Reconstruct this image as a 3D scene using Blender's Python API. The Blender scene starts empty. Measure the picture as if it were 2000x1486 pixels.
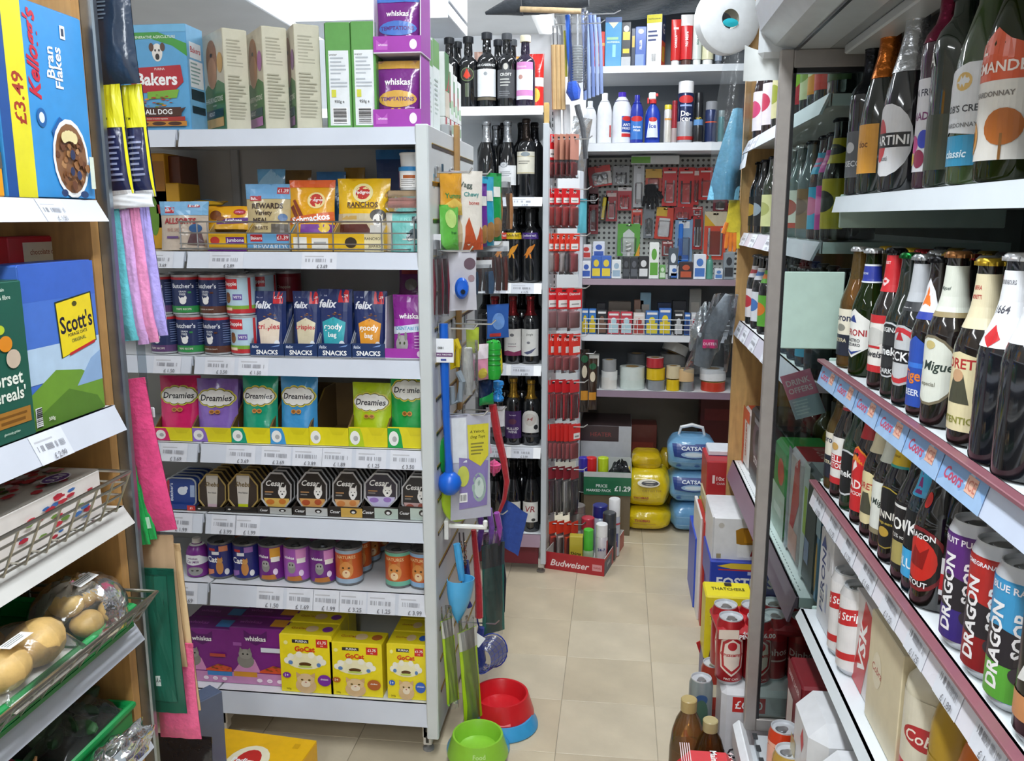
import bpy,math,random
from mathutils import Vector,Matrix
random.seed(7)
R = math.radians
PI = math.pi
C = bpy.context.scene.collection
S = bpy.context.scene

# ---------------------------------------------------------------- camera
F,CX,CY,VPX,HY,CAMH = 1680.0,1000.0,743.0,1210.0,425.0,1.45
PITCH = math.atan((CY-HY)/F)
YAW = math.atan2(VPX-CX,F/math.cos(PITCH))
FWD = Vector((-math.sin(YAW)*math.cos(PITCH),math.cos(YAW)*math.cos(PITCH),-math.sin(PITCH)))
RGT = Vector((math.cos(YAW),math.sin(YAW),0))
UP = RGT.cross(FWD)
CAM = Vector((0,0,CAMH))
cd = bpy.data.cameras.new('camera')
cd.sensor_width = 36; cd.lens = F/2000*36; cd.clip_start = 0.02
co = bpy.data.objects.new('camera',cd)
m3 = Matrix((RGT,UP,-FWD)).transposed()
co.matrix_world = Matrix.Translation(CAM) @ m3.to_4x4()
C.objects.link(co); S.camera = co

# ---------------------------------------------------------------- light
W = bpy.data.worlds.new('world'); S.world = W; W.use_nodes = True
W.node_tree.nodes['Background'].inputs[0].default_value = (0.9,0.95,1,1)
W.node_tree.nodes['Background'].inputs[1].default_value = 0.3
CEIL = 2.62
def area(name,loc,sx,sy,power,col=(0.9,0.955,1)):
    l = bpy.data.lights.new(name,'AREA'); l.shape = 'RECTANGLE'; l.size = sx; l.size_y = sy
    l.energy = power; l.color = col
    o = bpy.data.objects.new(name,l); o.location = loc; C.objects.link(o); return o
# fluorescent battens on the ceiling: (x, y, length along x, length along y)
BATTENS = [(-0.1,-1.5,0.14,1.6,62),(-0.12,0.75,0.14,1.6,44),(0.1,3.0,0.12,1.2,30),
           (-1.25,3.05,1.2,0.12,16),(-2.0,0.2,0.14,1.6,24),(-1.3,4.7,0.12,1.5,22),(-0.45,5.0,0.12,1.2,22)]  # last batten is added, to brighten the dark wall beyond the wine unit
for i,(x,y,sx,sy,p) in enumerate(BATTENS):
    area('batten_light',(x,y,CEIL-0.085),sx,sy,p)
S.view_settings.view_transform = 'Standard'; S.view_settings.look = 'None'
S.view_settings.gamma = 1; S.view_settings.use_curve_mapping = False
S.view_settings.exposure = -0.3

# ---------------------------------------------------------------- helpers
def ray(px,py): return FWD + RGT*((px-CX)/F) + UP*((CY-py)/F)
def un(px,py,ax,v):
    r = ray(px,py); i = 'xyz'.index(ax); t = (v-CAM[i])/r[i]
    return CAM + r*t
def lin(h):
    if isinstance(h,tuple): return h
    h = h.lstrip('#')
    if len(h) == 3: h = ''.join(c*2 for c in h)
    o = []
    for i in (0,2,4):
        c = int(h[i:i+2],16)/255
        o.append(c/12.92 if c <= .04045 else ((c+.055)/1.055)**2.4)
    return (o[0],o[1],o[2],1.0)

def material(name,rough=.5,metal=0,noise=.06,nscale=40,bump=0,bscale=60,spec=.5,alpha=None,coat=0,emit=0,trans=None,kind=None,sheen=0):
    m = bpy.data.materials.new(name); m.use_nodes = True
    nt = m.node_tree; N = nt.nodes; L = nt.links
    b = N['Principled BSDF']; out = N['Material Output']
    at = N.new('ShaderNodeAttribute'); at.attribute_name = 'Col'
    tc = N.new('ShaderNodeTexCoord')
    no = N.new('ShaderNodeTexNoise'); no.inputs['Scale'].default_value = nscale; no.inputs['Detail'].default_value = 4
    L.new(tc.outputs['Object'],no.inputs['Vector'])
    mr = N.new('ShaderNodeMapRange'); mr.inputs['To Min'].default_value = 1-noise; mr.inputs['To Max'].default_value = 1+noise
    mr.inputs['From Min'].default_value = .3; mr.inputs['From Max'].default_value = .7
    L.new(no.outputs['Fac'],mr.inputs['Value'])
    mx = N.new('ShaderNodeMix'); mx.data_type = 'RGBA'; mx.blend_type = 'MULTIPLY'; mx.inputs['Factor'].default_value = 1
    L.new(at.outputs['Color'],mx.inputs['A'])
    cb = N.new('ShaderNodeCombineColor')
    for k in range(3): L.new(mr.outputs[0],cb.inputs[k])
    L.new(cb.outputs[0],mx.inputs['B'])
    colour = mx.outputs['Result']
    if kind == 'wood':
        mp = N.new('ShaderNodeMapping'); mp.inputs['Scale'].default_value = (6,6,.7)
        L.new(tc.outputs['Object'],mp.inputs['Vector'])
        wv = N.new('ShaderNodeTexNoise'); wv.inputs['Scale'].default_value = 9; wv.inputs['Detail'].default_value = 6; wv.inputs['Distortion'].default_value = .6
        L.new(mp.outputs[0],wv.inputs['Vector'])
        r2 = N.new('ShaderNodeMapRange'); r2.inputs['From Min'].default_value = .3; r2.inputs['From Max'].default_value = .7
        r2.inputs['To Min'].default_value = .8; r2.inputs['To Max'].default_value = 1.12
        L.new(wv.outputs['Fac'],r2.inputs['Value'])
        c2 = N.new('ShaderNodeCombineColor')
        for k in range(3): L.new(r2.outputs[0],c2.inputs[k])
        m2 = N.new('ShaderNodeMix'); m2.data_type = 'RGBA'; m2.blend_type = 'MULTIPLY'; m2.inputs['Factor'].default_value = 1
        L.new(colour,m2.inputs['A']); L.new(c2.outputs[0],m2.inputs['B']); colour = m2.outputs['Result']
    if kind == 'peg':
        vo = N.new('ShaderNodeTexVoronoi'); vo.inputs['Scale'].default_value = 40; vo.inputs['Randomness'].default_value = 0
        L.new(tc.outputs['Object'],vo.inputs['Vector'])
        lt = N.new('ShaderNodeMath'); lt.operation = 'GREATER_THAN'; lt.inputs[1].default_value = .26
        L.new(vo.outputs['Distance'],lt.inputs[0])
        m2 = N.new('ShaderNodeMix'); m2.data_type = 'RGBA'
        m2.inputs['A'].default_value = (.05,.05,.05,1)
        L.new(lt.outputs[0],m2.inputs['Factor']); L.new(colour,m2.inputs['B']); colour = m2.outputs['Result']
    b.inputs['Roughness'].default_value = rough; b.inputs['Metallic'].default_value = metal
    b.inputs['Specular IOR Level'].default_value = spec
    b.inputs['Coat Weight'].default_value = coat; b.inputs['Coat Roughness'].default_value = .12
    if sheen: b.inputs['Sheen Weight'].default_value = sheen
    L.new(colour,b.inputs['Base Color'])
    if emit:
        L.new(colour,b.inputs['Emission Color']); b.inputs['Emission Strength'].default_value = emit
    bp = None
    if bump:
        n2 = N.new('ShaderNodeTexNoise'); n2.inputs['Scale'].default_value = bscale; n2.inputs['Detail'].default_value = 3
        L.new(tc.outputs['Object'],n2.inputs['Vector'])
        bp = N.new('ShaderNodeBump'); bp.inputs['Strength'].default_value = bump; bp.inputs['Distance'].default_value = .01
        L.new(n2.outputs['Fac'],bp.inputs['Height']); L.new(bp.outputs[0],b.inputs['Normal'])
    if trans is not None:          # thin clear sheet: tinted see-through mixed with a glossy skin
        tr = N.new('ShaderNodeBsdfTransparent'); L.new(at.outputs['Color'],tr.inputs['Color'])
        fr = N.new('ShaderNodeFresnel'); fr.inputs['IOR'].default_value = 1.5
        if bp: L.new(bp.outputs[0],fr.inputs['Normal'])
        gl = N.new('ShaderNodeBsdfGlossy'); gl.inputs['Roughness'].default_value = rough
        if bp: L.new(bp.outputs[0],gl.inputs['Normal'])
        ms = N.new('ShaderNodeMixShader'); L.new(fr.outputs[0],ms.inputs[0]); L.new(tr.outputs[0],ms.inputs[1]); L.new(gl.outputs[0],ms.inputs[2])
        m4 = N.new('ShaderNodeMixShader'); m4.inputs[0].default_value = trans
        L.new(ms.outputs[0],m4.inputs[1]); L.new(b.outputs[0],m4.inputs[2]); L.new(m4.outputs[0],out.inputs['Surface'])
    return m
M = dict(
    card=material('printed_card',.42,noise=.04,coat=.15),
    print=material('print_ink',.4,noise=.05,coat=.2),
    paint=material('painted_steel',.38,noise=.04,nscale=9),
    plastic=material('moulded_plastic',.3,noise=.04),
    film=material('printed_film',.2,noise=.05,bump=.35,bscale=28,coat=.4),
    clear=material('clear_film',.14,trans=.035,bump=.35,bscale=30,noise=0),
    glass=material('clear_glass',.03,trans=.0,noise=0),
    bottle=material('dark_glass',.05,noise=.02,spec=.7,coat=.6),
    bottlec=material('tinted_glass',.04,trans=.10,noise=.02),
    liquid=material('liquid',.08,trans=.45,noise=.02),
    can=material('printed_tin',.3,metal=.25,noise=.04,coat=.3),
    metal=material('bright_metal',.28,metal=.95,noise=.08),
    satin=material('satin_steel',.35,metal=.45,noise=.05),
    foil=material('foil',.25,metal=.8,noise=.1,bump=.4,bscale=50),
    cloth=material('cloth',.9,noise=.12,nscale=60,bump=.25,bscale=120,sheen=.3),
    wood=material('wood_veneer',.45,noise=.06,kind='wood'),
    floor=material('vinyl_tile',.3,noise=.10,nscale=7,bump=.04,bscale=90),
    wall=material('painted_wall',.7,noise=.03,nscale=4),
    peg=material('perforated_steel',.45,kind='peg'),
    paper=material('paper',.7,noise=.04),
    lamp=material('lit_diffuser',.5,noise=0,emit=9),
    veg=material('vegetable_skin',.45,noise=.22,nscale=30,bump=.2,bscale=60),
)

TXT = {}
def text2d(s,shear=0,bold=0):
    k = (s,shear,bold)
    if k in TXT: return TXT[k]
    cu = bpy.data.curves.new('t','FONT'); cu.body = s; cu.shear = shear; cu.offset = bold; cu.resolution_u = 2; cu.size = 1
    ob = bpy.data.objects.new('t',cu)
    me = bpy.data.meshes.new_from_object(ob)
    vs = [(v.co.x,v.co.y) for v in me.vertices]; fs = [tuple(p.vertices) for p in me.polygons]
    bpy.data.objects.remove(ob); bpy.data.curves.remove(cu); bpy.data.meshes.remove(me)
    if not vs: vs = [(0,0)]; fs = []
    x0 = min(v[0] for v in vs); x1 = max(v[0] for v in vs); y0 = min(v[1] for v in vs); y1 = max(v[1] for v in vs)
    w = max(x1-x0,1e-4); h = max(y1-y0,1e-4)
    TXT[k] = ([((x-x0)/w,(y-y0)/h) for x,y in vs],fs,w/h)
    return TXT[k]

def clip(poly,i,lo,hi):
    for s,b in ((1,lo),(-1,hi)):
        if not poly: return poly
        o = []
        for k in range(len(poly)):
            a,c = poly[k-1],poly[k]
            ia,ic = (a[i]-b)*s >= -1e-9,(c[i]-b)*s >= -1e-9
            if ia != ic:
                t = (b-a[i])/(c[i]-a[i]); o.append((a[0]+(c[0]-a[0])*t,a[1]+(c[1]-a[1])*t))
            if ic: o.append(c)
        poly = o
    return poly

class MB:
    def __init__(s): s.v = []; s.f = []; s.c = []; s.sm = []
    def add(s,vs,fs,col,smooth=False):
        n = len(s.v); s.v += [tuple(p) for p in vs]; col = lin(col) if not isinstance(col,list) else col
        for k,f in enumerate(fs):
            s.f.append(tuple(i+n for i in f)); s.c.append(lin(col[k]) if isinstance(col,list) else col); s.sm.append(smooth)
        return s
    def box(s,x0,x1,y0,y1,z0,z1,col,bev=0,top=None):
        if bev <= 0:
            vs = [(x,y,z) for z in (z0,z1) for y in (y0,y1) for x in (x0,x1)]
            fs = [(0,2,3,1),(4,5,7,6),(0,1,5,4),(2,6,7,3),(0,4,6,2),(1,3,7,5)]
            return s.add(vs,fs,col if top is None else [col,top,col,col,col,col])
        b = min(bev,(x1-x0)/2.1,(y1-y0)/2.1,(z1-z0)/2.1)
        vs = []; idx = {}
        for cx in (0,1):
            for cy in (0,1):
                for cz in (0,1):
                    X = (x0,x1)[cx]; Y = (y0,y1)[cy]; Z = (z0,z1)[cz]
                    dx = b if cx == 0 else -b; dy = b if cy == 0 else -b; dz = b if cz == 0 else -b
                    for a,p in (('x',(X,Y+dy,Z+dz)),('y',(X+dx,Y,Z+dz)),('z',(X+dx,Y+dy,Z))):
                        idx[(cx,cy,cz,a)] = len(vs); vs.append(p)
        g = lambda a,*c: idx[(*c,a)]
        fs = [(g('x',0,0,0),g('x',0,0,1),g('x',0,1,1),g('x',0,1,0)),(g('x',1,0,0),g('x',1,1,0),g('x',1,1,1),g('x',1,0,1)),
              (g('y',0,0,0),g('y',1,0,0),g('y',1,0,1),g('y',0,0,1)),(g('y',0,1,0),g('y',0,1,1),g('y',1,1,1),g('y',1,1,0)),
              (g('z',0,0,0),g('z',0,1,0),g('z',1,1,0),g('z',1,0,0)),(g('z',0,0,1),g('z',1,0,1),g('z',1,1,1),g('z',0,1,1))]
        for i in (0,1):
            for j in (0,1):
                fs.append((g('y',0,i,j),g('y',1,i,j),g('z',1,i,j),g('z',0,i,j)))
                fs.append((g('x',i,0,j),g('x',i,1,j),g('z',i,1,j),g('z',i,0,j)))
                fs.append((g('x',i,j,0),g('x',i,j,1),g('y',i,j,1),g('y',i,j,0)))
                for k in (0,1): fs.append((g('x',i,j,k),g('y',i,j,k),g('z',i,j,k)))
        cols = [col]*len(fs)
        if top is not None: cols[5] = top
        return s.add(vs,fs,cols)
    def lathe(s,prof,seg=20,col='#fff',sx=1,sy=1,cx=0,cy=0,z0=0,smooth=True,caps=True,a0=0,axis='z'):
        # prof: (r, z) or (r, z, colour of the band above this ring)
        vs = []; fs = []; cs = []
        n = len(prof)
        for p in prof:
            for k in range(seg):
                a = a0+2*PI*k/seg
                x,y,z = p[0]*sx*math.sin(a),-p[0]*sy*math.cos(a),p[1]
                if axis == 'y': x,y,z = x,z,-y
                elif axis == 'x': x,y,z = z,x,-y
                vs.append((cx+x,cy+y,z0+z))
        cur = col
        for i in range(n-1):
            if len(prof[i]) > 2: cur = prof[i][2]
            for k in range(seg):
                k2 = (k+1) % seg
                fs.append((i*seg+k,i*seg+k2,(i+1)*seg+k2,(i+1)*seg+k)); cs.append(cur)
        if caps:
            if prof[0][0] > 1e-5: fs.append(tuple(range(seg-1,-1,-1))); cs.append(prof[0][2] if len(prof[0]) > 2 else col)
            if prof[-1][0] > 1e-5: fs.append(tuple(range((n-1)*seg,n*seg))); cs.append(prof[-1][2] if len(prof[-1]) > 2 else cur)
        return s.add(vs,fs,cs,smooth)
    def tube(s,pts,r,col,seg=6,closed=False):
        pts = [Vector(p) for p in pts]; n = len(pts); vs = []; fs = []
        up = Vector((0.13,0.27,1)).normalized()
        for i,p in enumerate(pts):
            a = pts[(i-1) % n] if (closed or i > 0) else p; b = pts[(i+1) % n] if (closed or i < n-1) else p
            t = (b-a).normalized(); u = t.cross(up)
            if u.length < .1: u = t.cross(Vector((1,0,0)))
            u.normalize(); w = t.cross(u)
            rr = r[i] if isinstance(r,(list,tuple)) else r
            for k in range(seg):
                an = 2*PI*k/seg; vs.append(p+u*(math.cos(an)*rr)+w*(math.sin(an)*rr))
        m = n if closed else n-1
        for i in range(m):
            for k in range(seg):
                fs.append((i*seg+k,i*seg+(k+1) % seg,((i+1) % n)*seg+(k+1) % seg,((i+1) % n)*seg+k))
        if not closed: fs.append(tuple(range(seg-1,-1,-1))); fs.append(tuple(range((n-1)*seg,n*seg)))
        return s.add(vs,fs,col,True)
    def grid(s,fn,nu,nv,col,smooth=True,flip=False):
        vs = [fn(i/nu,j/nv) for j in range(nv+1) for i in range(nu+1)]
        fs = []; cs = []
        for j in range(nv):
            for i in range(nu):
                a = j*(nu+1)+i; f = (a,a+1,a+nu+2,a+nu+1)
                fs.append(f[::-1] if flip else f)
                cs.append(col((i+.5)/nu,(j+.5)/nv) if callable(col) else col)
        return s.add(vs,fs,cs,smooth)
    def prism(s,pts,y0,y1,col,side=None):      # outline in x,z pushed from y0 (front) to y1
        n = len(pts); vs = [(x,y0,z) for x,z in pts]+[(x,y1,z) for x,z in pts]
        fs = [tuple(range(n)),tuple(range(2*n-1,n-1,-1))]+[(i,i+n,(i+1) % n+n,(i+1) % n) for i in range(n)]
        return s.add(vs,fs,[col,col]+[side or col]*n)
    def draw(s,items,mp,w,h,su=0,sv=0,base=.0004,step=.00012):
        for li,it in enumerate(items):
            k = it[0]; o = base+step*li; polys = []
            if k == 'r': _,a,b,c,d,col = it; polys = [[(a,b),(c,b),(c,d),(a,d)]]
            elif k == 'e':
                _,cu,cv,ru,rv,col = it[:6]; n = 18
                polys = [[(cu+ru*math.cos(2*PI*q/n),cv+rv*math.sin(2*PI*q/n)) for q in range(n)]]
            elif k == 'p': _,pts,col = it; polys = [list(pts)]
            elif k == 't':
                _,tx,cu,cv,th,col = it[:6]; op = it[6] if len(it) > 6 else {}
                vs,fs,asp = text2d(tx,op.get('sh',0),op.get('b',.012))
                tw = th*h*asp/w; mw = op.get('w',.94)
                if 'rot' in op: tw = th*asp*h/w
                if op.get('rot') in (90,-90):
                    # running up (90) or down (-90); th is the cap height as a fraction of the WIDTH
                    tl = th*w*asp/h; ml = op.get('w',.94); sc = min(1,ml/tl); tl = min(tl,ml); th2 = th*(sc if not op.get('keep') else 1)
                    if op['rot'] == 90: f = lambda x,y: (cu+th2*(.5-y),cv+tl*(x-.5))
                    else: f = lambda x,y: (cu+th2*(y-.5),cv+tl*(.5-x))
                else:
                    if tw > mw:
                        if not op.get('keep'): th = th*max(mw/tw,.6)
                        tw = mw
                    an = op.get('an',0); ca,sa = math.cos(an),math.sin(an)
                    def f(x,y,tw=tw,th=th):
                        X = tw*(x-.5)*w; Y = th*(y-.5)*h
                        return (cu+(X*ca-Y*sa)/w,cv+(X*sa+Y*ca)/h)
                pv = [f(x,y) for x,y in vs]; polys = [[pv[q] for q in fc] for fc in fs]
            for P in polys:
                cells = [P]
                if su:
                    a = min(p[0] for p in P); b = max(p[0] for p in P); nn = max(1,int(math.ceil((b-a)*su-1e-6)))
                    cells = [clip(P,0,a+(b-a)*q/nn,a+(b-a)*(q+1)/nn) for q in range(nn)] if nn > 1 else [P]
                if sv:
                    c2 = []
                    for Q in cells:
                        if len(Q) < 3: continue
                        a = min(p[1] for p in Q); b = max(p[1] for p in Q); nn = max(1,int(math.ceil((b-a)*sv-1e-6)))
                        c2 += [clip(Q,1,a+(b-a)*q/nn,a+(b-a)*(q+1)/nn) for q in range(nn)] if nn > 1 else [Q]
                    cells = c2
                for Q in cells:
                    if len(Q) >= 3: s.add([mp(u,v,o) for u,v in Q],[tuple(range(len(Q)))],col)
        return s
    def mesh(s,name,mat):
        me = bpy.data.meshes.new(name); me.from_pydata(s.v,[],s.f)
        at = me.color_attributes.new('Col','FLOAT_COLOR','CORNER')
        buf = []
        for f,c in zip(s.f,s.c): buf += list(c)*len(f)
        at.data.foreach_set('color',buf)
        me.polygons.foreach_set('use_smooth',s.sm)
        if any(s.sm):
            try: me.set_sharp_from_angle(angle=R(38))
            except Exception: pass
        me.materials.append(M[mat] if isinstance(mat,str) else mat)
        me.update(); return me

def link(name,mesh,parent=None):
    o = bpy.data.objects.new(name,mesh); C.objects.link(o)
    if parent: o.parent = parent
    return o
def obj(name,mb,mat,parent=None): return link(name,mb.mesh(name,mat),parent)
def tag(o,label,cat,group=None):
    o['label'] = label; o['category'] = cat
    if group: o['group'] = group
    return o
def struct(name,mb,mat,parent=None):
    o = obj(name,mb,mat,parent)
    if not parent: o['kind'] = 'structure'
    return o
def empty(name,loc=(0,0,0),rz=0):
    o = bpy.data.objects.new(name,None); C.objects.link(o); o.location = loc; o.rotation_euler[2] = rz; o.empty_display_size = .05; return o
# a spec is (name, mesh or None, [child specs]); spawn makes the objects, sharing mesh data
def spawn(spec,loc,label,cat,group=None,rz=0,rot=None,sc=None):
    o = link(spec[0],spec[1]); o.location = loc; o.rotation_euler = rot or (0,0,rz)
    if sc: o.scale = sc
    tag(o,label,cat,group)
    def kids(p,sp):
        for ch in sp[2]:
            c = link(ch[0],ch[1],p); kids(c,ch)
    kids(o,spec); return o
CACHE = {}
def cached(fn):
    def g(*a,**k):
        key = (fn.__name__,repr(a),repr(sorted(k.items())))
        if key not in CACHE: CACHE[key] = fn(*a,**k)
        return CACHE[key]
    return g

# ---------------------------------------------------------------- product builders (front faces local -Y, origin at base centre)
@cached
def carton(name,w,d,h,col,front=(),right=(),left=(),top=(),topcol=None,mat='card',seam=True,bev=.0015):
    b = MB(); b.box(-w/2,w/2,-d/2,d/2,0,h,col,bev,topcol)
    if seam:
        t = .0012; b.box(-w/2+.003,w/2-.003,-d/2+.002,d/2*.35,h-.0002,h+t,topcol or col,.0005)
        b.box(-w/2+.003,w/2-.003,-d/2+.002,d/2*.35,-.0001,.0004,col)
    kids = []
    for nm,it,mp,W_,H_ in (('printed_front',front,lambda u,v,o: (-w/2+u*w,-d/2-o,v*h),w,h),
                        ('printed_side',right,lambda u,v,o: (w/2+o,-d/2+u*d,v*h),d,h),
                        ('printed_side',left,lambda u,v,o: (-w/2-o,d/2-u*d,v*h),d,h),
                        ('printed_top',top,lambda u,v,o: (-w/2+u*w,-d/2+v*d,h+.0013+o),w,d)):
        if it: kids.append((nm,MB().draw(it,mp,W_,H_).mesh(nm,'print'),[]))
    return (name,b.mesh(name,mat),kids)

@cached
def pouch(name,w,h,d,col,front=(),topcol=None,seed=0,mat='film',taper=.0,gusset=True,seal=.05):
    rnd = random.Random(seed); ph = [rnd.uniform(0,6) for _ in range(4)]
    def wid(v): return w*(1-taper*abs(v-.45)*1.2-(.05*math.sin(PI*v)))
    def dep(u,v):
        g = (max(0,1-v/(1-seal))**.55)*(1 if gusset else min(1,v*5)**.6)
        e = max(0,4*u*(1-u))**.55
        wr = .0016*math.sin(9*u+ph[0]+5*v)*math.sin(11*v+ph[1])+.0012*math.sin(23*u+ph[2])*max(0,v-.6)*2
        return d/2*e*g+wr*e
    def fr(u,v,o=0): return ((u-.5)*wid(v),-dep(u,v)-o-.0008,v*h)
    def bk(u,v): return ((u-.5)*wid(v),dep(u,v)+.0008,v*h)
    b = MB(); cf = (lambda u,v: topcol if v > 1-seal*1.05 else col) if topcol else col
    b.grid(fr,10,14,cf); b.grid(bk,10,14,cf,flip=True)
    b.grid(lambda u,v: ((u-.5)*wid(0),-dep(u,0)*(1-2*v),0),10,2,col,flip=True)
    b.grid(lambda u,v: ((u-.5)*wid(1),.0008*(2*v-1),h),10,1,col)
    kids = []
    if front: kids.append(('printed_front',MB().draw(front,fr,w,h,9,9,base=.0012).mesh('print','print'),[]))
    sl = MB()
    for q in range(5): sl.box(-wid(1)/2,wid(1)/2,-.0016,.0016,h*(1-seal)+q*h*seal/5+.0004,h*(1-seal)+q*h*seal/5+h*seal/9,topcol or col)
    kids.append(('crimped_seal',sl.mesh('seal',mat),[]))
    return (name,b.mesh(name,mat),kids)

def wrap(items,rfun,z0,h,span,base=.0006,su=None):
    # label wound round a lathe body; span = angle covered; rfun(z) = radius
    r = rfun(z0+h/2); w = r*span
    mp = lambda u,v,o: ((rfun(z0+v*h)+o)*math.sin((u-.5)*span),-(rfun(z0+v*h)+o)*math.cos((u-.5)*span),z0+v*h)
    return MB().draw(items,mp,w,h,su or max(4,int(span*7)),5,base=base).mesh('label','print')
def rprof(prof):
    def f(z):
        for a,b in zip(prof,prof[1:]):
            if a[1] <= z <= b[1] and b[1] > a[1]: return a[0]+(b[0]-a[0])*(z-a[1])/(b[1]-a[1])
        return prof[-1][0]
    return f

@cached
def foodcan(name,r,h,col,label,lid='#b8bcc0',span=3.6,film=False):
    b = MB()
    b.lathe([(r*.93,0,lid),(r*1.0,.001),(r*1.0,.004),(r*.975,.006,col),(r*.975,h-.006,lid),(r*1.0,h-.004),(r*1.0,h),(r*.94,h),(r*.93,h-.004),(0,h-.004)],24,lid)
    kids = [('paper_label',wrap(label,lambda z: r*.975,.006,h-.012,span),[])]
    t = MB(); t.tube([(r*.35*math.sin(a),-r*.45+r*.25*math.cos(a),h-.0025) for a in [2*PI*i/10 for i in range(10)]],.0012,lid,5,True)
    t.box(-.004,.004,-r*.3,r*.1,h-.004,h-.0015,lid)
    kids.append(('ring_pull',t.mesh('ring_pull','metal'),[]))
    return (name,b.mesh(name,'can'),kids)

@cached
def drinkcan(name,r,h,col,label,span=4.2,top='#c9ccd0',neck=None):
    b = MB()
    b.lathe([(r*.75,0,top),(r*.8,.002),(r,.012,col),(r,h-.016,neck or col),(r*.86,h-.003,top),(r*.86,h),(r*.82,h),(r*.79,h-.005),(0,h-.005)],24,top)
    kids = []
    if label: kids.append(('printed_wrap',wrap(label,lambda z: r,.013,h-.031,span),[]))
    t = MB(); t.lathe([(r*.3,0),(r*.3,.0012),(r*.12,.0012),(0,.0012)],12,top,sy=1.25,cy=-r*.12,z0=h-.005)
    t.lathe([(r*.42,0),(r*.4,.0006),(0,.0006)],14,'#a9adb2',cy=-r*.28,z0=h-.0052,sy=.8)
    kids.append(('ring_pull',t.mesh('ring_pull','metal'),[]))
    return (name,b.mesh(name,'can'),kids)

# bottle outlines: list of (radius fraction of body, height fraction)
OUT = dict(
    beer=[(.8,0),(.97,.008),(1,.03),(1,.55),(.97,.60),(.86,.66),(.66,.72),(.52,.78),(.45,.86),(.42,.93),(.42,.945),(.46,.95),(.46,.965)],
    longneck=[(.8,0),(.97,.008),(1,.03),(1,.50),(.97,.54),(.84,.60),(.64,.67),(.51,.75),(.45,.85),(.42,.93),(.46,.95),(.46,.965)],
    bordeaux=[(.8,0),(.97,.006),(1,.02),(1,.60),(.97,.65),(.82,.70),(.52,.745),(.42,.77),(.39,.85),(.38,.93),(.43,.935),(.43,.955),(.40,.96)],
    burgundy=[(.8,0),(.97,.006),(1,.02),(1,.42),(.96,.50),(.84,.58),(.66,.66),(.48,.74),(.40,.80),(.37,.93),(.42,.935),(.42,.955),(.40,.96)],
    port=[(.8,0),(.97,.006),(1,.02),(1,.58),(.98,.63),(.88,.67),(.55,.71),(.43,.735),(.46,.77),(.44,.82),(.40,.92),(.44,.93),(.44,.955)],
    spark=[(.8,0),(.97,.006),(1,.02),(1,.40),(.96,.48),(.83,.58),(.62,.69),(.45,.79),(.40,.86),(.40,.95),(.42,.96)],
    spirit=[(.85,0),(.98,.008),(1,.02),(1,.66),(.96,.72),(.75,.77),(.45,.80),(.38,.82),(.38,.93),(.42,.935),(.42,.95)],
    plastic=[(.88,0),(1,.02),(1,.58),(.97,.66),(.85,.75),(.6,.83),(.38,.88),(.36,.92)],
    jug=[(.9,0),(1,.02),(1,.5),(.98,.62),(.88,.74),(.66,.84),(.42,.9),(.36,.93)],
)
@cached
def bottle(name,kind,r,h,col,label=None,lz=(.15,.5),lspan=2.6,neck=None,nz=(.75,.9),nspan=6.28,cap='#222',capkind='crown',mat='bottle',back=None,fill=None,fillz=.7,seg=20,sy=1):
    prof = [(a*r,z*h) for a,z in OUT[kind]]
    b = MB(); p2 = list(prof)
    b.lathe(p2+[(prof[-1][0]*.7,prof[-1][1])],seg,col,sy=sy)
    rf = rprof(prof); kids = []
    if fill:
        fp = [(max(.002,x*.94-.001),z+.003) for x,z in prof if z < fillz*h]+[(rf(fillz*h)*.92,fillz*h),(0,fillz*h)]
        kids.append(('drink',MB().lathe(fp,seg,fill).mesh('drink','liquid'),[]))
    if label: kids.append(('label',wrap(label,rf,lz[0]*h,(lz[1]-lz[0])*h,lspan),[]))
    if neck: kids.append(('neck_label',wrap(neck,rf,nz[0]*h,(nz[1]-nz[0])*h,nspan),[]))
    zt = prof[-1][1]; rt = prof[-1][0]; c = MB()
    if capkind == 'crown':
        ps = [(rt*1.18,zt-.0055),(rt*1.2,zt-.004),(rt*1.12,zt+.001),(rt*.95,zt+.0035),(0,zt+.004)]
        c.lathe(ps,20,cap)
        for q in range(10):
            a = 2*PI*q/10; c.lathe([(.0016,0),(.0016,.005)],5,cap,cx=rt*1.17*math.sin(a),cy=-rt*1.17*math.cos(a),z0=zt-.0055)
        c = c.mesh('bottle_cap','metal')
    elif capkind == 'screw':
        z1 = .83*h; c.lathe([(rf(z1)*1.1+.0008,z1),(rt*1.12,z1+.004),(rt*1.12,h-.002),(rt*1.02,h),(0,h)],20,cap); c = c.mesh('screw_cap','plastic')
    elif capkind == 'short':
        z1 = .91*h; c.lathe([(rt*1.22,z1),(rt*1.24,z1+.002),(rt*1.24,h-.002),(rt*1.1,h),(0,h)],20,cap); c = c.mesh('screw_cap','plastic')
    elif capkind == 'foil':
        z1 = nz[0]*h if nz[0] < .8 else .78*h
        zs = [z1+(h-z1)*q/8 for q in range(8)]
        c.lathe([(rf(z)+.0011,z) for z in zs if z < zt]+[(rt*1.15,zt),(rt*1.2,h-.006),(rt*1.0,h),(0,h)],20,cap); c = c.mesh('foil_capsule','foil')
    kids.append(('cap' if capkind != 'foil' else 'foil_capsule',c,[]))
    return (name,b.mesh(name,mat),kids)

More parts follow.
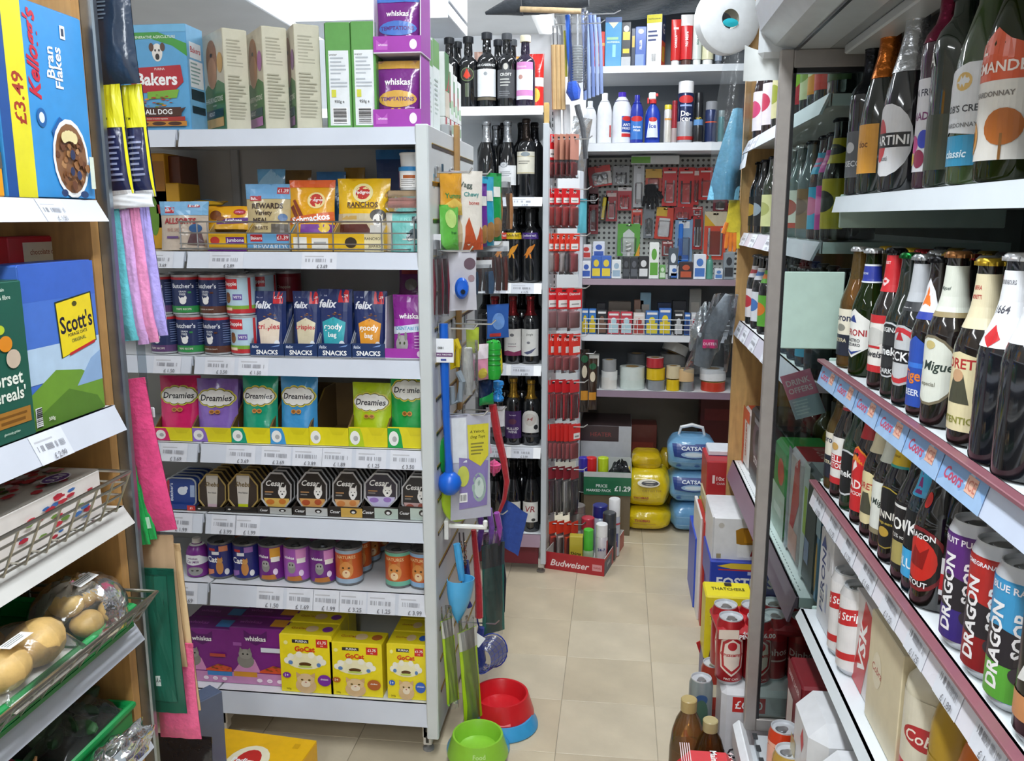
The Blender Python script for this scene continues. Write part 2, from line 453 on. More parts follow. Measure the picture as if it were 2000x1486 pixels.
@cached
def tray(name,w,d,hf,hb,col,front=(),slope=.35,curve=False,t=.0025,incol=None):
    # open shelf-ready carton: low front, sides rising to the back
    b = MB(); ic = incol or col
    b.box(-w/2,w/2,-d/2,d/2,0,t,ic)
    b.box(-w/2,w/2,-d/2,-d/2+t,t,hf,col)
    b.box(-w/2,w/2,d/2-t,d/2,t,hb,ic)
    for sx in (-1,1):
        x0,x1 = (-w/2,-w/2+t) if sx < 0 else (w/2-t,w/2)
        pr = [(-d/2+t,t),(d/2-t,t),(d/2-t,hb),(-d/2+d*slope,hb),(-d/2+t,hf)]
        n = len(pr); vs = [(x0,y,z) for y,z in pr]+[(x1,y,z) for y,z in pr]
        fs = [tuple(range(n))[::-1],tuple(range(n,2*n))]+[(i,(i+1) % n,(i+1) % n+n,i+n) for i in range(n)]
        b.add(vs,fs,[col if sx < 0 else ic,ic if sx < 0 else col]+[ic]*n)
    kids = []
    if front: kids.append(('printed_front',MB().draw(front,lambda u,v,o: (-w/2+u*w,-d/2-o,v*hf),w,hf).mesh('p','print'),[]))
    return (name,b.mesh(name,'card'),kids)

@cached
def hangpack(name,w,h,d,card,cardh,content,ccol=None,front=(),film='#f4f6f8',seed=0,euro=True):
    # card header over a clear bag with something inside; origin at the top centre hole
    b = MB(); b.box(-w/2,w/2,-.0008,.0008,-cardh,.012,card,.0004)
    kids = []
    if h > cardh:
        def s(u,v,k): return ((u-.5)*w*.98,k*d/2*(max(0,4*u*(1-u))**.5)*(max(0,4*v*(1-v))**.4),-cardh-(h-cardh)*(1-v))
        bag = MB(); bag.grid(lambda u,v: s(u,v,-1),6,8,film); bag.grid(lambda u,v: s(u,v,1),6,8,film,flip=True)
        kids.append(('clear_bag',bag.mesh('bag','clear'),[]))
    if content == 'block':
        c = MB(); c.box(-w*.36,w*.36,-d*.3,d*.3,-h*.93,-cardh-.01,ccol or '#888',.004); kids.append(('contents',c.mesh('c','plastic'),[]))
    elif content == 'sticks':
        c = MB()
        for q in range(5):
            x = (-.36+.18*q)*w; c.tube([(x,0,-cardh-.008),(x+.003*math.sin(q*2),-.002,-h*.55),(x+.002*math.sin(q*3),0,-h*.95)],w*.075,ccol or '#5a2c22',7)
        kids.append(('contents',c.mesh('c','plastic'),[]))
    elif content == 'discs':
        c = MB()
        for q in range(3): c.lathe([(w*.28,-.002),(w*.3,0),(w*.28,.002),(0,.002)],14,ccol or '#999',z0=-cardh-(h-cardh)*(.25+.25*q),axis='y')
        kids.append(('contents',c.mesh('c','metal'),[]))
    if front: kids.append(('printed_card',MB().draw(front,lambda u,v,o: (-w/2+u*w,-.0008-o,-cardh+v*(cardh+.012)),w,cardh+.012).mesh('p','print'),[]))
    hk = MB(); hk.box(-w*.12,w*.12,-.0012,.0012,-.004,.003,'#3a3a3a'); kids.append(('hanging_slot',hk.mesh('slot','card'),[]))
    return (name,b.mesh(name,'card'),kids)

def lip_strip(b,x0,x1,y,z,hh,col,out=.014):   # sloping ticket rail on a shelf front that faces -Y
    b.add([(x0,y,z),(x1,y,z),(x1,y-out,z-hh),(x0,y-out,z-hh),(x0,y+.006,z),(x1,y+.006,z),(x1,y-out+.006,z-hh),(x0,y-out+.006,z-hh)],
          [(0,3,2,1),(4,5,6,7),(0,1,5,4),(3,7,6,2),(0,4,7,3),(1,2,6,5)],col)

# ================================================================ THE ROOM
def xform(b,rz=0,loc=(0,0,0)):
    c,s = math.cos(rz),math.sin(rz)
    b.v = [(x*c-y*s+loc[0],x*s+y*c+loc[1],z+loc[2]) for x,y,z in b.v]; return b
def part(name,b,mat,parent):          # mesh written in world coordinates, hung under a parent that may stand elsewhere
    o = obj(name,b,mat,parent)
    par = parent; t = Vector((0,0,0))
    while par: t += par.matrix_parent_inverse.to_translation() + par.location; par = par.parent
    o.matrix_parent_inverse = Matrix.Translation(-t); return o

XL,XR,YN,YB = -3.4,1.75,-2.6,5.9
floor = struct('floor',MB().box(XL,XR,YN,YB,-.05,-.003,'#a89f8e'),'floor')
TW,TD = .2795,.2665
tm = [MB().box(.0007,TW-.0007,.0007,TD-.0007,-.004,0,c,.0008).mesh('tile','floor') for c in ('#cdbfa4','#cabba0','#cfc2a9','#c8baa0')]
for i in range(-7,4):
    for j in range(-4,10):
        t = link('tile',tm[random.randrange(4)],floor); t.location = (-.142+i*TW,2.139+j*TD,0)
wf = MB(); wf.box(-.142-8*TW,XR,YN,2.139-4*TD,-.004,-.0002,'#d9ccb4')
struct('floor_trim_near',wf,'floor',floor)
struct('ceiling',MB().box(XL,XR,YN,YB,CEIL,CEIL+.05,'#eef0f2'),'wall')
struct('wall_left',MB().box(XL-.08,XL,YN,YB,0,CEIL,'#dfe0e2'),'wall')
struct('wall_right',MB().box(XR,XR+.08,YN,YB,0,CEIL,'#d8d9db'),'wall')
struct('wall_back',MB().box(XL,XR,YB,YB+.08,0,CEIL,'#e9ebee'),'wall')
struct('wall_near',MB().box(XL,XR,YN-.08,YN,0,CEIL,'#e2e2e2'),'wall')
p = un(480,0,'z',2.33)
struct('trim_1',MB().box(XL,p.x,2.9,YB,2.33,CEIL,'#dfe2e6',.004),'wall')
for i,(x,y,sx,sy,pw) in enumerate(BATTENS):
    e = empty('ceiling_light',(x,y,CEIL)); tag(e,['white fluorescent batten on the ceiling behind the viewer','white fluorescent batten over the near aisle','white fluorescent batten above the far hardware aisle','white fluorescent batten across the aisle before the wine','white fluorescent batten above the cereal shelves','bright fluorescent batten at the top left beyond the grey soffit','added fluorescent batten brightening the wall beyond the wine shelving'][i],'light','ceiling lights')
    part('batten_body',MB().box(x-sx/2-.01,x+sx/2+.01,y-sy/2-.03,y+sy/2+.03,CEIL-.06,CEIL,'#f2f3f4',.004),'paint',e)
    ax = sx > sy; ln = max(sx,sy)
    tb = MB(); tb.lathe([(.013,-ln/2),(.013,ln/2)],12,'#ffffff',axis='x' if ax else 'y',cx=x,cy=y,z0=CEIL-.073)
    part('tube',tb,'lamp',e)

def ticket_print(w,h,n):
    it = [('r',0,0,1,1,'#d9dce4'),('r',.08,.72,.62,.78,'#b9bac0')]
    rnd = random.Random(n)
    for q in range(26):
        if rnd.random() < .72: it.append(('r',.1+q*.03,.42,.1+q*.03+.018,.62,'#8d8e95'))
    it.append(('t','£ %d.%02d' % (rnd.choice((1,1,2,3)),rnd.choice((25,50,69,75,89,99))),.6,.17,.2,'#77787f'))
    return it
def shelf(unit,x0,x1,yf,yb,z,liph,lipc='#cdd3de',topc='#dfe2e5',rz=0,out=.014,tickets=(),perf=False,und=None,t=.025):
    b = MB(); b.box(x0,x1,yf+.004,yb,z-t,z-.001,topc); b.box(x0,x1,yf,yf+.006,z-t,z+.0,lipc)
    s = part('shelf',xform(b,rz),'paint',unit)
    r = MB(); lip_strip(r,x0+.002,x1-.002,yf,z,liph,lipc,out)
    part('ticket_rail',xform(r,rz),'paint',s)
    for k,(u,w) in enumerate(tickets):
        tb = MB(); a = x0+(x1-x0)*u
        tb.draw(ticket_print(w,liph,k+int(z*100)),lambda uu,vv,o: (a+uu*w,yf-out*(1-vv)-o-.0006,z-liph+vv*liph),w,liph)
        part('ticket',xform(tb,rz),'paper',s)
    return s

# ---------------------------------------------------------------- pet food gondola (faces the viewer)
GY,GXR,GXD,GXL = 2.08,-.478,-1.085,-1.70
PET = [1.663,1.366,1.098,.865,.671,.472,.156]
gond = tag(empty('gondola_shelving',(-1.09,2.41,0)),'pale grey double-sided gondola shelving full of pet food','shelving')
LIPH = [.042,.041,.044,.047,.05,.055,.06]
TK = [(),((.1,.09),(.5,.09)),((.05,.08),(.2,.08)),((.12,.08),(.28,.08),(.42,.08),(.55,.08),(.7,.08),(.85,.08)),((.03,.07),(.14,.07)),((.22,.075),(.36,.075),(.48,.075),(.6,.075),(.73,.075),(.87,.075)),()]
for i,z in enumerate(PET):
    shelf(gond,GXD+.003,GXR,GY,2.40,z,LIPH[i],tickets=TK[i])
    shelf(gond,GXL,GXD-.003,GY,2.40,z,LIPH[i],tickets=(((.55,.07),(.83,.075)) if 0 < i < 6 else ()))
part('back_panel',MB().box(GXL,GXR,2.402,2.416,.1,1.70,'#b9bab8'),'paint',gond)
for x in (GXL,GXD,GXR-.0):
    u = MB(); u.box(x-.012,x+.012,2.39,2.43,0,1.70,'#a8aaab',.002)
    part('upright',u,'paint',gond)
for x in (GXD,GXR-.015):                 # base feet with slots and adjustable pads
    u = MB(); u.box(x-.014,x+.014,2.10,2.38,.04,.10,'#d9d6cf',.003); u.box(x-.012,x+.012,2.10,2.13,.02,.1,'#d9d6cf',.002)
    for q in (.028,.06): u.box(x-.004,x+.004,2.0985,2.1,q,q+.02,'#3a3835')
    u.lathe([(.016,0),(.016,.006),(.005,.008),(.005,.03)],12,'#8f8f8f',cx=x,cy=2.115)
    part('base_foot',u,'paint',gond)
# far side shelves of the gondola
for z in (1.60,1.3,1.0,.7,.4,.15):
    b = MB(); b.box(GXL,GXR,2.43,2.73,z-.025,z,'#d9dcdf'); part('rear_shelf',b,'paint',gond)
# slat-wall end panel with hook slots
ep = MB(); ep.box(GXR,GXR+.021,2.085,2.735,.06,1.668,'#c9cccd',.002)
epo = part('end_panel',ep,'paint',gond)
fe = MB(); fe.box(GXR-.008,GXR+.024,2.066,2.088,.06,1.668,'#cfd5d6',.003); part('panel_edge',fe,'paint',gond)
for z in [1.625-.0905*k for k in range(17)]:
    sl = MB(); X = GXR+.021
    sl.box(X-.001,X+.0012,2.12,2.40,z-.007,z+.001,'#3a3730'); sl.box(X,X+.0025,2.12,2.40,z+.001,z+.0035,'#b99a2e')
    part('slot',sl,'metal',epo)
    sl = MB(); sl.box(X-.001,X+.0012,2.44,2.72,z-.012,z-.004,'#3a3730'); sl.box(X,X+.0025,2.44,2.72,z-.004,z-.0015,'#b99a2e')
    part('slot',sl,'metal',epo)
ws = MB(); ws.box(GXR+.021,GXR+.034,2.405,2.432,.9,1.70,'#b28a55',.002); part('wooden_strip',ws,'wood',gond)

# ---------------------------------------------------------------- wine shelving behind
WY,WXR,WXL = 3.35,-.293,-1.45
WIN = [1.863,1.527,1.199,.874,.538,.167]
wine = tag(empty('wine_shelving',(-.87,3.6,0)),'white shelving unit of wine bottles behind the pet food','shelving')
for i,z in enumerate(WIN):
    shelf(wine,-.90,WXR,WY,3.72,z,[.034,.034,.04,.04,.043,.05][i],'#fbfcfd' if i < 5 else '#a58a9a','#f0f2f4',tickets=(((.62,.09),(.8,.09)) if 0 < i < 5 else ()))
    shelf(wine,WXL,-.905,WY,3.72,z,.035,'#fbfcfd','#f0f2f4')
part('back_panel',MB().box(WXL,WXR,3.72,3.735,.1,2.19,'#eef2f6'),'paint',wine)
part('kick_plate',MB().box(WXL,WXR-.01,3.37,3.385,.03,.115,'#7d2434',.002),'paint',wine)
u = MB(); u.box(WXR,WXR+.022,3.345,3.375,.04,1.80,'#c6ccd2',.002); part('upright',u,'paint',wine)
u = MB(); u.box(WXR,WXR+.03,3.70,3.74,.0,2.19,'#eef0f2',.002)
for q in range(44):
    u.box(WXR+.006,WXR+.011,3.699,3.7005,1.1+q*.024,1.1+q*.024+.013,'#55585c'); u.box(WXR+.019,WXR+.024,3.699,3.7005,1.1+q*.024,1.1+q*.024+.013,'#55585c')
part('slotted_upright',u,'paint',wine)
part('side_panel',MB().box(WXR,WXR+.014,3.376,3.70,.05,1.80,'#dfe2e6',.002),'paint',wine)
u = MB(); u.box(WXR+.001,WXR+.02,3.36,3.39,1.80,1.875,'#d6b26c',.002); part('wooden_block',u,'wood',wine)
u = MB(); u.box(WXR-.01,WXR+.014,3.355,3.385,.02,.06,'#c9c5bd',.002); u.lathe([(.018,0),(.018,.006),(.006,.008),(.006,.03)],12,'#77716a',cx=WXR,cy=3.37); part('base_foot',u,'paint',wine)
a = un(567,42,'y',3.3); b_ = un(845,30,'y',3.3)
cn = MB(); cn.box(a.x,b_.x+.06,3.3,3.7,a.z+.005,a.z+.05,'#d9dde2',.003); lip_strip(cn,a.x+.004,b_.x+.058,3.3,a.z+.062,.066,'#dbdfe5',.012)
cn.box(a.x+.02,b_.x+.06,3.32,3.7,a.z+.06,a.z+.17,'#cfd4da',.003)
part('canopy',cn,'paint',wine)

# ---------------------------------------------------------------- hardware shelving on the back wall
BY,BXL,BXR = 4.0,-.176,.80
BAK = [2.105,1.777,1.174,.915,.65]
back = tag(empty('hardware_shelving',(.3,4.3,0)),'tall shelving of hardware and household goods at the end of the aisle','shelving')
for i,z in enumerate(BAK):
    shelf(back,BXL+.012,BXR,BY,4.42,z,[.03,.035,.028,.03,.03][i],['#cdd1d6','#d2d6da','#9a8592','#d8dbe0','#8f7a8c'][i],'#e3e5e7',out=.004)
part('back_panel',MB().box(BXL,BXR,4.42,4.435,.0,2.5,'#5d646b'),'paint',back)
part('pegboard',MB().box(BXL+.02,BXR-.02,4.40,4.418,1.18,1.74,'#b9bdb9'),'peg',back)
part('lower_panel',MB().box(BXL+.02,BXR-.02,4.40,4.418,.0,.62,'#6e675c'),'paint',back)
for x in (BXL,BXR): part('side_panel',MB().box(x-.006,x+.012,3.99,4.42,.0,2.2 if x > 0 else 1.80,'#d7dbe2',.002),'paint',back)

# ---------------------------------------------------------------- cereal and vegetable shelving on the left (faces the aisle)
LX = -.85
LEF = [1.478,1.135,.955,.74,.53]
left = tag(empty('cereal_shelving',(-1.1,.5,0)),'wood-ended shelving of cereal boxes and vegetables on the left','shelving')
for i,z in enumerate(LEF):
    shelf(left,-.9,1.345,.85,1.32,z,[.034,.042,.03,.035,.04][i],'#c8ccd6' if i != 2 else '#cfcdc8','#d8d6d2',rz=R(90),out=.02,
          tickets=[((.93,.06),(.86,.06),(.78,.06)),((.9,.075),(.78,.075)),(),(),()][i])
part('wooden_end_panel',MB().box(-1.36,-.868,1.349,1.371,.0,2.05,'#bb8c52'),'wood',left)
part('back_panel',MB().box(-1.345,-1.325,-.9,1.349,0,2.05,'#8d8478'),'paint',left)
part('steel_edge',MB().box(-.873,-.846,1.372,1.388,.0,2.05,'#9aa3ab',.003),'metal',left)

# ---------------------------------------------------------------- drinks shelving beyond the glass (faces the aisle from the right)
RX = .42
RIG = [1.70,1.40,1.10,.60]
drinks = tag(empty('drinks_shelving',(.65,2.45,0)),'wood-ended shelving of bottled drinks behind the glass screen','shelving')
for i,z in enumerate(RIG):
    s = shelf(drinks,-3.04,-1.90,RX,.80,z,[.042,.04,.047,.062][i],['#d3d7df','#d2cdd8','#cfccda','#8d7284'][i],'#eceff0',rz=R(-90),out=.018,
          tickets=[((.05,.08),(.15,.08)),((.03,.1),(.2,.1),(.45,.1),(.62,.1)),((.02,.1),(.14,.1),(.3,.1),(.5,.1)),()][i])
    if i == 3:
        hb = MB()
        for q in range(54): hb.box(.425,.427,1.93+q*.02,1.938+q*.02,z-.0012,z+.0003,'#8a9091')
        for q in range(54): hb.box(.435,.437,1.94+q*.02,1.948+q*.02,z-.0012,z+.0003,'#8a9091')
        part('perforation',hb,'paint',s)
part('wooden_end_panel',MB().box(.405,.86,3.045,3.068,.0,2.3,'#c9a066'),'wood',drinks)
part('back_panel',MB().box(.80,.82,1.86,3.045,.0,2.2,'#3d403f'),'paint',drinks)
part('paper_flap',MB().add([(.401,3.03,1.655),(.401,2.90,1.655),(.398,2.92,1.61),(.385,3.05,1.60),(.40,3.05,1.62)],[(0,1,2,3,4)],'#eef2f8'),'paper',drinks)

# ================================================================ LEFT: cereal boxes, vegetables, hanging cloths
def onL(px0,px1,pyb,xf): return un(px0,pyb,'x',xf).y,un(px1,pyb,'x',xf).y
def barcode(u0,v0,u1,v1,n=14,seed=1,horiz=False):
    r = random.Random(seed); it = [('r',u0,v0,u1,v1,'#fbfbfb')]
    for q in range(n):
        a = q/n; b = a+r.choice((.3,.5,.65))/n
        if horiz: it.append(('r',u0+.06*(u1-u0),v0+(v1-v0)*a,u1-.06*(u1-u0),v0+(v1-v0)*b,'#222'))
        else: it.append(('r',u0+(u1-u0)*a,v0+.08*(v1-v0),u0+(u1-u0)*b,v1-.08*(v1-v0),'#222'))
    return it
def lines(u0,u1,v0,v1,n,col,seed=3):
    r = random.Random(seed); o = []
    for q in range(n):
        v = v0+(v1-v0)*(q+.5)/n; o.append(('r',u0,v,u0+(u1-u0)*r.uniform(.55,1),v+(v1-v0)/n*.4,col))
    return o
def flakes(cu,cv,ru,rv,n,cols,seed=1,sz=.02):
    r = random.Random(seed); o = []
    for q in range(n):
        a = r.uniform(0,2*PI); d = math.sqrt(r.random())*.92
        x,y = cu+ru*d*math.cos(a),cv+rv*d*math.sin(a); s = sz*r.uniform(.6,1.3)
        o.append(('p',[(x+s*math.cos(k*1.05+a),y+s*(rv/ru)*math.sin(k*1.05+a)*r.uniform(.6,1)) for k in range(6)],r.choice(cols)))
    return o
# blue bran flakes box on its side
y0,y1 = onL(18,187,384,-.855); zt = un(165,42,'x',-.855).z; hb = zt-1.479
it = [('r',.0,0,.1,1,'#1d4f96'),('r',.1,0,.3,1,'#e6dc2a'),
      ('t','£3.49',.2,.5,.12,'#a8321f',{'rot': 90,'w': .36,'b': .02}),
      ('t',"Kellogg's",.40,.74,.17,'#c8203a',{'rot': 90,'w': .62,'sh': .35,'b': .03}),
      ('t','Bran',.575,.72,.09,'#ffffff',{'rot': 90,'w': .3,'b': .02}),('t','Flakes',.665,.7,.09,'#ffffff',{'rot': 90,'w': .3,'b': .02}),
      ('r',.72,.86,.78,.93,'#eef2f5'),('r',.735,.875,.765,.915,'#1d3350'),
      ('e',.42,.42,.055,.05,'#1b62a6'),('e',.42,.42,.03,.028,'#e4eef6'),('p',[(.52,.36),(.62,.44),(.84,.36),(.84,.28),(.55,.28)],'#195ea3'),
      ('e',.72,.22,.215,.215,'#f4f4f2'),('e',.72,.22,.19,.19,'#8a5f3f')]
it += flakes(.72,.2,.18,.17,40,['#9c6b42','#7c4f30','#b58558','#6b4029'],4,.028)
it += [('e',.62+.03*k,.33+.012*k-.01*k*k*.3,.035,.03,'#ecdca4') for k in range(5)]+[('e',.70,.24,.03,.028,'#2c3557'),('e',.76,.13,.028,.026,'#343d63'),('e',.68,.15,.026,.024,'#2c3557')]
it += [('r',.9,.06,.955,.24,'#dfe9d8'),('e',.56,.03,.04,.02,'#2a3b67'),('e',.8,.025,.05,.02,'#24406e')]
spawn(carton('cereal_box',y1-y0,.075,hb,'#3a93d6',tuple(it),topcol='#2f7fc2'),(-.855-.0375,(y0+y1)/2,1.479),'blue bran flakes cereal box with yellow price band, on the top shelf','cereal box',rz=R(90))
it = [('r',.55,.3,1,.42,'#5c5a55'),('r',.55,.14,1,.22,'#5c5a55'),('e',.35,.32,.46,.24,'#efe9e4'),('e',.35,.32,.4,.2,'#d98b7a'),
      ('p',[(.7,.72),(.86,.82),(.8,.9),(.95,.97),(.8,1),(.66,.86)],'#d8431f'),('r',.86,.52,.96,.58,'#eef2f5'),('r',.88,.53,.94,.57,'#1d3350'),('e',.9,.06,.04,.03,'#7b3f12')]
spawn(carton('cereal_box',.20,.075,hb*.99,'#f0a21c',tuple(it),topcol='#e08f14'),(-.8955,y0-.104,1.479),'orange cereal box with a bowl picture, cut off by the left edge','cereal box',rz=R(90))
# porridge oats: plain landscape box with its yellow name panel
y0,y1 = onL(62,205,800,-.857); h2 = un(180,508,'x',-.857).z-1.136
it = [('r',0,.5,1,1,'#4a76cf'),('r',0,.78,1,1,'#3d68c6'),('r',0,.28,1,.5,'#b9d2ea'),('p',[(0,.0),(1,0),(1,.2),(.7,.3),(.35,.34),(0,.22)],'#6f9c33'),
      ('p',[(.62,.2),(1,.2),(1,.4),(.85,.36)],'#8fb0d8'),('p',[(0,.06),(.5,.2),(.9,.1),(1,0),(0,0)],'#557f2a'),
      ('p',[(.44,.40),(.96,.47),(.93,.80),(.41,.76)],'#23331a'),('p',[(.455,.405),(.945,.475),(.915,.79),(.425,.75)],'#f2d820'),
      ('t',"Scott's",.685,.62,.115,'#15152b',{'w': .46,'b': .02,'keep': 1,'an': .08}),('t','PORAGE OATS',.69,.545,.022,'#15152b',{'w': .32,'an': .08}),
      ('t','ORIGINAL',.7,.505,.024,'#5d6b3a',{'w': .24,'an': .08}),('e',.675,.735,.035,.016,'#4d4a14'),('p',[(.55,.425),(.93,.478),(.93,.46),(.55,.407)],'#c4262c')]
it += barcode(.03,.02,.11,.14,10,2,True)+[('t','500g',.22,.05,.03,'#f4f4ea')]
spawn(carton('cereal_box',y1-y0,.07,h2,'#4a76cf',tuple(it),topcol='#3d68c6'),(-.857-.035,(y0+y1)/2,1.136),'blue porridge oats box with a yellow name panel and green hills','cereal box',rz=R(90))
ye = y0-.004; h3 = un(60,545,'x',-.85).z-1.136
it = [('t','with wholegrain',.72,.95,.028,'#d6e6d6',{'w': .5}),('t','oats & fibre',.78,.905,.028,'#d6e6d6',{'w': .4}),
      ('t','Dorset',.73,.40,.09,'#eef3e6',{'w': .52,'b': .02}),('t',"Cereals'",.74,.30,.085,'#eef3e6',{'w': .52,'b': .02}),
      ('r',.62,.1,.96,.2,'#a8742c'),('r',.66,.12,.9,.14,'#7c5118'),('r',.64,.16,.92,.175,'#7c5118')]
it += [('e',.62,.73,.05,.035,'#e7a52e'),('e',.74,.71,.045,.03,'#b7c92e'),('e',.78,.62,.065,.05,'#e08a1e'),('e',.6,.6,.06,.045,'#9fc13a'),('e',.84,.52,.07,.06,'#cdb9a4'),('e',.62,.5,.06,.05,'#c9cf2c')]
it += [('t','gloriously golden',.75,.06,.02,'#cfe0cf',{'w': .4})]
spawn(carton('cereal_box',.21,.07,h3,'#1d5a4a',tuple(it),topcol='#174c3e'),(-.85-.035,ye-.105,1.136),'dark green muesli box beside the blue porridge box','cereal box',rz=R(90))
ya,yb = un(20,520,'x',-.94).y,un(147,515,'x',-.94).y; h4 = un(80,462,'x',-.94).z-1.136
it = [('r',.2,.86,.9,.97,'#e9d9b8'),('t','chocolate cereal',.55,.915,.035,'#a1572c',{'w': .5}),('r',.05,.68,.42,.78,'#2f8fd6'),('r',.40,.69,.46,.77,'#dfe9f2'),('e',.67,.735,.085,.075,'#f4eee8'),('t','Kit',.66,.76,.05,'#c0222c',{'b': .02}),('t','Kat',.68,.71,.05,'#c0222c',{'b': .02}),('t','330g',.9,.68,.045,'#f4e2e2')]
spawn(carton('cereal_box',yb-ya,.06,h4,'#c8202e',tuple(it),topcol='#b91c2a'),(-.97,(ya+yb)/2,1.136),'red chocolate cereal box standing behind the porridge and muesli','cereal box',rz=R(90))
spawn(carton('cereal_box',.2,.06,h4-.06,'#15356b',(('e',.75,.7,.2,.12,'#8a1f2a'),('t','52',.7,.7,.05,'#cf8f8f'),('t','40',.85,.7,.05,'#cf8f8f'))),(-.925,ye-.105,1.136),'navy cereal box with a dark red spot behind the muesli','cereal box',rz=R(90))

# wire baskets hooked on two shelves
def wire_basket(z,label,ytop,ln0,ln1,out,up):
    e = tag(empty('wire_basket',(-.84,(ln0+ln1)/2,z)),label,'basket','wire shelf baskets')
    r = .0022; c = '#b5b1a6'
    top = [(-.84+out,ln0,z+up),(-.84+out,ln1,z+up),(-1.1,ln1,z+up)]
    b = MB(); b.tube(top,.0032,c); part('top_rail',b,'metal',e)
    for q in (.1,.45,.75):
        b = MB(); b.tube([(-.84+out*q,ln0,z+up*q),(-.84+out*q,ln1,z+up*q),(-1.1,ln1,z+up*q)],r,c,5); part('long_wire',b,'metal',e)
    n = int((ln1-ln0)/.045)
    for q in range(n+1):
        y = ln0+(ln1-ln0)*q/n; b = MB(); b.tube([(-.95,y,z+.004),(-.84+.004,y,z+.004),(-.84+out,y,z+up)],r,c,5); part('cross_wire',b,'metal',e)
    for q in range(5):
        x = -.84-.05*(q+1); b = MB(); b.tube([(x,ln1,z+.004),(x,ln1,z+up)],r,c,5); part('end_wire',b,'metal',e)
wire_basket(.957,'wire basket of tissues and clear packs below the porridge',0,.25,1.30,.035,.075)
wire_basket(.742,'wire basket holding the green potato crate',0,.25,1.335,.045,.06)
# tissue boxes and clear packs
it = tuple([('r',0,0,1,1,'#d9d2c8')]+flakes(.75,.5,.25,.5,60,['#c62f3f','#e4dede','#d98a96','#6c8f3c','#b72a3a'],8,.03)+[('e',.78,.18,.085,.14,'#f0f0f4'),('e',.78,.18,.075,.12,'#5a2e8f'),('t','SUN',.78,.18,.11,'#fff',{'w': .12})])
spawn(carton('fruit_tea_box',.36,.13,.075,'#e9e2dc',tuple(flakes(.7,.5,.3,.5,30,['#c62f3f','#b72a3a','#6c8f3c','#3b6fb0'],3,.03)),top=it),(-.925,1.12,.958),'red and white floral soft pack in the wire basket','packet',rz=R(90))
for k in range(3):
    b = MB(); b.grid(lambda u,v: (-.055+.11*u,-.11+.22*v,.05+.022*math.sin(PI*u)**.5*math.sin(PI*v)**.4),8,10,'#e9edf2'); b.box(-.052,.052,-.105,.105,0,.05,'#cfd3d8',.01)
    film = MB(); film.grid(lambda u,v: (-.06+.12*u,-.115+.23*v,.06+.022*math.sin(PI*u)**.5*math.sin(PI*v)**.4+.004*math.sin(20*u+k)*math.sin(14*v)),10,12,'#f7f9fb')
    spec = ('wrapped_pack',b.mesh('pack','plastic'),[('clear_wrap',film.mesh('wrap','clear'),[])])
    spawn(spec,(-.915,.88-.115*k,.958),'clear wrapped white pack in the wire basket beside the floral pack','packet','clear wrapped packs',rot=(0,R(8),0))
def lump(sx,sy,sz,col,seed,eyes=0,amp=.06):
    r = random.Random(seed); ph = [r.uniform(0,6) for _ in range(5)]
    def f(u,v):
        a = 2*PI*u; t = PI*v; q = 1+amp*math.sin(2*a+ph[0])*math.sin(t)+amp*.8*math.sin(3*t+ph[1])*math.cos(a+ph[2])
        return (sx*q*math.sin(t)*math.cos(a),sy*q*math.sin(t)*math.sin(a),-sz*q*math.cos(t))
    return MB().grid(f,14,9,col)
def crate(label,y0,y1,x0,x1,z,h,tilt=0):
    e = tag(empty('produce_crate',((x0+x1)/2,(y0+y1)/2,z)),label,'crate'); c = '#0f7a3c'
    b = MB(); b.box(x0,x1,y0,y1,z+.001,z+.008,c); part('base',b,'plastic',e)
    for a in ((x0,x0+.008,y0,y1),(x1-.008,x1,y0,y1),(x0+.008,x1-.008,y0,y0+.008),(x0+.008,x1-.008,y1-.008,y1)):
        b = MB(); b.box(*a,z+.008,z+h,c,.002); part('side',b,'plastic',e)
    b = MB(); b.tube([(x0,y0,z+h),(x1,y0,z+h),(x1,y1,z+h),(x0,y1,z+h)],.008,'#149049',8,True); part('rim',b,'plastic',e)
crate('green plastic crate of potatoes in the lower wire basket',.55,1.31,-1.2,-.828,.746,.036)
rnd = random.Random(11)
def potatobag(loc,n,label,sx,sy):
    e = tag(empty('potato_bag',loc),label,'potatoes')
    for k in range(n):
        a = k*2.4; d = math.sqrt((k+.3)/n)
        b = lump(.022+.005*rnd.random(),.026+.007*rnd.random(),.021,rnd.choice(['#d2b06f','#c9a765','#d8b97c','#bf9c5c']),k+20)
        o = obj('potato',b,'veg',e); o.location = (sx*d*math.cos(a)*.78,sy*d*math.sin(a)*.82,.024+(.034 if k < 4 else 0)); o.rotation_euler[2] = a
    b = MB(); b.grid(lambda u,v: (sx*1.05*math.cos(2*PI*u)*math.sin(PI*(.03+.55*v)),sy*1.05*math.sin(2*PI*u)*math.sin(PI*(.03+.55*v)),.088*math.cos(PI*.5*v)+.003*math.sin(18*u*PI+9*v)),24,9,'#fdfdfb')
    part_o = obj('clear_bag',b,'clear',e)
    b = MB(); b.draw([('r',0,0,1,1,'#f6f6f4')]+lines(.08,.92,.25,.85,3,'#8f9094',5),lambda u,v,o: (.012+.018*(1-v),-.03+.05*u,.092-.004*(1-v)+o),.05,.018); obj('sticker',b,'paper',e)
potatobag((-.885,1.245,.772),10,'clear bag of small potatoes with white sticker in the green crate',.07,.085)
e = tag(empty('baking_potato_tray',(-.88,1.075,.772)),'white tray of large wrapped baking potatoes beside the small ones','potatoes')
b = MB(); b.box(-.07,.07,-.085,.085,0,.014,'#f0f0ee',.006); obj('foam_tray',b,'plastic',e)
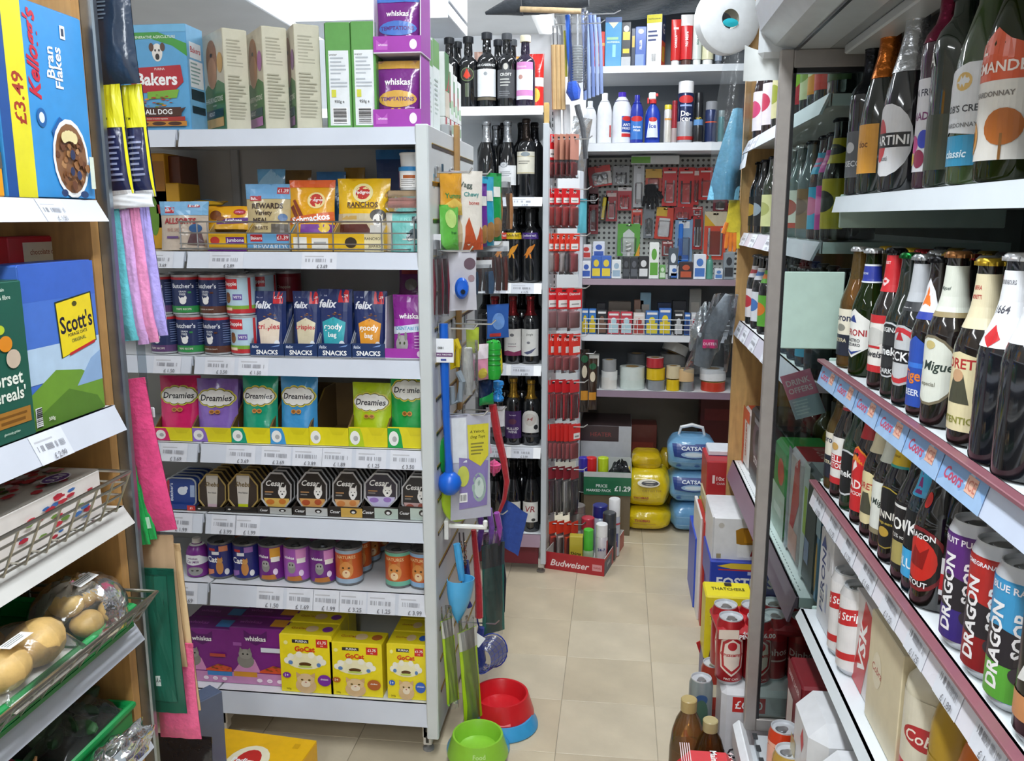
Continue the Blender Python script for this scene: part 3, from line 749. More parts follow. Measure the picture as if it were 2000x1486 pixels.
for k,(x,y,s) in enumerate(((.02,.03,.82),(.025,-.05,.74),(-.05,.0,.7))):
    o = obj('potato',lump(.048*s,.062*s,.042*s,'#d3ae6c',k+3,amp=.04),'veg',e); o.location = (x,y,.048)
b = MB(); b.grid(lambda u,v: (-.07+.14*u,-.085+.17*v,.015+.07*(math.sin(PI*u)**.5)*(math.sin(PI*v)**.4)),12,12,'#fdfdfb'); obj('clear_wrap',b,'clear',e)
b = MB(); b.draw([('r',0,0,1,1,'#f6f6f4')]+lines(.08,.92,.25,.85,3,'#8f9094',5),lambda u,v,o: (.03+.02*(1-v),-.06+.05*u,.0865+o),.05,.02); obj('sticker',b,'paper',e)
# bottom shelf
crate('green plastic crate of wrapped dark greens on the bottom shelf',1.15,1.335,-1.10,-.862,.532,.045)
e = tag(empty('wrapped_greens',(-.93,1.243,.56)),'film-wrapped dark green leaves with a white sticker in the lower crate','vegetables')
b = MB(); b.box(-.06,.06,-.075,.075,0,.012,'#20241f',.004); obj('foam_tray',b,'plastic',e)
for k in range(16):
    a = k*2.4; d = .058*math.sqrt(k/16)
    o = obj('leaf',lump(.03,.015,.009,rnd.choice(['#27482a','#315a34','#1f3c24','#3a6338']),k+70,amp=.2),'veg',e); o.location = (d*math.cos(a)*.8,d*math.sin(a)*1.1,.022+.014*(k % 3)); o.rotation_euler = (k*.3,.2*math.sin(k),a)
b = MB(); b.grid(lambda u,v: (-.065+.13*u,-.08+.16*v,.012+.062*(math.sin(PI*u)**.5)*(math.sin(PI*v)**.4)+.003*math.sin(30*u+9*v)),14,14,'#f2f5f2'); obj('clear_wrap',b,'clear',e)
b = MB(); b.draw([('r',0,0,1,1,'#f6f6f4')]+lines(.08,.92,.25,.85,3,'#8f9094',5),lambda u,v,o: (-.002+.022*(1-v),-.03+.055*u,.077+o),.055,.022); obj('sticker',b,'paper',e)
for k,(x,y) in enumerate(((-.885,1.10),(-.93,1.04),(-.875,1.015),(-.96,1.11))):
    b = lump(.04,.04,.037,'#8a2442',k+40,amp=.05); b.tube([(0,0,.034),(.004,0,.05),(.007,.002,.06)],[.008,.004,.002],'#b98a5a',6)
    o = obj('red_onion',b,'veg'); o.location = (x,y,.57); tag(o,'red onion on the bottom left shelf beside the green crate','onion','red onions')
def crumple(name,label,cat,cx,cy,z,sx,sy,sz,col,seed,mat='clear'):
    r = random.Random(seed); ph = [r.uniform(0,6) for _ in range(6)]
    def f(u,v):
        a = 2*PI*u; t = PI*(.02+.6*v); q = 1+.12*math.sin(5*a+ph[0]+3*t)+.1*math.sin(8*t+ph[1])*math.cos(3*a+ph[2])+.06*math.sin(13*a+ph[3])
        return (sx*q*math.sin(t)*math.cos(a),sy*q*math.sin(t)*math.sin(a),max(0,sz*.32+sz*.68*math.cos(t)*q))
    o = obj(name,MB().grid(f,36,16,col),mat); o.location = (cx,cy,z); return tag(o,label,cat)
crumple('carrier_bag','crumpled clear plastic bag on the bottom left shelf by the greens','bag',-.825,1.19,.532,.032,.12,.05,'#e9eeee',5)

# ---------------------------------------------------------------- hanging strip of cloths beside the steel edge
HYP = 1.425
strip = tag(empty('clip_strip',(-.86,HYP+.02,.45)),'clear plastic clip strip hanging at the end of the cereal shelving','display strip')
part('plastic_strip',MB().box(-.862,-.846,HYP+.02,HYP+.022,.45,1.95,'#d9e0e4'),'clear',strip)
for z in (1.86,1.62,1.42,1.1,.84): part('clip',MB().box(-.865,-.835,HYP+.016,HYP+.02,z-.01,z+.01,'#c9ced2',.002),'plastic',strip)
def hang(name,px0,py0,px1,py1,Y,d,col,front,label,cat,group=None,mat='film',topcol=None,seed=0,tilt=0,rz=0,seal=.04,gus=False,film=False):
    a = un((px0+px1)/2,py1,'y',Y); t = un((px0+px1)/2,py0,'y',Y); l = un(px0,(py0+py1)/2,'y',Y); r_ = un(px1,(py0+py1)/2,'y',Y)
    w = r_.x-l.x; h = t.z-a.z
    sp = pouch(name,round(w/math.cos(rz),4),round(h,4),d,col,tuple(front),topcol,seed,mat,0,gus,seal)
    if film:
        fm = MB(); W2 = w*1.12; 
        for sg in (-1,1): fm.grid(lambda u,v: ((u-.5)*W2,sg*(d/2+.003)*(max(0,4*u*(1-u))**.4)+.002*math.sin(15*u+9*v),-.015+v*(h+.05)),10,10,'#f5f7f9',flip=sg > 0)
        sp = (sp[0],sp[1],sp[2]+[('clear_bag',fm.mesh('bag','clear'),[])])
    return spawn(sp,((l.x+r_.x)/2-h/2*math.sin(tilt),Y,a.z),label,cat,group,rot=(0,tilt,rz))
hang('navy_bag',183,-60,262,165,HYP,.035,'#27364a',[('t','keep dry',.3,.75,.02,'#8796a6')]+lines(.1,.5,.55,.8,7,'#6f8092'),'dark navy packet hanging at the top of the steel edge','packet',seed=3,tilt=R(-2))
for k,(a,c) in enumerate(((203,250),(248,292))):
    hang('cleaning_pad_packet',a,165,c,385,HYP+.012*k,.03,'#23284f',[('r',0,.62,1,1,'#e2dc1e'),('t','TM',.3,.7,.025,'#4a4a12'),('r',0,0,1,.06,'#e8e8ea')]+lines(.1,.85,.12,.55,9,'#8d93b4',k)+[('r',.94,0,1,.62,'#e2dc1e')],['yellow and navy packet hanging nearest the steel edge','yellow and navy packet overlapping the one by the steel edge'][k],'packet','yellow and navy hanging packets',seed=5+k,tilt=R(-3.5))
for k,(a,c,y0_,y1_,col,nm) in enumerate(((218,252,405,665,'#66c2cc','turquoise'),(250,272,408,672,'#cda0d4','lilac pink'),(268,292,405,668,'#e690bc','pink'),(288,310,400,655,'#ac9fe4','lavender'))):
    hang('microfibre_cloth',a,y0_,c,y1_,HYP+.004*k,.022,col,[],'folded %s cloth in the hanging clear pack below the navy packets' % nm,'cloth','folded hanging cloths','cloth',seed=k,tilt=R(-4.5),seal=.01)
o = hang('cloth_pack_header',212,378,300,406,HYP-.004,.01,'#eceef0',[],'white card header of the pastel cloth packs','packaging',mat='card',tilt=R(-3))
hang('pink_cloth',250,738,315,1035,HYP,.03,'#d8407a',[],'bright pink folded cloth hanging below the pastel cloths','cloth',mat='cloth',seed=9,tilt=R(-8))
for k in range(2):
    hang('green_cloth',252+12*k,820,272+14*k,1062-10*k,HYP-.012+.006*k,.012,'#12a24a',[('r',.2,.1,.8,.2,'#bfe6c9')] if k else [],['narrow green cloth edge hanging left of the pink cloth','green cloth with a white tag hanging before the pink cloth'][k],'cloth','green cloths','cloth',seed=12+k,tilt=R(-6))
hang('brown_envelope_pack',285,1045,352,1300,HYP+.01,.02,'#c3a27e',[],'brown paper envelope pack hanging behind the green folder','stationery',mat='paper',seed=2,tilt=R(-2))
hang('manila_pack',345,1062,372,1385,HYP+.03,.018,'#d6b98c',[],'tall tan paper pack to the right of the green folder','stationery',mat='paper',seed=4,tilt=R(-3))
hang('pink_crepe_paper',305,1255,385,1440,HYP+.02,.03,'#e8628f',[],'pink crepe paper pack hanging below the green folder','paper',mat='cloth',seed=6,tilt=R(-1))
hang('green_folder',280,1110,352,1390,HYP-.012,.012,'#1b5c4a',[('r',.05,.08,.82,.96,'#144a3b'),('r',.07,.09,.8,.95,'#1f6350'),('r',.28,.2,.42,.27,'#c9d6cf'),('t','A4',.35,.235,.02,'#555')],'dark green plastic document folder with a small white sticker','folder',mat='plastic',seed=0,tilt=R(-1))
# dark bag of cat litter and a grey box by the foot of the gondola
y = 1.62; a = un(365,1400,'y',y)
sp = pouch('pet_food_sack',.17,.30,.1,'#26262a',(('p',[(.05,.15),(.3,.05),(.4,.3),(.25,.5),(.08,.45)],'#e8e6e0'),('e',.3,.62,.05,.03,'#e9e4cf'),('e',.3,.62,.025,.018,'#1b1b1b'),('e',.28,.3,.05,.03,'#d7cf9a'),('e',.28,.3,.025,.018,'#111'),('r',.6,.55,.9,.75,'#3d6fb5'),('e',.6,.4,.05,.09,'#e8e6e0')),seed=8)
spawn(sp,(un(345,1450,'y',1.66).x,1.66,.0),'black and white patterned sack standing below the pink paper','sack',sc=(1,1,1.0))
it = (('r',.0,.0,.4,1,'#c8cad2'),('t','F',.5,.8,.2,'#f2f2f2'),('e',.6,.45,.2,.1,'#d2b93a'),('e',.5,.25,.15,.1,'#4a79c4'))
spawn(carton('small_toy_box',.05,.10,.34,'#5d6a86',it),(un(385,1350,'y',1.75).x,1.75,.0),'narrow grey and blue box beside the hanging pink paper','box',rz=R(-30))

# ================================================================ PET FOOD
def onP(px0,px1,pyt,z,Y,pyb=None):
    """width, height and centre X of a thing standing at depth Y on a surface z, from where its edges are seen"""
    pm = (px0+px1)/2
    zb = z; 
    ym = pyt if pyb is None else (pyt+pyb)/2
    l = un(px0,ym,'y',Y).x; r = un(px1,ym,'y',Y).x; t = un(pm,pyt,'y',Y).z
    return round(r-l,4),round(t-z,4),(l+r)/2
Z0,Z1,Z2,Z3,Z4,Z5,Z6 = [z+.0005 for z in PET]
def boxP(name,px0,px1,pyt,pyb,z,Y,d,col,front,label,cat,group=None,rz=0,**k):
    w,h,x = onP(px0,px1,pyt,z,Y,pyb)
    return spawn(carton(name,w,d,h,col,tuple(front),**k),(x,Y+d/2,z),label,cat,group,rz)
def pouP(name,px0,px1,pyt,pyb,z,Y,d,col,front,label,cat,group=None,rz=0,tilt=-.1,**k):
    w,h,x = onP(px0,px1,pyt,z,Y,pyb)
    return spawn(pouch(name,w,h,d,col,tuple(front),**k),(x,Y+d/2,z),label,cat,group,rot=(tilt,0,rz))
# --- top shelf
it = [('p',[(0,.86),(.0,.95),(.5,.96),(1,.82),(1,.70),(.8,.8),(.5,.87)],'#3f9a3a'),('r',0,.93,1,1,'#6fb6e0'),('t','REGENERATIVE AGRICULTURE',.52,.885,.028,'#e6f4e0',{'w': .66}),
      ('e',.58,.74,.075,.085,'#e9e5df'),('e',.5,.79,.035,.04,'#5d4030'),('e',.66,.79,.035,.04,'#5d4030'),('e',.58,.70,.03,.03,'#2c2624'),('e',.555,.76,.012,.012,'#222'),('e',.61,.76,.012,.012,'#222'),
      ('p',[(.1,.50),(.3,.60),(.9,.62),(.93,.46),(.8,.38),(.3,.36)],'#b5222f'),('t','PURINA',.6,.585,.022,'#f4e4e4',{'w': .25}),('t','Bakers',.55,.49,.12,'#fff',{'w': .68,'b': .03}),
      ('p',[(.4,.37),(.86,.39),(.82,.31),(.4,.3)],'#7eb53a')]
it += flakes(.52,.27,.32,.08,26,['#8a4a20','#6e8f2e','#b2402a','#d58a2f','#5d3a22'],5,.03)
it += [('p',[(0,.15),(.86,.15),(.95,.22),(.86,.205),(0,.215)],'#4a2a1c'),('r',0,.135,.88,.22,'#4a2a1c'),('t','SMALL DOG',.5,.178,.05,'#fff',{'w': .5,'b': .02}),('r',0,.09,.93,.13,'#a8322a'),('t','with chicken & country vegetables',.5,.11,.018,'#f6dcd0',{'w': .7}),('r',0,.04,.95,.088,'#c5852f'),('e',.3,.065,.1,.018,'#4a2a1c'),('e',.55,.065,.1,.018,'#4a2a1c'),('e',.78,.065,.1,.018,'#4a2a1c')]
sd = [('r',0,.0,1,1,'#7ab4dc'),('r',.15,.7,.85,.85,'#dfe8ef'),('t','Bakers',.5,.78,.06,'#b5222f',{'w': .6}),('r',.1,.42,.9,.68,'#e4ebf0')]+lines(.15,.85,.44,.66,6,'#8aa')+[('r',.1,.3,.9,.4,'#27333f'),('r',.1,.17,.9,.24,'#27333f')]
boxP('dog_food_box',232,368,48,250,Z0,GY+.022,.085,'#5da7d8',it,'large blue dry dog food box at the left of the top shelf','dog food',right=tuple(sd),topcol='#4e93c4')
def harr(sub,c2):
    lf = [('r',0,.42,1,1,'#d4cbb6'),('r',0,0,1,.42,'#4e7d4a'),('p',[(0,.42),(.2,.5),(.45,.44),(.7,.52),(1,.46),(1,.38),(0,.36)],'#4e7d4a'),
          ('e',.45,.83,.2,.1,'#b07a52'),('e',.3,.72,.1,.16,'#9c6842'),('e',.6,.72,.1,.16,'#9c6842'),('e',.45,.6,.22,.16,'#b98660'),('e',.45,.78,.05,.02,'#2c1d16'),
          ('e',.84,.68,.13,.1,c2),('t','HARRINGTONS',.5,.33,.055,'#eef0e0',{'w': .9}),('t','complete',.5,.27,.03,'#dfe6d0',{'w': .5}),('r',.1,.15,.9,.23,'#274a52'),('t','ADULT',.35,.19,.04,'#fff'),('r',.1,.05,.9,.14,c2)]
    fr = [('r',.03,.02,.97,.97,'#cbc7b2')]+lines(.14,.8,.62,.9,9,'#a9a591',2)+lines(.14,.85,.1,.55,14,'#aaa692',5)
    return tuple(fr),tuple(lf)
for k,(pe,pr,pt,ang,c2,lb) in enumerate(((441,490,53,44,'#d9a85c','yellow flash, nearest the blue box'),(517,571,49,38,'#b573b0','mauve flash, in the middle of three'),(579,633,45,31,'#8b5f93','mostly end-on, beside the green boxes'))):
    fr,lf = harr('',c2); w,h,x = onP(pe,pr,pt,Z0,GY+.03,250); a = R(ang)
    bw = .062; bd = .155
    p = un(pe,200,'y',GY+.03)
    # local corner (-w/2,-d/2) must land on p
    ox = p.x-(math.cos(a)*(-bw/2)-math.sin(a)*(-bd/2)); oy = GY+.03-(math.sin(a)*(-bw/2)+math.cos(a)*(-bd/2))
    spawn(carton('dog_food_box',bw,bd,h,'#cbc7b2',fr,left=lf,topcol='#c4c0aa'),(ox,oy,Z0),'beige and green dry dog food box turned sideways, %s' % lb,'dog food','beige dog food boxes',a)
fr = [('r',.04,0,.96,1,'#5f9e4f'),('r',.12,.03,.9,.74,'#e7ecf0'),('t','water',.3,.70,.02,'#777'),]+lines(.18,.84,.5,.68,5,'#b5bcc4',1)+lines(.18,.84,.38,.48,3,'#b5bcc4',2)+[('r',.2,.3,.38,.37,'#d8d84a'),('t','950g e',.5,.255,.035,'#555',{'w': .6})]+barcode(.22,.05,.8,.2,12,3,True)
boxP('cat_biscuit_box',633,682,44,250,Z0,GY+.03,.15,'#5f9e4f',fr,'green and white 950g box beside the beige dog food','pet food','green 950g boxes',rz=R(4),left=(('r',0,0,1,1,'#3c6a34'),),topcol='#6fae5e')
boxP('cat_biscuit_box',683,730,42,250,Z0,GY+.03,.15,'#5a9a48',fr,'green and white 950g box beside the purple treat tray','pet food','green 950g boxes',rz=R(4),left=(('r',0,0,1,1,'#3c6a34'),),topcol='#6fae5e')
def treat(c):
    return [('r',0,.88,1,1,c),('t','whiskas',.5,.68,.1,'#fff',{'w': .62,'b': .02}),('e',.5,.42,.46,.13,c),('t','TEMPTATIONS',.5,.42,.075,'#5a2a78',{'w': .8,'b': .03}),('e',.4,.2,.07,.08,'#d8a84e'),('e',.56,.2,.07,.08,'#d8a84e')]+lines(.72,.95,.1,.3,4,'#c79ad0')
fp = (('p',[(.06,.2),(.06,.8),(.16,.55),(.22,.55),(.3,.8),(.3,.2)],'#c05fc4'),('t','whiskas',.2,.5,.22,'#f6e4f8',{'w': .2}),('e',.84,.5,.08,.3,'#f3e6f6'))
zt = Z0
for k in range(2):
    pt,pb,pf,c = ((112,245,213,'#d9a94a'),(0,104,70,'#4a78c8'))[k]
    w,hf,x = onP(729,822,pf,zt,GY+.025,pb)
    hb = un(775,pt,'y',GY+.025).z-zt
    spawn(tray('treat_display_tray',w,.11,hf,max(hb*.98,.17) if k == 0 else .165,'#a63fae',fp,.12,incol='#d9d2de'),(x,GY+.025+.055,zt),['purple cardboard tray of cat treats on the top shelf by the end panel','purple treat tray stacked on top of the other purple tray'][k],'display tray','purple treat trays')
    pouP('cat_treat_pouch',731,816,[115,-14][k],[235,95][k],zt+.003,GY+.035,.05,'#7a2c86',treat(c),['purple cat treat pouch with yellow splash in the lower tray','purple cat treat pouch with blue splash in the upper tray'][k],'cat treats','purple cat treat pouches',tilt=-.03,seed=4+k)
    spawn(pouch('cat_treat_pouch',.11,.15,.04,'#7a2c86',(),seed=9),(x,GY+.105,zt+.003),'purple cat treat pouch queued behind in the %s purple tray' % ['lower','upper'][k],'cat treats',rot=(-.03,0,0))
    zt += max(hb*.98,.17)+.001 if k == 0 else 0

# --- second shelf: dog treats behind a wire fence
Yf = GY+.07
fence = tag(empty('wire_shelf_fence',(-.8,GY+.012,Z1)),'chrome wire fence along the front of the dog treat shelf','shelf fence')
xa = un(350,460,'y',GY+.012).x; xb = un(810,460,'y',GY+.012).x; zt = un(600,433,'y',GY+.012).z
for q,zz in enumerate((zt,zt-.028,zt-.055,Z1+.006)):
    b = MB(); b.tube([(xa,GY+.20,zz),(xa,GY+.012,zz),(xb-.02*(q % 2),GY+.012,zz),(xb,GY+.10,zz)],.0022 if q in (0,3) else .0017,'#c4c6c8',6); part('rail',b,'metal',fence)
for px in (352,385,405,565,582,650,745,765,809):
    x = un(px,460,'y',GY+.012).x; b = MB(); b.tube([(x,GY+.0135,zt),(x,GY+.0135,Z1+.003)],.0018,'#c4c6c8',6); part('stay',b,'metal',fence)
def disp(px0,px1,col,items,label):
    w,h,x = onP(px0,px1,456,Z1,GY+.022,490)
    spawn(tray('treat_display_tray',w,.16,h,h*1.6,col,tuple(items),.3,incol='#b79a62'),(x,GY+.022+.08,Z1),label,'display tray')
disp(405,481,'#e8b51c',[('r',0,0,1,.2,'#6a2c86'),('e',.2,.6,.12,.22,'#c8392c'),('r',.48,.4,.95,.8,'#6a2c86'),('t','Jumbone',.72,.6,.3,'#fff',{'w': .44})],'yellow and purple display tray under the chew bone bag')
disp(483,566,'#6aa7d4',[('r',.08,.55,.36,.95,'#c12c34'),('t','Bakers',.22,.75,.25,'#fff',{'w': .26}),('r',.7,.6,.98,.95,'#c12c34'),('t','£1.39',.84,.78,.26,'#fff',{'w': .26}),('t','REWARDS',.55,.25,.36,'#dcecf8',{'w': .8,'b': .02})],'pale blue display tray under the biscuit bag')
disp(569,649,'#eab018',[('r',.05,.1,.38,.8,'#f1efe8'),('r',.5,.1,.9,.75,'#f1efe8'),('r',.55,.45,.85,.55,'#aaa')],'yellow display tray with two white labels under the strip treat bag')
disp(651,749,'#f0c21e',[('e',.35,.5,.12,.3,'#3a3024'),('r',.62,0,1,1,'#efe2b4'),('t','RANCHOS',.8,.72,.2,'#2c2620',{'w': .34}),('t','JERKIES',.82,.3,.2,'#2c2620',{'w': .34})],'yellow display tray with cream end under the steak treat bag')
zb = Z1+.052
pouP('dog_treat_bag',303,400,393,492,Z1,GY+.03,.05,'#c9b9a8',[('r',0,.72,1,1,'#7db4dc'),('r',.12,.76,.32,.88,'#c0303a'),('t','Bakers',.22,.82,.06,'#fff',{'w': .18}),('t','£1.39',.72,.92,.09,'#f2dede',{'w': .2}),('r',.6,.88,.84,.97,'#c0303a'),('t','£1.39',.72,.92,.06,'#fff',{'w': .2}),('t','ALLSORTS',.45,.6,.12,'#a8262e',{'w': .68,'b': .03}),('t','BIG SIZE',.35,.42,.07,'#b98a7a',{'w': .4}),('r',.18,.24,.44,.29,'#6a4a86'),('e',.78,.45,.13,.09,'#2f5f94'),('p',[(.62,.12),(.95,.1),(.9,.34),(.7,.38)],'#5b3d44')],'beige and blue assorted dog biscuit bag leaning at the left','dog treats',tilt=-.05,seed=11,topcol='#7db4dc',gusset=True)
pouP('dog_treat_bag',393,484,402,452,zb,GY+.06,.045,'#e2a41a',[('r',0,.0,1,.22,'#d8a420'),('p',[(.3,.2),(1,.28),(1,.52),(.3,.42)],'#5a2a80'),('t','Jumbone',.66,.36,.2,'#fff',{'w': .6,'b': .03,'sh': .2}),('e',.78,.74,.13,.12,'#b3302c'),('t','pedigree',.78,.74,.09,'#fbe',{'w': .22}),('e',.25,.6,.14,.2,'#7a4420'),('e',.38,.45,.1,.1,'#8c5428')],'yellow and purple chew bone bag sitting in its tray','dog treats',tilt=-.1,seed=12)
pouP('dog_treat_bag',472,562,358,455,zb-.012,GY+.06,.045,'#c4b183',[('r',0,.7,1,1,'#74addb'),('r',.1,.66,.36,.76,'#b72a34'),('t','Bakers',.23,.71,.06,'#fff',{'w': .22}),('r',.7,.8,.96,.93,'#c0303a'),('t','£1.39',.83,.865,.07,'#fff',{'w': .24}),('t','REWARDS',.5,.56,.11,'#3a2418',{'w': .78,'b': .03}),('t','Variety',.42,.41,.12,'#3a2418',{'w': .56,'b': .02}),('t','MEAL',.36,.27,.1,'#3a2418',{'w': .4,'b': .02}),('e',.84,.33,.1,.075,'#2f5f94'),('t','TREATS',.36,.12,.08,'#5a4030',{'w': .34}),('r',.6,.02,.96,.2,'#5b5248')],'blue and tan variety biscuit bag standing in the pale blue tray','dog treats',tilt=-.12,seed=13,topcol='#74addb',rz=R(4))
pouP('dog_treat_bag',557,648,350,455,zb-.012,GY+.06,.045,'#e9a81e',[('r',0,.86,1,1,'#e2622a'),('e',.62,.62,.2,.15,'#f2dc9a'),('e',.62,.62,.15,.12,'#c8352c'),('t','Pedigree',.62,.62,.08,'#fff',{'w': .3}),('p',[(.08,.62),(.14,.64),(.34,.34),(.26,.3)],'#8a3a1e'),('p',[(.02,.5),(.1,.54),(.24,.3),(.16,.28)],'#7a3018'),('p',[(.0,.18),(.0,.3),(1,.42),(1,.26)],'#d9632a'),('t','Schmackos',.5,.29,.14,'#fff',{'w': .84,'b': .03,'an': .12}),('r',.3,0,1,.18,'#7a3f9a'),('e',.8,.12,.12,.09,'#e9c21e')],'orange and yellow strip treat bag with a red round badge','dog treats',tilt=-.12,seed=14,topcol='#e2622a')
pouP('dog_treat_bag',652,757,347,455,zb-.012,GY+.06,.05,'#f0c01c',[('e',.5,.74,.2,.17,'#f4e6a4'),('e',.5,.74,.14,.12,'#c8352c'),('t','Pedigree',.5,.74,.08,'#fff',{'w': .3}),('t','RANCHOS',.5,.53,.1,'#5a3a1c',{'w': .6,'b': .03}),('r',.22,.465,.76,.475,'#5a3a1c'),('r',0,0,1,.37,'#cdbf9c'),('r',.1,.26,.4,.33,'#c9a45a'),('e',.8,.34,.15,.11,'#44403c'),('e',.8,.25,.09,.12,'#e6e2dc'),('e',.8,.21,.03,.03,'#222'),('p',[(.05,.02),(.05,.18),(.6,.18),(.7,.02)],'#5a2a22'),('r',.66,.0,.96,.16,'#c9c6c0')],'yellow steak treat bag with a grey and white dog','dog treats',tilt=-.1,seed=15)
pouP('pet_bedding_bag',748,822,415,488,Z1,GY+.03,.06,'#d9d6ce',[('r',.18,0,1,.98,'#74c2bc'),('t','JUST',.55,.8,.14,'#9fdcd6',{'w': .4}),('r',.72,.72,.96,.9,'#3b4a50'),('e',.8,.45,.14,.14,'#3f5660'),('e',.7,.36,.1,.1,'#35424a'),('r',.5,.3,1,.33,'#e4e0d6')],'teal and white pet treat bag at the right end of the shelf','pet food',tilt=-.02,seed=16,gusset=True)
for k,(p0,p1,c,nm) in enumerate(((390,413,'#b98078','pinkish seed block pack lying on the teal bag'),(371,391,'#b59a78','tan seed block pack on top of the pink one'))):
    w,_,x = onP(751,822,p0,Z1,GY+.04,p1); z0_ = un(785,p1,'y',GY+.04).z; z1_ = un(785,p0,'y',GY+.04).z
    b = MB(); b.box(-w/2,w/2,-.05,.05,0,z1_-z0_-.001,c,.008); fm = MB(); fm.box(-w/2-.002,w/2+.002,-.053,.053,0,z1_-z0_,'#f2f2f0',.009)
    spawn(('seed_block_pack',b.mesh('b','veg'),[('clear_wrap',fm.mesh('f','clear'),[])]),(x,GY+.095,z0_),nm,'pet food','seed blocks')
def tub(px0,px1,p0,p1,body,lid,label,prt=()):
    w,_,x = onP(px0,px1,p0,Z1,GY+.05,p1); z0_ = un((px0+px1)/2,p1,'y',GY+.05).z; h = un((px0+px1)/2,p0,'y',GY+.05).z-z0_; r = w/2
    b = MB(); b.lathe([(r*.86,0),(r*.9,.002),(r*.95,h*.84)],24,body)
    l = MB(); l.lathe([(r*.99,h*.82),(r,h*.84),(r,h*.97),(r*.94,h),(0,h)],24,lid)
    ks = [('lid',l.mesh('lid','plastic'),[])]
    if prt: ks.append(('label',wrap(list(prt),lambda z: r*.935,h*.08,h*.7,2.6),[]))
    spawn(('treat_tub',b.mesh('tub','plastic'),ks),(x,GY+.05+r,z0_),label,'pet food','small tubs')
tub(773,823,325,371,'#e9eef2','#2f86c4','small white tub with blue lid on the tan seed block',[('r',.1,.05,.9,.95,'#f4f4f4'),('r',.3,.6,.7,.8,'#b8602a')]+lines(.2,.8,.1,.55,4,'#999')+[('r',.0,.0,.08,1,'#8a3a8a')])
tub(775,821,297,325,'#e8ebee','#f1f3f5','plain white tub stacked on the blue-lidded tub')
# things at the back of this shelf
boxP('dog_chew_box',285,322,300,358,Z1+.055,2.25,.12,'#dfa01c',[('r',.3,.5,.95,.9,'#b97a12'),('r',.4,.2,.9,.32,'#b3302c')],'yellow dog chew box stacked at the left of the treat shelf','dog treats','yellow chew boxes')
boxP('dog_chew_box',285,350,358,400,Z1,2.25,.12,'#e0a81e',[('r',.5,.3,.9,.7,'#c98b14'),('e',.2,.5,.15,.3,'#6a9a2e')],'yellow dog chew box under the other at the left of the treat shelf','dog treats','yellow chew boxes')
boxP('dog_chew_box',322,352,305,355,Z1+.055,2.27,.1,'#6a3418',[],'dark brown box beside the stacked yellow chew boxes','dog treats')
for k in range(4):
    w,_,x = onP(345,412,350,Z1,2.2,380)
    spawn(pouch('treat_stick_packet',.10,.055,.02,['#3b8fd2','#e0b41e','#4a9ad8','#d9a820'][k],(('r',.2,.3,.8,.7,'#e0a81e' if k % 2 == 0 else '#3b8fd2'),),seed=30+k,gusset=False),(x+.004*k,2.26-.012*k,Z1+.075+.014*k),['blue and yellow flat treat packet, lowest of the pile','yellow flat treat packet in the pile behind the biscuit bag','blue flat treat packet in the pile','yellow flat treat packet at the top of the pile'][k],'dog treats','flat treat packets',rot=(R(-80),0,R(6*k-8)))
spawn(carton('treat_packet_box',.11,.08,.075,'#8c6a2a',()),(un(378,385,'y',2.25).x,2.26,Z1),'brown box carrying the flat treat packets','box')
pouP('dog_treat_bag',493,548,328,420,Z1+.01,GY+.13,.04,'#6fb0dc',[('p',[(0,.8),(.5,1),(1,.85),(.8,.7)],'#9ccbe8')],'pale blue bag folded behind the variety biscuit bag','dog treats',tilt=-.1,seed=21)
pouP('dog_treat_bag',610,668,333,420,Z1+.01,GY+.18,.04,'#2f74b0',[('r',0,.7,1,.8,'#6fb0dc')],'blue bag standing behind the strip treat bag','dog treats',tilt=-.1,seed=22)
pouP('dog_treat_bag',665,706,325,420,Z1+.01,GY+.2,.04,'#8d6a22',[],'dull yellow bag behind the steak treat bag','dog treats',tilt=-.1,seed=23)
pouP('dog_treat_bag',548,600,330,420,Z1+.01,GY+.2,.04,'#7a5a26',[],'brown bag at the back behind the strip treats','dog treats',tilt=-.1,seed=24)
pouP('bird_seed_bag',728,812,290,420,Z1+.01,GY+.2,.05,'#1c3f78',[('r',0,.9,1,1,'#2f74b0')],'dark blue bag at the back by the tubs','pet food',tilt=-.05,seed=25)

# --- third shelf: tins and pouches
def butch(c2,k):
    return [('r',0,0,1,1,'#24335f'),('r',0,.93,1,1,'#c22f36'),('t',"Butcher's",.42,.76,.18,'#eef2fa',{'w': .44,'b': .02}),('t','GRAIN',.42,.6,.06,'#e8eef4',{'w': .14}),('t','FREE',.42,.52,.06,'#e8eef4',{'w': .12}),
            ('e',.42,.34,.065,.1,'#f2f2f0'),('e',.47,.42,.025,.06,'#f2f2f0'),('p',[(.355,.36),(.34,.48),(.39,.4)],'#f2f2f0'),('r',0,0,1,.19,c2),('t','CHICKEN IN GRAVY' if k else 'TRIPE RECIPE',.42,.1,.06,'#e8e4da',{'w': .3}),('r',.52,.55,.58,.6,c2)]+lines(.68,.95,.25,.85,9,'#6f7fa8',3)
def chap():
    return [('r',0,0,1,1,'#b9d6e6'),('r',0,0,.04,1,'#c22f36'),('r',.1,.68,.52,.97,'#cf2a33'),('t','Chappie',.34,.82,.15,'#fff',{'w': .34,'b': .02}),('e',.3,.42,.07,.14,'#8a5a2e'),('e',.3,.52,.06,.07,'#7a4a24'),('r',.42,.38,.6,.54,'#6a5aa8'),('t','VETS',.51,.46,.08,'#fff',{'w': .15}),('r',0,.12,1,.22,'#7fae3e'),('r',0,0,1,.12,'#c22f36'),('r',.2,.08,.4,.16,'#f0dcb8'),('r',.72,0,.78,1,'#c22f36')]
cans = [(308,'#5f3f6e',0,'purple-banded'),(360,'#2f8f4a',0,'green-banded'),(413,'#5a3428',1,'brown-banded'),(466,None,0,'red and pale blue')]
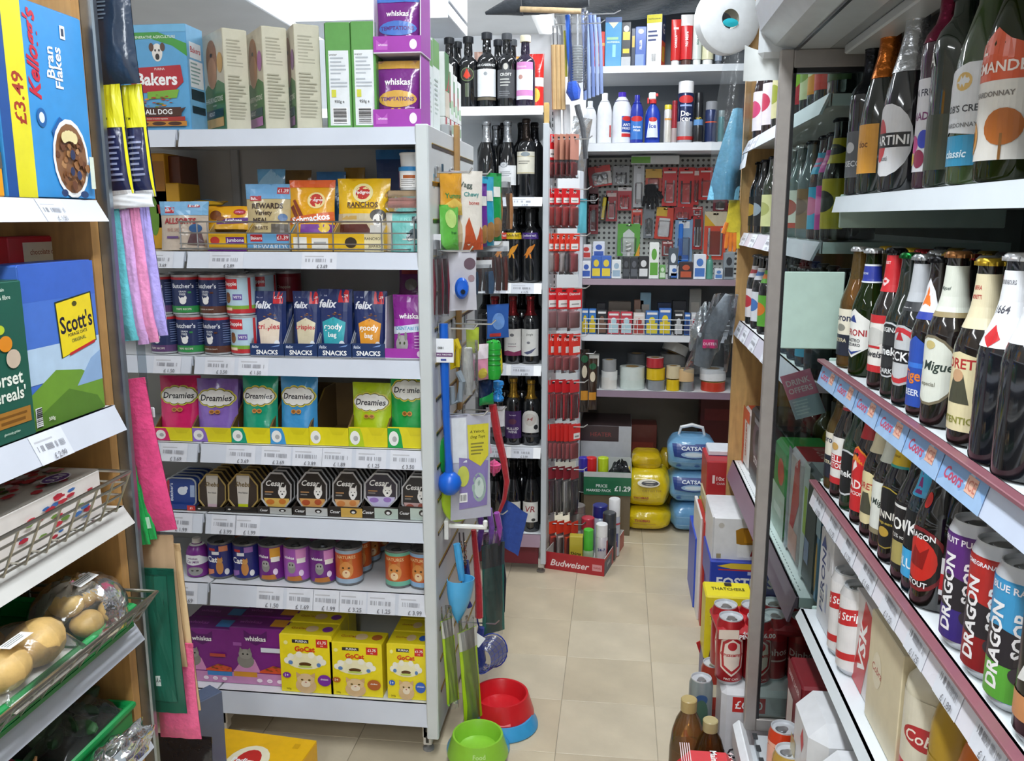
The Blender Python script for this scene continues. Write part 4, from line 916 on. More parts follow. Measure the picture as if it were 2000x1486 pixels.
for k,(px,c2,n,nm) in enumerate(cans):
    for row in range(2):
        yc = GY+.06; x = un(px+(4 if row == 0 else 0),655,'y',yc-.03).x
        sp = foodcan('dog_food_can',.0375,.103,'#24335f' if c2 else '#b9d6e6',tuple(butch(c2,n) if c2 else chap()))
        spawn(sp,(x,yc,Z2+.1035*row),'%s dog food tin, %s row' % (nm,['bottom','top'][row]),'tin','dog food tins',rz=R([8,14,4,10][k]+[0,12,2,-4][k]*row))
        spawn(sp,(x+.02,yc+.09,Z2+.1035*row),'dog food tin hidden behind the %s one, %s row' % (nm,['bottom','top'][row]),'tin','dog food tins',rz=R(30))
for k,(px,c) in enumerate(((505,'#8d8578'),(528,'#7d7566'),(560,'#8a1f2e'))):
    sp = foodcan('dog_food_can',.0375,.103,c,(('r',.1,.1,.9,.9,c),('t','Chappie',.5,.6,.15,'#c9b8a8',{'w': .3})))
    spawn(foodcan('dog_food_can',.0375,.103,'#5a5448',()),(un(px,560,'y',2.3).x,2.31,Z2),'%s food tin, lower of two in the dark behind the blue pouches' % ['tan','khaki','crimson'][k],'tin','tins at the back')
    spawn(sp,(un(px,560,'y',2.3).x,2.31,Z2+.1035),'%s food tin in the dark behind the blue pouches' % ['tan','khaki','crimson'][k],'tin','tins at the back')
def felix(main,txt,c):
    return [('r',0,.0,1,1,'#1d2f66'),('t','PURINA',.2,.9,.03,'#c9d2ea',{'w': .2}),('r',.62,.8,.92,.99,'#cf2230'),('t','£1.29',.77,.9,.05,'#fff',{'w': .24}),('t','felix',.32,.78,.18,'#f4f6ff',{'w': .54,'sh': .25,'b': .03}),
            ('p',[(.15,.5),(.5,.58),(.85,.5),(.78,.1),(.25,.1)],c),('t',txt[0],.48,.42,.12,main,{'w': .7,'b': .02})]+([('t',txt[1],.48,.3,.1,main,{'w': .5,'b': .02})] if len(txt) > 1 else [])+flakes(.52,.6,.3,.06,10,['#8a5a34','#a87848','#6b4426'],4,.04)+[('e',.75,.16,.08,.06,'#eef0f4')]
trs = [(488,555,490,553,570,'#c2273a',('crispies',),'#ead9c4','beef crisp'),(555,620,566,622,570,'#c2273a',('crispies',),'#d8cdae','salmon crisp'),(620,687,614,684,566,'#ffffff',('goody','bag'),'#2fa7b4','turquoise party mix'),(687,752,686,752,570,'#ffffff',('goody','bag'),'#e69a2a','orange party mix')]
for k,(a,c,pa,pc,pt,mc,tx,cc,nm) in enumerate(trs):
    w,hf,x = onP(a,c,671,Z2,GY+.02,697)
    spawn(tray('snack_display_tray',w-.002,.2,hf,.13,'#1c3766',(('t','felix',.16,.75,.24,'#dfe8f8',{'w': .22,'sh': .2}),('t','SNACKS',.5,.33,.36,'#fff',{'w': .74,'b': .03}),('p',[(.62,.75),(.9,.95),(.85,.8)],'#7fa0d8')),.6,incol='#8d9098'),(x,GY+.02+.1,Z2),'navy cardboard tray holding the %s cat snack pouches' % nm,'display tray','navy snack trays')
    sp = None
    pouP('cat_snack_pouch',pa,pc,pt,690,Z2+.003,GY+.035,.042,'#1d2f66',felix(mc,tx,cc),'navy %s cat snack pouch at the front of its tray' % nm,'cat treats','navy cat snack pouches',tilt=-.06,seed=40+k,rz=R([3,0,-3,2][k]))
    for q in range(2): spawn(pouch('cat_snack_pouch',.08,.125,.04,'#22376e',(),seed=45),(x,GY+.1+.05*q,Z2+.003),'navy cat snack pouch queued behind the %s one' % nm,'cat treats','queued %s pouches' % nm,rot=(-.06,0,0))
w,hf,x = onP(752,827,681,Z2,GY+.02,697)
spawn(tray('treat_display_tray',w,.2,hf,.155,'#a534a8',(('e',.9,.5,.07,.3,'#f0d8f2'),),.1,incol='#c9c4cf'),(x,GY+.12,Z2),'magenta cardboard tray of dental cat treats by the end panel','display tray')
pouP('cat_treat_pouch',764,828,577,690,Z2+.003,GY+.035,.04,'#a02ba6',[('r',.0,.62,1,.97,'#8a2391'),('t','whiskas',.55,.66,.11,'#fff',{'w': .7,'b': .02}),('p',[(0,.48),(1,.55),(1,.42),(0,.36)],'#d9dff0'),('t','DENTABITES',.5,.46,.07,'#3f9ac4',{'w': .8,'b': .02}),('e',.3,.2,.2,.15,'#a8a8a4'),('e',.2,.32,.05,.07,'#8d8d8a'),('e',.42,.33,.05,.07,'#8d8d8a'),('e',.24,.22,.03,.025,'#3a4a2a'),('e',.38,.22,.03,.025,'#3a4a2a')]+lines(.7,.95,.1,.35,5,'#d9a4dc'),'magenta dental cat treat pouch by the end panel','cat treats',tilt=-.03,seed=50)
pouP('cat_treat_pouch',775,826,524,575,Z2+.14,GY+.14,.03,'#5e1f5a',[('e',.5,.45,.25,.2,'#6e6a66'),('r',.1,.8,.9,1,'#8a3034')],'dark purple cat food pouch lying above the dental treats','cat treats',tilt=-.2,seed=51)
spawn(carton('treat_box',.08,.14,.138,'#4a2550',()),(un(798,600,'y',2.3).x,2.27,Z2),'dark box behind the dental treats','box')

# --- fourth shelf: cat treats in yellow trays
DC = ['#d6246a','#8c6cc4','#0f9a78','#3f97d2','#e6d81c','#b4cc1e','#16a04a']
bnd = [303,376,452,528,604,681,757,832]
NM = ['hot pink','lilac','teal','sky blue','empty yellow','lime','bright green']
pq = [(303,380,738),(376,456,744),(463,534,738),(539,613,737),None,(680,760,752),(757,832,735)]
for k in range(7):
    a,c = bnd[k],bnd[k+1]; w,hf,x = onP(a,c,835,Z3,GY+.02,870)
    fr = [('r',0,0,1,1,'#e2d51c'),('p',[(0,0),(.4,0),(.36,.6),(.3,.95),(0,.95)],DC[k]),('e',.16,.45,.13,.36,'#f1f1ee'),('e',.18,.42,.06,.14,'#b4b4b4'),('p',[(.5,1),(.6,.6),(.85,.6),(.96,1)],'#d8cb16')]
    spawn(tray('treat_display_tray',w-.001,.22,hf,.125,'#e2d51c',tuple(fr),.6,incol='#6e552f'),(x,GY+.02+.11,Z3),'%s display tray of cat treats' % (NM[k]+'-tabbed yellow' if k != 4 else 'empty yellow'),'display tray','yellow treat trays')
    if pq[k]:
        pa,pc,pt = pq[k]; big = k == 6
        cy = .78 if big else .68
        cl = [('e',.5+.34*math.cos(q*PI/5),cy+.085*math.sin(q*PI/5),.15,.085,'#ded24a') for q in range(10)]+[('r',.2,cy-.09,.8,cy+.09,'#ded24a')]+[('e',.5+.32*math.cos(q*PI/5),cy+.075*math.sin(q*PI/5),.14,.075,'#5b5a1a') for q in range(10)]+[('e',.5+.31*math.cos(q*PI/5),cy+.07*math.sin(q*PI/5),.135,.07,'#ecebe6') for q in range(10)]+[('r',.18,cy-.07,.82,cy+.07,'#ecebe6')]
        fr = cl+[('t','Dreamies',.5,cy,.115,'#1c1c24',{'w': .78,'b': .02,'sh': .15}),('e',.42,.45,.07,.035,'#c88a3a'),('e',.56,.45,.07,.035,'#c88a3a'),('e',.42,.45,.045,.02,'#8a5420'),('e',.56,.45,.045,.02,'#8a5420')]
        pouP('cat_treat_pouch',pa,pc,pt,855,Z3+.004,GY+.03,.05,DC[k],fr,'%s cat treat pouch with a white cloud name panel' % NM[k],'cat treats','cloud-labelled treat pouches',tilt=[-.12,-.09,-.12,-.1,0,-.1,-.06][k],rz=R([6,3,0,0,0,-3,0][k]),seed=60+k)
        if k in (0,1,6):
            for q in range(2): spawn(pouch('cat_treat_pouch',.09,.14,.045,DC[k],(),seed=61),(x,GY+.105+.05*q,Z3+.003),'%s cat treat pouch queued behind the front one' % NM[k],'cat treats','queued %s treats' % NM[k],rot=(-.08,0,0))

# --- fifth shelf: foil trays
@cached
def foiltray(kind,w,h,d,face,rim,body):
    # tray standing on edge, lid to the front; octagon or round-cornered
    if kind == 'oct': o = [(math.cos(PI/8+q*PI/4)/math.cos(PI/8),math.sin(PI/8+q*PI/4)/math.cos(PI/8)) for q in range(8)]
    else:
        o = []
        for cx,cy,a in ((.62,.62,0),(-.62,.62,90),(-.62,-.62,180),(.62,-.62,270)):
            o += [(cx+.38*math.cos(R(a+t)),cy+.38*math.sin(R(a+t))) for t in (0,30,60,90)]
    pts = [(x*w/2,h/2+y*h/2) for x,y in o]; n = len(pts)
    def ring(s,y): return [(x*s,y,h/2+(z-h/2)*s) for x,z in pts]
    vs = ring(.90,-.0005)+ring(.93,-.002)+ring(1,-.002)+ring(1,.001)+ring(.9,.002)+ring(.74,d)
    fs = []; cs = []
    for i in range(5):
        for k in range(n): fs.append((i*n+k,i*n+(k+1) % n,(i+1)*n+(k+1) % n,(i+1)*n+k)); cs.append(rim if i < 4 else body)
    fs.append(tuple(range(5*n,6*n))); cs.append(body)
    b = MB(); b.add(vs,fs,cs)
    f = MB(); f.draw([('p',[((x/w+.5),z/h) for x,_,z in ring(.9,0)],face[0])]+list(face[1]),lambda u,v,o_: ((u-.5)*w,-.0006-o_,v*h),w,h)
    return ('foil_food_tray',b.mesh('tray','can'),[('printed_lid',f.mesh('lid','print'),[])])
def lane(px0,px1,pt,pb,n,spec_args,label,group,z=None,d=.022,lean=-.10,tr=None):
    w,h,x = onP(px0,px1,pt,Z4,GY+.03,pb)
    zz = Z4+.003 if z is None else z
    if pb < 1003: zz = un((px0+px1)/2,pb,'y',GY+.03).z
    h = un((px0+px1)/2,pt,'y',GY+.03).z-zz
    kind,face,rim,body = spec_args
    for q in range(n):
        spawn(foiltray(kind,w,round(h,4),d,face if q == 0 else (face[0],()),rim,body),(x,GY+.036+q*(d+.004),zz),('%s at the front of its row' if q == 0 else '%s queued behind in its row') % label,'foil tray',group if q == 0 else group+', behind the '+label.split(' dog')[0].split(' cat')[0],rot=(lean,0,0))
    if tr:
        wt,ht,xt = onP(tr[0],tr[1],tr[2],Z4,GY+.02,1010)
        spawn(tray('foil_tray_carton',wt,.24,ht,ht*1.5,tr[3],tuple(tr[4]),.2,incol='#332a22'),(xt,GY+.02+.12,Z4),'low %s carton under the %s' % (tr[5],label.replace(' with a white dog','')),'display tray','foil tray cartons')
bt = ('#23408a',(('r',.05,.1,.14,.9,'#b8323e'),('t',"Butcher's",.2,.5,.11,'#e8eefa',{'rot': 90,'w': .7}),('e',.55,.55,.15,.14,'#dfe6f2'),('e',.66,.64,.07,.07,'#dfe6f2'),('r',.8,.35,.94,.75,'#9fb2d4')))
lane(320,381,935,1004,5,('sq',bt,'#aab0b6','#8d9298'),'blue square foil dog food tray','foil trays',tr=(318,382,985,'#27408a',[('r',.75,0,1,.9,'#c8362f'),('t','£1',.87,.45,.4,'#fff',{'w': .2}),('t','PLUS',.2,.2,.2,'#8fa4d4')],'blue'))
for k,(a,c,cc) in enumerate(((382,440,'#d7b9c4'),(440,503,'#c9d41e'))):
    sh = ('#3a2f28',(('p',[(.28,.95),(.72,.95),(.66,.1),(.34,.1)],'#cfc9c0'),('p',[(.335,.2),(.665,.2),(.66,.02),(.34,.02)],cc),('t','Sheba',.5,.72,.16,'#6a5424',{'w': .5,'sh': .2,'b': .02}),('t','fine flakes',.5,.5,.06,'#555',{'w': .3})))
    lane(a+2,c-2,928,1000,6,('oct',sh,'#b59a5a','#a08648'),['gold-edged cat food tray with pink tip','gold-edged cat food tray with lime tip'][k],'gold foil trays',tr=(a+1,c-1,990,'#1a1816',[('p',[(.15,1),(.3,.5),(.7,.5),(.85,1)],'#3a3028'),('e',.12,.5,.05,.14,'#cfcac0')],'black'),d=.02)
CZ = [(507,566,926,1000,'#d9b45c','#c9752f','beef'),(577,636,925,1002,'#d8a05a','#b5522f','roast'),(646,704,925,1004,'#e0b07a','#d88a4a','turkey'),(709,774,927,995,'#c9c4e4','#9d7ac4','lavender'),(782,838,933,1005,'#c7a4a0','#a85a4a','garden')]
for k,(a,c,t_,b_2,c1,c2,nm) in enumerate(CZ):
    fc = ('#2c2826' if k != 3 else '#38323c',(('p',[(.08,.34),(.14,.2),(.34,.03),(.66,.03),(.9,.2),(.93,.34)],c1),('e',.3,.24,.14,.07,c2),('e',.7,.26,.12,.07,c2),('t','Cesar',.45,.72,.17,'#f4f2ee',{'w': .6,'sh': .25,'b': .02}),('r',.12,.48,.4,.51,'#b98a5a'),('r',.12,.42,.34,.45,'#8d8a86'),
                   ('e',.7,.5,.14,.13,'#f1efea'),('p',[(.58,.58),(.6,.7),(.68,.6)],'#ece9e4'),('p',[(.74,.6),(.82,.7),(.82,.57)],'#ece9e4'),('e',.7,.42,.09,.08,'#f6f4f0'),('e',.7,.45,.03,.022,'#222'),('e',.65,.52,.015,.015,'#222'),('e',.76,.52,.015,.015,'#222')))
    lane(a,c,t_,b_2,5,('oct',fc,'#c8c8ca','#9b9b9d'),'octagonal %s dog food tray with a white dog' % nm,'octagonal foil trays',tr=(a-4,c+5,990,'#2a2624',[('r',.36,0,.98,.9,['#a9aaa6','#b9bab8','#c9a24e','#aebdb2','#b4c2b8'][k]),('t','Cesar',.19,.5,.34,'#eee',{'w': .3,'sh': .25}),('e',.72,.55,.1,.24,'#2a2624'),('e',.72,.5,.05,.12,'#ddd')],nm+' grey and black'),lean=-.13)

# --- sixth shelf: cat food tins
w,h,x = onP(358,398,1056,Z5,GY+.035,1142)
sp = bottle('cat_milk_bottle','plastic',w/2,h,'#7a2c8a',(('r',0,0,1,1,'#7a2c8a'),('p',[(0,.75),(.3,.98),(.7,.98),(1,.75),(1,.6),(.5,.52),(0,.6)],'#eef0f4'),('t','whiskas',.5,.84,.1,'#6a2a7a',{'w': .5}),('t','Cat Milk',.5,.68,.12,'#6a2a7a',{'w': .55,'sh': .2}),('e',.55,.25,.22,.2,'#9a9a98'),('e',.48,.28,.04,.03,'#333'),('e',.62,.28,.04,.03,'#333')),lz=(.03,.62),lspan=3.2,cap='#f2f2f0',capkind='screw',mat='plastic')
spawn(sp,(x,GY+.06,Z5),'small purple and white cat milk bottle with white cap','cat milk')
def catcan(k):
    if k < 2: c = ['#e08a62','#9a6ab8'][k]; return '#232a78',[('r',0,0,1,1,'#232a78'),('r',.52,.8,.7,.97,c),('r',.28,.82,.44,.9,'#c8302f'),('r',.36,.7,.52,.8,'#eef0f4'),('t','Cat',.36,.55,.24,'#fff',{'w': .26,'b': .03}),('e',.52,.3,.075,.22,'#c98a4a'),('e',.53,.52,.055,.08,'#d09a58'),('p',[(.48,.56),(.49,.64),(.53,.58)],'#c98a4a'),('p',[(.54,.58),(.57,.64),(.585,.56)],'#c98a4a'),('p',[(.2,0),(.4,.12),(.4,.25),(.2,.2)],c),('e',.66,.15,.05,.1,'#eee')]
    if k < 5:
        c = ['#d59a2a','#d48ac4','#d489c8'][k-2]; base = '#6e2280' if k != 3 else '#a457b4'
        return base,[('r',0,0,1,1,base),('r',.52,.65,.74,.98,c),('r',.54,.55,.72,.7,'#f2eee8'),('t','whiskas',.36,.72,.12,'#fff',{'w': .26,'b': .02}),('e',.42,.4,.09,.17,'#8d8d8a'),('e',.42,.5,.08,.1,'#a3a3a0'),('e',.39,.5,.015,.03,'#222'),('e',.45,.5,.015,.03,'#222'),('e',.62,.24,.05,.1,'#ecd8f0'),('p',[(.3,0),(.32,.12),(.6,.16),(.64,0)],'#b5722e')]
    c = ['#9ab0c4','#6fb59a','#8fb4d8'][k-5]
    return '#c95a24',[('r',0,0,1,1,'#c95a24'),('r',0,0,1,.14,c),('r',0,.9,1,1,c),('t','NATURES',.5,.8,.12,'#f0d29a',{'w': .4}),('e',.5,.42,.15,.26,'#d98f4a'),('p',[(.37,.55),(.38,.78),(.46,.66)],'#c97a36'),('p',[(.54,.66),(.62,.78),(.63,.55)],'#c97a36'),('e',.5,.3,.08,.12,'#efd0a4'),('e',.44,.48,.025,.03,'#5a3a12'),('e',.56,.48,.025,.03,'#5a3a12'),('e',.5,.34,.02,.02,'#a04a3a')]
CN = ['navy cat food tin with orange corner','navy cat food tin with mauve corner','purple cat food tin with yellow flash','pinkish purple cat food tin turned to its side','purple cat food tin with pink flash','orange cat food tin with blue rim','orange cat food tin with green rim','orange cat food tin with pale blue rim']
for k,(a,c) in enumerate(((398,445),(446,495),(497,545),(546,595),(597,646),(647,698),(745,797),(797,842))):
    w,h,x = onP(a,c,1076,Z5,GY+.03,1150); base,its = catcan(k)
    y = GY+.03+.0375; sp = foodcan('cat_food_can',.0372,.103 if k < 5 else .105,base,tuple(its),'#6b6d70')
    spawn(sp,(x+.002,y,Z5),CN[k]+', front row','tin','cat food tins',rz=R([10,10,8,10,18,4,-6,-10][k]))
    if k != 6:
        for q in range(1,3 if k < 5 else 4): spawn(foodcan('cat_food_can',.0372,.103,base,tuple(its),'#6b6d70'),(x+.004*q,y+.077*q,Z5),CN[k]+(', queued behind' if q == 1 else ', further back'),'tin','cat food tins',rz=R(20*q))

# --- bottom shelf: boxes
def whisk(c,nm):
    return [('r',0,0,1,1,'#7c1f82'),('r',0,0,1,.2,'#c98ab8'),('r',.52 if nm == 0 else .03,.13,1 if nm == 0 else .45,.24,c),('p',[(.25,.8),(.25,.97),(.36,.9),(.56,.9),(.66,.97),(.66,.8),(.46,.7)],'#5a1566'),('t','whiskas',.45,.82,.085,'#fff',{'w': .44,'b': .02}),('r',.05,.68,.2,.74,'#a95ab0'),
            ('p',[(.03,.22),(.25,.5),(.42,.45),(.52,.22)],'#d68fc0'),('e',.26,.42,.15,.13,'#8d8a84'),('e',.26,.54,.12,.09,'#9b9892'),('p',[(.15,.56),(.17,.66),(.23,.6)],'#8d8a84'),('p',[(.29,.6),(.35,.66),(.37,.56)],'#8d8a84'),('e',.22,.54,.018,.016,'#222'),('e',.3,.54,.018,.016,'#222'),
            ('p',[(.5,.25),(.75,.36),(1,.3),(1,.22),(.5,.22)],'#d9522a')]+flakes(.78,.3,.2,.05,18,['#8a5a24','#6e431a','#a87432'],6,.03)+[('r',.55,.6,.9,.68,'#dfe4f0') if nm else ('r',.6,.5,.9,.56,'#b9483a'),('e',.5,.09,.05,.035,'#f4e4f0'),('e',.68,.09,.05,.035,'#f4e4f0'),('e',.86,.09,.05,.035,'#f4e4f0'),('t','whole',.68,.09,.015,'#b070a0')]
def gocat(c):
    return [('r',0,0,1,1,'#f0dd20'),('r',.24,.86,.56,.92,'#2a2a2a'),('t','PURINA',.42,.89,.04,'#fff',{'w': .26}),('r',.7,.8,.92,.94,'#cf2a26'),('t','£1.75',.81,.885,.05,'#fff',{'w': .19,'b': .02}),('t','only',.81,.83,.025,'#fff'),('e',.12,.86,.04,.035,'#f4ee9a'),
            ('t','GoCat',.48,.76,.095,'#d6311f',{'w': .44,'b': .04}),('e',.48,.55,.36,.14,'#f4efc8')]+[('e',.48+.34*math.cos(q),.55+.12*math.sin(q),.065,.055,'#f6f4e4') for q in (0,.6,1.2,1.9,2.5,3.14)]+[('e',.2,.52,.045,.035,'#5a86c0'),('e',.74,.5,.04,.035,'#5a86c0'),('e',.48,.5,.12,.035,'#5a3a1a'),('e',.48,.46,.14,.02,'#c2d66a'),
            ('e',.48,.13,.2,.14,'#d9b88a'),('e',.48,.24,.17,.1,'#e0c498'),('p',[(.3,.26),(.3,.36),(.4,.31)],'#d4ae7c'),('p',[(.56,.31),(.66,.36),(.66,.26)],'#d4ae7c'),('e',.41,.23,.025,.015,'#5a4a1a'),('e',.55,.23,.025,.015,'#5a4a1a'),('e',.48,.16,.09,.06,'#f2e4cc'),('e',.48,.19,.02,.012,'#c07a6a'),
            ('e',.84,.24,.13,.1,c),('t','chicken',.84,.26,.03,'#fff',{'w': .18}),('e',.12,.3,.08,.05,c),('t','1+',.12,.3,.05,'#fff'),('t','340g',.15,.06,.04,'#7a6a10')]
gtop = lambda c: (('e',.55,.5,.12,.25,'#e0c498'),('e',.85,.5,.1,.22,c),('t','GoCat',.3,.5,.2,'#b3521f',{'w': .3}))
for k,(a,c,pt,pb,cc,n,nm) in enumerate(((352,452,1228,1345,'#3f86c8',2,'with blue panel'),(452,561,1228,1348,'#d9962a',3,'with a kitten and amber panel'))):
    w,h,x = onP(a,c,pt,Z6,GY+.04,pb)
    for q in range(n): spawn(carton('cat_food_box',w,.07,h,'#7c1f82',tuple(whisk(cc,k)) if q == 0 else (),top=(('r',.68,.2,.95,.8,cc),('t','whiskas',.3,.5,.4,'#b05ab8',{'w': .4})),topcol='#6a1a72'),(x+.002*q,GY+.04+.035+.0725*q,Z6),'purple cat food box %s, %s' % (nm,['front of the row','second in the row','third in the row'][q]),'cat food','purple cat food boxes')
for k,(a,c,pt,pb,cc,n,nm) in enumerate(((549,650,1240,1360,'#7a2fa0',3,'purple balloon'),(646,747,1256,1362,'#b5622a',1,'brown balloon'),(745,846,1258,1366,'#2f62c4',4,'blue balloon'))):
    w,h,x = onP(a,c,pt,Z6,GY+.02,pb)
    if k == 2: w = min(w,2*(GXR-.012-x))
    for q in range(n): spawn(carton('cat_food_box',w,.072,h,'#f0dd20',tuple(gocat(cc)) if q == 0 else (),top=gtop(cc),topcol='#ead61c'),(x,GY+.018+.036+.0745*q,Z6),'yellow cat food box with %s, %s' % (nm,['front of the row','second in the row','third in the row','fourth in the row'][q]),'cat food','yellow cat food boxes')
# yellow box on the floor in front
p = un(385,1480,'z',.155); w = .245
it = (('r',0,0,1,1,'#f2bc12'),('e',.5,.52,.2,.27,'#f6efd0'),('e',.5,.52,.12,.2,'#cf2f28'),('t','Pedigree',.5,.52,.16,'#fff',{'w': .3,'b': .03}),('r',.82,.82,.88,.9,'#d9a40c'))
l = un(388,1478,'z',.15); r_ = un(588,1478,'z',.15); f_ = un(470,1430,'z',.15)
spawn(carton('dog_food_box',r_.x-l.x+.012,.24,.149,'#eeb40e',(('e',.85,.4,.08,.2,'#cf2f28'),),right=(('e',.3,.5,.2,.3,'#cf2f28'),),top=it,topcol='#f2bc12'),((l.x+r_.x)/2+.0,f_.y-.12,0),'yellow dog food box on the floor in front of the gondola','dog food',rz=R(-5))

# ================================================================ END PANEL: hooks and hanging pet accessories
EX = GXR+.024
def hook(px,py,Y,ln,X0=EX,label='',up=.012,col='#c9cccf',grp='panel hooks'):
    z = un(px,py,'y',Y).z
    b = MB(); b.tube([(X0,Y,z),(X0+ln*.9,Y,z),(X0+ln,Y,z+up)],.0024,col,6)
    e = tag(obj('display_hook',b,'metal'),label,'hook',grp)
    k = MB(); k.box(X0-.001,X0+.003,Y-.012,Y+.012,z-.012,z+.016,col,.001); obj('backplate',k,'metal',e)
    return z
for px,py,Y,ln,lb in ((850,337,2.16,.09,'chrome hook by the front edge at the top of the end panel'),(880,340,2.35,.11,'chrome hook carrying the white dog chew bag'),(905,345,2.55,.11,'chrome hook carrying the coloured chew bags'),(850,490,2.16,.09,'chrome hook carrying the grey clicker card'),(915,480,2.5,.12,'chrome hook carrying the meat stick packs'),
                          (860,641,2.16,.10,'chrome hook carrying the blue ball thrower'),(895,632,2.35,.12,'chrome hook carrying the rope toys'),(915,625,2.55,.13,'chrome hook carrying the green crocodile toy'),(880,808,2.2,.12,'chrome hook carrying the dog toy card'),(915,800,2.5,.13,'chrome hook carrying the red curved lead'),(890,1000,2.45,.14,'chrome hook carrying the purple leads'),(910,1215,2.4,.12,'chrome hook carrying the blue net')):
    hook(px,py,Y,ln,label=lb)
z = un(900,1027,'y',2.2).z
b = MB(); b.box(EX+.01,EX+.115,2.192,2.204,z-.006,z+.006,'#eeeeea',.003); b.box(EX+.105,EX+.117,2.192,2.204,z,z+.02,'#eeeeea',.003); b.box(EX,EX+.012,2.18,2.215,z-.035,z+.02,'#e9e9e4',.002)
tag(obj('plastic_display_hook',b,'plastic'),'thick white display arm carrying the blue scoop and chains','hook')
for k,px in enumerate((846,865)):
    p0 = un(px,320,'y',2.14+.08*k); p1 = un(px,368,'y',2.14+.08*k); b = MB(); b.box(-.002,.002,-.006,.006,0,p0.z-p1.z,'#39505f',.001); b.box(-.0025,.0025,-.0065,.0065,0,(p0.z-p1.z)*.6,'#4f9ab4')
    o = obj('price_tag_clip',b,'plastic'); o.location = p1; tag(o,['slim blue tag clip nearest the front edge of the end panel','slim blue tag clip behind the first on the end panel'][k],'tag')
def bag(px0,py0,px1,py1,Y,d,col,front,label,cat='pet accessory',rz=50,**k): return hang(k.pop('name','chew_bag'),px0,py0,px1,py1,Y,d,col,front,label,cat,rz=R(rz),**k)
bag(863,336,898,420,2.22,.03,'#d99c33',[('p',[(0,0),(1,0),(1,.25),(.5,.4),(0,.2)],'#e6c25a'),('t','Yumms',.5,.45,.12,'#2f8a4a',{'w': .8,'b': .02})],'orange dog chew bag hanging at the front of the end panel',seed=71)
bag(862,400,892,490,2.20,.03,'#63b44a',[('e',.5,.7,.3,.2,'#b5d47a'),('t','fresh',.6,.4,.06,'#1d5a2a')],'green chew bag hanging below the orange bag',seed=72)
bag(884,334,940,488,2.28,.035,'#e9e3d8',[('t','Wagg',.4,.82,.1,'#4a5a52',{'w': .5,'b': .02,'an': -.1}),('t','Chewy',.62,.7,.08,'#3a8f8a',{'w': .5,'b': .02}),('t','bones',.7,.6,.06,'#c0392b',{'w': .35}),('p',[(.35,0),(.38,.3),(.5,.42),(.6,.3),(.75,.12),(.9,.3),(1,.25),(1,0)],'#c4552e'),('p',[(0,0),(.3,0),(.28,.3),(.15,.5),(.05,.3)],'#c2aa86')],'cream dog chew bag with orange bones on the end panel',seed=73,rz=30)
for k,(a,c,y0_,y1_,col,nm) in enumerate(((933,949,358,482,'#6a2f94','purple'),(943,962,345,480,'#2fa3c4','turquoise'),(953,977,338,470,'#1f9a4e','green'))):
    bag(a,y0_,c,y1_,2.42+.05*k,.03,col,[('e',.5,.2,.4,.15,'#a87a44'),('r',.2,.65,.8,.8,'#e8e8e0')],'slim %s dog chew bag seen edge-on on the end panel' % nm,seed=74+k,rz=55)
def stickpack(px0,py0,px1,py1,Y,col,n,label,rz=40,ly=.2,cat='pet accessory'):
    a = un((px0+px1)/2,py1,'y',Y); t = un((px0+px1)/2,py0,'y',Y); l = un(px0,py0,'y',Y); r_ = un(px1,py0,'y',Y)
    w = (r_.x-l.x)/math.cos(R(rz)); h = t.z-a.z; b = MB()
    b.grid(lambda u,v: ((u-.5)*w,-.012*(max(0,4*u*(1-u))**.5)*min(1,(1-v)*4),v*h),8,8,'#f3f4f5'); b.grid(lambda u,v: ((u-.5)*w,.012*(max(0,4*u*(1-u))**.5)*min(1,(1-v)*4),v*h),8,8,'#f3f4f5',flip=True)
    ks = []
    for q in range(n):
        x = (-.38+.76*q/max(1,n-1))*w; s = MB(); s.tube([(x,0,h*.03),(x*.98+.002,-.003,h*.4),(x*.95,0,h*(.78-ly*.2))],w*.33/n+.0015,col,8); ks.append(('chew_stick',s.mesh('s','veg'),[]))
    hd = MB(); hd.box(-w/2,w/2,-.001,.001,h*.86,h+.01,'#e4e6e8'); ks.append(('card_header',hd.mesh('h','card'),[]))
    spawn(('chew_stick_pack',b.mesh('bag','clear'),ks),((l.x+r_.x)/2,Y,a.z),label,cat,'clear packs of dog chews',rz=R(rz))
stickpack(928,478,992,570,2.5,'#5a2a24',5,'clear pack of dark brown meat sticks',25)
stickpack(972,352,996,450,2.6,'#a8744a',2,'clear pack with a tan chew at the right of the bags',45)
stickpack(922,515,958,575,2.44,'#39506a',2,'clear pack of slate blue chews below the meat sticks',40)
for k,(a,c) in enumerate(((843,858),(855,870))): stickpack(a,465,c,618,2.13+.05*k,'#6a2432',2,['narrow pack of maroon chews nearest the panel edge','narrow pack of maroon chews beside the grey card'][k],55)
bag(867,492,929,606,2.24,.006,'#c9c7cf',[('e',.45,.38,.2,.16,'#d4d2da'),('e',.8,.8,.18,.1,'#6a5560'),('e',.85,.55,.1,.06,'#a58a8f')],'grey printed card with a blue dog clicker',name='clicker_card',mat='card',rz=22,seal=.02)
p = un(902,563,'y',2.215)
b = MB(); b.lathe([(.0,-.012),(.016,-.010),(.021,0),(.016,.010),(0,.012)],18,'#1f63d0',axis='y',sx=.9,sy=1.35); b.lathe([(.006,-.016),(.006,-.011)],12,'#12202e',axis='y',z0=-.008)
o = obj('dog_clicker',b,'plastic'); o.location = p; o.rotation_euler[2] = R(22); tag(o,'glossy blue dog clicker on the grey card','pet accessory')
